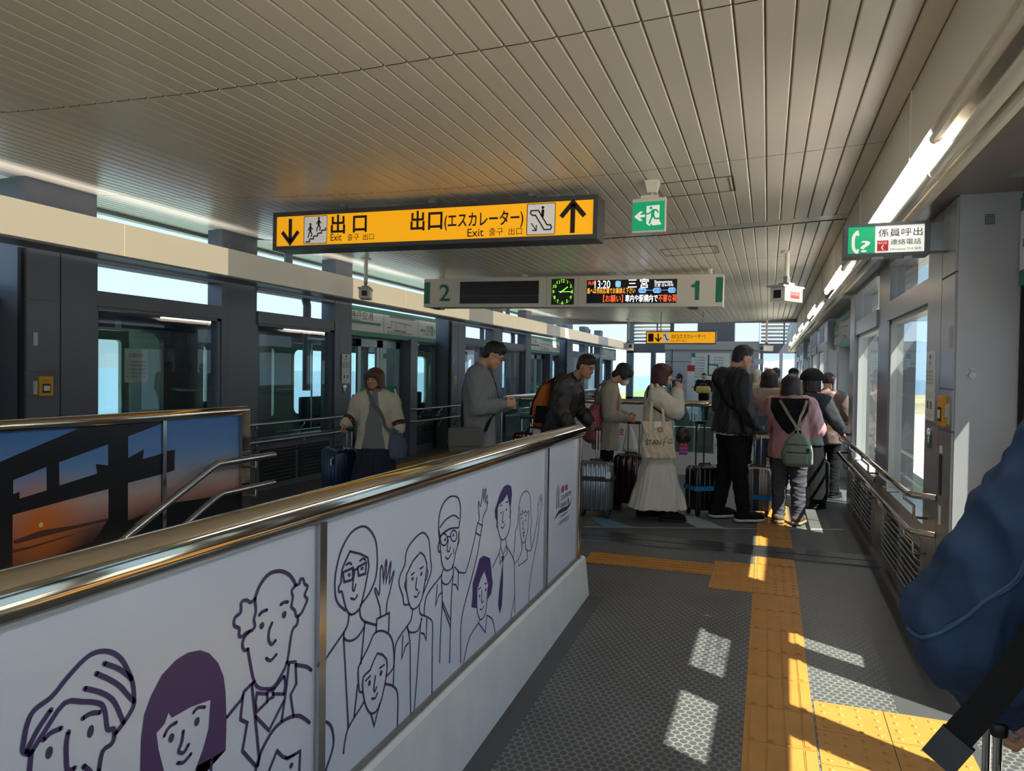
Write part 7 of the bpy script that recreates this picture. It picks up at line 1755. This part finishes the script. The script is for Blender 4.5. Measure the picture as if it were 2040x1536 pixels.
# pink backpack (person 4)
c = P4.up(.135, -.165, 1.02)
pk = mat('dusky_pink_backpack_cloth', (148, 82, 88), .6, bump=(50, .2))
t = bag('backpack', 'dusky pink soft backpack on the masked person in the beige coat', 'backpack', P4, c, lambda g: g.rings([(-.25, 0, .03, .10, .07), (-.21, 0, 0, .135, .105), (-.05, 0, -.005, .14, .11), (.10, 0, .02, .125, .085), (.18, 0, .05, .085, .05)], 0), pk, folds=.010, seed=6)
strap('top_strap', [((0, .03, .16), (.3, -1, .5)), ((.0, .03, .27), (.5, -1, .3)), ((-.02, .06, .37), (.3, -.8, .8)), ((-.03, .16, .41), (.3, .3, 1)), ((-.01, .27, .30), (.4, 1, 0)), ((.03, .25, .02), (.9, .6, 0))], pk, t, .05, .006)
strap('piping', [((-.12, -.05, .03), (0, -1, 0)), ((-.05, -.10, .085), (0, -1, .3)), ((.05, -.10, .075), (0, -1, .3)), ((.13, -.04, -.02), (0, -1, 0))], mat('dark_piping', (70, 40, 44), .6), t, .008, .006)
strap('piping', [((-.10, -.085, -.10), (0, -1, 0)), ((0, -.122, -.115), (0, -1, 0)), ((.10, -.09, -.10), (0, -1, 0))], mat('dark_piping_lower', (70, 40, 44), .6), t, .008, .006)
# white plastic bag held by person 4
w_ = P4.world(P4.arm[-1][2]+np.array([.02, .03, -.24]))
t = thing('plastic_bag', 'thin white plastic bag hanging in front of the masked person', 'bag', w_, P4.rz)
g = Sdf((-.15, -.15, -.25), (.15, .15, .25), .007); g.rings([(-.16, 0, 0, .05, .075), (-.12, 0, 0, .06, .09), (.02, 0, 0, .03, .055), (.14, 0, -.01, .012, .015)], 0); g.mesh('bag_body', mat('white_plastic_film', (222, 224, 226), .45), t, .008, 12)
# phones
def phone(label, P_, a, b, up_, m=None):
    pa = np.array(a); w_ = P_.world(pa); t = thing('phone', label, 'phone', w_, P_.rz)
    U = Vector(b).normalized(); V = Vector(up_).normalized(); N = U.cross(V).normalized(); V = N.cross(U); R_ = Matrix((U, V, N)).transposed()
    mb = MB(); mb.obox((0, 0, 0), (.036, .075, .004), R_); mb.build('phone_case', M['black'], t); mb = MB(); mb.obox(tuple(N*.0045), (.033, .071, .0004), R_); mb.build('screen', mat('phone_screen', (60, 66, 76), .1), t); return t
phone('phone held low in both hands of the man in grey', P2, (P2.palm[1][0]+P2.palm[-1][0])/2+np.array([0, .035, .025]), (1, 0, 0), (0, .8, .6))
phone('dark phone held up by the woman in white', P5, (P5.palm[1][0]+P5.palm[-1][0])/2+np.array([0, .02, .02]), (1, 0, 0), (0, .15, 1))
# messenger bag (man 2)
gm = cloth('grey_canvas', (96, 96, 94))
t = bag('messenger_bag', 'grey canvas messenger bag at the hip of the man in grey', 'bag', P2, (.26, -.10, .865), lambda g: g.box((0, 0, 0), (.055, .155, .115), .035, .01), gm, folds=.004)
g = Sdf((-.1, -.2, -.2), (.14, .2, .2), .007); g.box((.035, 0, .035), (.032, .16, .092), .025, 0); g.mesh('flap', gm, t, .003)
bv2 = surf(P2J)
snap_strap('shoulder_strap', bv2, [(.25, .09, .95), (.19, .16, 1.10), (.08, .2, 1.26), (-.06, .17, 1.42), (-.12, .08, 1.52), (-.13, .0, 1.54)], (.26, -.10, .865), M['black_cloth'], t, .032)
snap_strap('shoulder_strap', bv2, [(.24, -.22, .96), (.12, -.2, 1.15), (-.02, -.2, 1.36), (-.11, -.12, 1.50), (-.13, .0, 1.54)], (.26, -.10, .865), M['black_cloth'], t, .032)
# dotted bag on the case
t = thing('travel_bag', 'black bag with pink dots resting on the suitcase beside the man in grey', 'bag', (-2.16, 6.76, .685), rad(20))
g = Sdf((-.3, -.2, -.02), (.3, .2, .32), .008); g.box((-.12, 0, .11), (.11, .12, .11), .06, 0); g.box((.13, 0, .11), (.11, .12, .11), .07, .04); g.mesh('bag_body', pattern('black_cloth_with_pink_dots', (26, 18, 20), (198, 140, 140), 'dots', 26), t, .006)
mb = MB(); mb.tube([(-.10, -.02, .20), (-.06, -.02, .27), (.06, -.02, .27), (.10, -.02, .20)], .009, 8); mb.build('handle', M['black_cloth'], t, smooth=True)
# tote of the woman in white
tm = cloth('cream_cotton_tote', (222, 206, 184), bump=(90, .15))
t = bag('tote_bag', 'cream cotton tote bag with handwritten print on the shoulder of the woman in white', 'bag', P5, (.235, -.01, .845), lambda g: g.rings([(-.185, 0, .02, .035, .165), (-.17, 0, .02, .05, .17), (-.05, 0, .01, .055, .160), (.10, 0, 0, .045, .145), (.185, 0, -.005, .022, .14)], 0), tm, folds=.010, seed=11)
for y in (-.07, .06):
    strap('tote_strap', [((.032, y, .17), (1, 0, .2)), ((.015, y*.8-.005, .32), (1, 0, .2)), ((-.03, y*.5-.02, .50), (1, 0, .6)), ((-.085, y*.4-.03, .555), (.2, 0, 1)), ((-.14, y*.4-.03, .50), (-1, 0, .3))], tm, t, .025, .004)
f = Flat((.066, -.14, -.12), (0, 1, .06), (0, 0, 1), (1, 0, 0)); f.start(.004)
f.text('STAN', .02, .07, .075, width=.15); f.stroke([(.195, .055), (.205, .12), (.235, .15)], .005, smooth=3); f.stroke([(.185, .09), (.23, .095)], .004); f.stroke([(.245, .075), (.245, .125)], .005); f.stroke([(.255, .115), (.272, .125), (.275, .105), (.255, .08), (.285, .085)], .005, smooth=3)
f.stroke([(.02, .16), (.035, .185), (.05, .165), (.035, .12)], .004, smooth=3); f.build('handwriting', M['sign_black'], t)
f.start(.006).rect(.10, .24, .17, .30); f.build('paper_sticking_out', M['paper'], t)
mb = MB(); mb.tube([(.07+.0*a, .02+.022*math.cos(a), .11+.022*math.sin(a)) for a in np.linspace(0, 6.283, 15)[:-1]], .006, 8, closed=True); mb.build('pink_ring_charm', mat('pink_charm', (208, 110, 110), .4), t, smooth=True)
t = bag('shoulder_bag', 'small black shoulder bag at the front of the woman in white', 'bag', P5, (.16, .235, .90), lambda g: (g.ell((0, .02, -.03), (.035, .075, .075), .02), g.box((0, .01, .02), (.03, .05, .06), .03, .03)), mat('soft_black_leather', (18, 18, 22), .4), folds=.005)
bv5 = surf(P5J)
snap_strap('bag_strap', bv5, [(.17, .17, .97), (.19, .08, 1.10), (.18, -.05, 1.25), (.08, -.1, 1.36), (-.06, -.08, 1.40), (-.1, .02, 1.38)], (.16, .235, .90), M['black_cloth'], t, .026)
t = thing('charm', 'red and purple striped charm hanging under the small black shoulder bag', 'charm', P5.world((.165, .255, .745)), P5.rz)
mb = MB(); mb.rbox(-.012, .012, -.042, .042, -.05, .04, .008); mb.build('charm_body', pattern('purple_striped_plastic', (96, 76, 170), (214, 90, 130), 'Z', 9), t, smooth=True, angle=40)
mb = MB(); mb.ball((0, -.018, .055), .02, 12, 8); mb.ball((0, .02, .055), .02, 12, 8); mb.build('red_tassel', mat('orange_red_tassel', (226, 84, 50), .6), t, smooth=True); mb = MB(); mb.tube([(0, 0, .06), (0, -.01, .10)], .003, 6); mb.build('loop', M['black_cloth'], t)
# crossbody of the man in black
t = bag('crossbody_bag', 'black crossbody bag with a grey pull tab at the hip of the man in black', 'bag', P6, (.255, .12, 1.0), lambda g: (g.box((0, 0, 0), (.05, .13, .105), .04, .01)), mat('black_nylon', (26, 28, 34), .5), folds=.004)
g = Sdf((-.1, -.2, -.2), (.14, .2, .2), .007); g.box((.045, .04, -.015), (.022, .075, .075), .02, 0); g.mesh('front_pocket', mat('charcoal_nylon', (44, 46, 54), .5), t, .002)
mb = MB(); mb.rbox(.066, .070, .045, .065, -.05, -.01, .002); mb.box(.066, .069, .055, .06, .03, .055); mb.build('zip_pull', M['satin'], t)
bv6 = surf(P6J)
snap_strap('shoulder_strap', bv6, [(.25, -.02, 1.09), (.19, -.16, 1.18), (.06, -.22, 1.33), (-.06, -.2, 1.46), (-.11, -.06, 1.54), (-.12, .05, 1.52)], (.255, .12, 1.0), M['black_cloth'], t, .034)
# mini backpack of the woman in pink
gr = mat('sage_green_nylon', (128, 140, 124), .5, bump=(40, .15))
t = bag('mini_backpack', 'sage green mini backpack hanging on the back of the woman in pink', 'backpack', P7, P7.up(.10, -.215, .86), lambda g: g.rings([(-.16, 0, .01, .11, .05), (-.13, 0, -.005, .142, .075), (-.02, 0, -.01, .145, .08), (.08, 0, .0, .115, .06), (.145, 0, .015, .06, .035), (.165, 0, .02, .035, .02)], 0), gr, folds=.005, seed=5)
g = Sdf((-.2, -.2, -.2), (.2, .1, .15), .006); g.rings([(-.135, -.01, -.055, .10, .045), (-.12, -.01, -.06, .112, .05), (-.03, -.01, -.065, .112, .045), (-.02, -.01, -.05, .105, .04)], 0); g.mesh('front_pocket', gr, t, .003)
strap('zip_line', [((-.10, -.078, -.018), (0, -1, 0)), ((0, -.098, -.014), (0, -1, 0)), ((.10, -.078, -.018), (0, -1, 0))], M['black'], t, .008, .004)
strap('zip_line', [((-.10, -.058, .055), (0, -1, 0)), ((0, -.076, .062), (0, -1, 0)), ((.10, -.058, .055), (0, -1, 0))], M['black'], t, .006, .003)
for q in (1, -1):
    b7 = P7.up(.10, -.215, .86); r7 = Vector((b7[0], b7[1]-.018, b7[2]+.20)); e7 = Vector((b7[0]*.4+q*.125, -.12, 1.245)); snap_strap('shoulder_strap', bv7, [r7, r7.lerp(e7, .4), r7.lerp(e7, .75), e7], tuple(b7), mat('khaki_webbing', (150, 144, 120), .7), t, .026, .005, .020)
mb = MB(); mb.tube([(.014*math.cos(a), -.018, .205+.014*math.sin(a)) for a in np.linspace(0, 6.283, 13)[:-1]], .003, 6, closed=True); mb.tube([(0, -.018, .19), (0, -.012, .165)], .004, 6); mb.build('metal_ring', M['satin'], t, smooth=True)
mb = MB(); mb.tube([(-.03, .02, .15), (-.02, .02, .185), (.02, .02, .185), (.03, .02, .15)], .007, 8); mb.build('carry_loop', M['black_cloth'], t, smooth=True)
mb = MB(); mb.rbox(.085, .115, -.085, -.07, -.01, .03, .005); mb.build('black_charm', M['black'], t)
# blue bag of the woman in cream
bm_ = mat('slate_blue_bag_cloth', (82, 98, 120), .75, bump=(60, .2))
t = bag('shoulder_bag', 'slate blue soft shoulder bag at the left hip of the woman in the cream jacket', 'bag', P1, (-.235, .09, .745), lambda g: g.rings([(-.14, 0, .0, .05, .06), (-.11, 0, 0, .085, .075), (-.02, 0, 0, .10, .075), (.07, 0, 0, .085, .05), (.12, .02, 0, .05, .025)], 0), bm_, folds=.008, seed=8)
bv1 = surf(P1J, *[c for c in COL.objects if c.parent == P1.root and c.name.startswith('striped_shirt')])
snap_strap('bag_strap', bv1, [(-.225, .13, .86), (-.16, .2, .95), (-.08, .2, 1.06), (.0, .2, 1.16), (.06, .14, 1.26), (.07, .02, 1.30)], (-.235, .09, .745), cloth('grey_webbing_strap', (106, 110, 110)), t, .036)
# yellow bag by the far person
t = thing('paper_bag', 'yellow bag held by the person in front of the far route map', 'bag', (-1.95, 23.72, .0), 0); mb = MB(); mb.rbox(-.22, .22, -.13, .12, .90, 1.13, .06); mb.build('bag_body', mat('yellow_straw_bag', (206, 176, 92), .8, bump=(20, .5)), t, smooth=True, angle=50); mb = MB(); mb.tube([(-.12, 0, 1.11), (-.08, 0, 1.2), (.08, 0, 1.2), (.12, 0, 1.11)], .012, 8); mb.build('handle', M['copper'], t, smooth=True)
# ================================================================== person in denim at the right edge
dy = 1.55
P17 = Person('person', 'person in a blue denim jacket close by at the right border, gripping a suitcase handle', (.755, dy, floor_z(dy)), rad(-4), H=1.90, build_=1.1, h=.009,
             arms={-1: ((-.355, -.015, 1.10), (-.275, .10, .955), (.05, .35, -1)), 1: ((.27, .05, 1.10), (.24, .2, .95), None)})
P17.body(curl={-1: 1.0}, parts=False)
def denim(name, rgb):
    m = mat(name, rgb, .85, vary=.22, vscale=7, bump=(900, .25), spec=.2); return m
M['denim'] = denim('blue_denim', (50, 70, 102))
P17.trousers(denim('pale_denim', (56, 78, 110)), r=1.05); P17.shoes(M['black_cloth'])
jk = P17.top(M['denim'], 'denim_jacket', r=1.10, hem=.80, folds=.020, sleeve=.99, sl_r=1.22, seed=31, cuffgap=.015, h=.009)
P17.hair(M['hair'], 'crop')
# seams: a raised double stitched ridge round the armhole and along the back of the sleeve, cuff band
bv = BVHTree.FromPolygons([v.co for v in jk.data.vertices], [tuple(p.vertices) for p in jk.data.polygons])
def on_cloth(pts, off=.002, rad_=.0036, name='seam', m=None, seg=14):
    P_ = [Vector(p) for p in pts]; out = []
    for i in range(len(P_)-1):
        p0 = P_[i-1] if i else P_[i]*2-P_[i+1]; p1, p2 = P_[i], P_[i+1]; p3 = P_[i+2] if i+2 < len(P_) else p2*2-p1
        for q in range(seg):
            t = q/seg; out.append(0.5*((2*p1)+(p2-p0)*t+(2*p0-5*p1+4*p2-p3)*t*t+(3*p1-p0-3*p2+p3)*t**3))
    for _ in range(4):
        out = [bv.find_nearest(c)[0]+bv.find_nearest(c)[1]*off for c in out]
        out = [out[0]]+[(out[i-1]+out[i]*2+out[i+1])/4 for i in range(1, len(out)-1)]+[out[-1]]
    mb = MB(); mb.tube(out, rad_, 8); return mb.build(name, m or M['denim'], jk, smooth=True)
sh, e_, w_, d_ = P17.arm[-1]; sh = np.array(sh); nb = np.array([0, -.2, 0])
M['stitch'] = denim('faded_denim_edge', (70, 92, 126))
on_cloth([sh+np.array([-.02, -.22, .02]), sh*.5+e_*.5+np.array([-.03, -.22, -.0]), e_+np.array([-.08, -.18, .0]), e_+np.array([-.16, -.05, -.03])], name='sleeve_seam', m=M['stitch'])
on_cloth([sh+np.array([-.005, -.21, .025]), sh*.5+e_*.5+np.array([-.012, -.22, .012]), e_+np.array([-.065, -.20, .012])], name='sleeve_seam', m=M['stitch'], rad_=.0024)
on_cloth([sh+np.array([.0, -.05, .3]), sh+np.array([.02, -.2, .06]), sh+np.array([.03, -.22, -.05]), sh+np.array([.06, -.2, -.14])], name='armhole_seam', m=M['stitch'])
on_cloth([sh+np.array([.03, -.22, -.01]), sh+np.array([.18, -.25, -.02]), sh+np.array([.36, -.25, -.01])], name='yoke_seam', m=M['stitch'])
g = P17.grid(); n_ = (w_-e_)/np.linalg.norm(w_-e_); g.cone(w_-n_*.055, w_-n_*.004, .066, .062, 0); g.plane(w_-n_*.004, n_); g.plane(w_-n_*.050, -n_); g.mesh('cuff', M['denim'], P17.root)
# rucksack with a long loose strap
t = thing('rucksack', 'black rucksack with a long dangling strap on the person in denim', 'backpack', P17.world((.02, -.27, 1.25)), P17.rz)
g = Sdf((-.25, -.25, -.35), (.25, .2, .35), .010); g.rings([(-.28, 0, .03, .14, .09), (-.22, 0, 0, .17, .12), (.10, 0, .01, .17, .11), (.24, 0, .05, .12, .06)], 0); g.mesh('pack_body', M['black_cloth'], t, .006)
inv = (Matrix.Translation(P17.world((.02, -.27, 1.25))) @ Matrix.Rotation(P17.rz, 4, 'Z')).inverted()
W_ = lambda x, y, z: tuple(inv @ Vector((x, y, z)))
strap('dangling_strap', [(W_(.53, 1.36, 1.42), (-.6, -1, .3)), (W_(.455, 1.36, 1.26), (-.6, -1, 0)), (W_(.420, 1.37, 1.10), (-.5, -1, 0)), (W_(.372, 1.37, 1.0), (-.4, -1, 0)), (W_(.318, 1.37, .915), (-.4, -1, 0)), (W_(.285, 1.37, .862), (-.4, -1, 0))], M['black_cloth'], t, .046, .006)
strap('strap_keeper', [(W_(.312, 1.366, .905), (-.4, -1, 0)), (W_(.296, 1.366, .880), (-.4, -1, 0)), (W_(.282, 1.366, .858), (-.4, -1, 0))], M['black'], t, .054, .010)
strap('shoulder_strap', [((-.13, .03, .2), (0, -.5, 1)), ((-.15, .16, .30), (0, 0, 1)), ((-.15, .33, .22), (0, 1, .5)), ((-.16, .36, -.02), (0, 1, 0))], M['black_cloth'], t, .06, .010)
hc_ = P17.world(P17.palm[-1][0]); fz_ = floor_z(hc_.y)
suitcase('dark suitcase gripped by the person in denim, only its steel handle in view', (hc_.x+.075, hc_.y-.01, fz_), rad(86), .38, .24, .56, M['black_shell'], .003, 6, hc_.z-fz_-.56+.012, hm=M['chrome'], hx=.10)
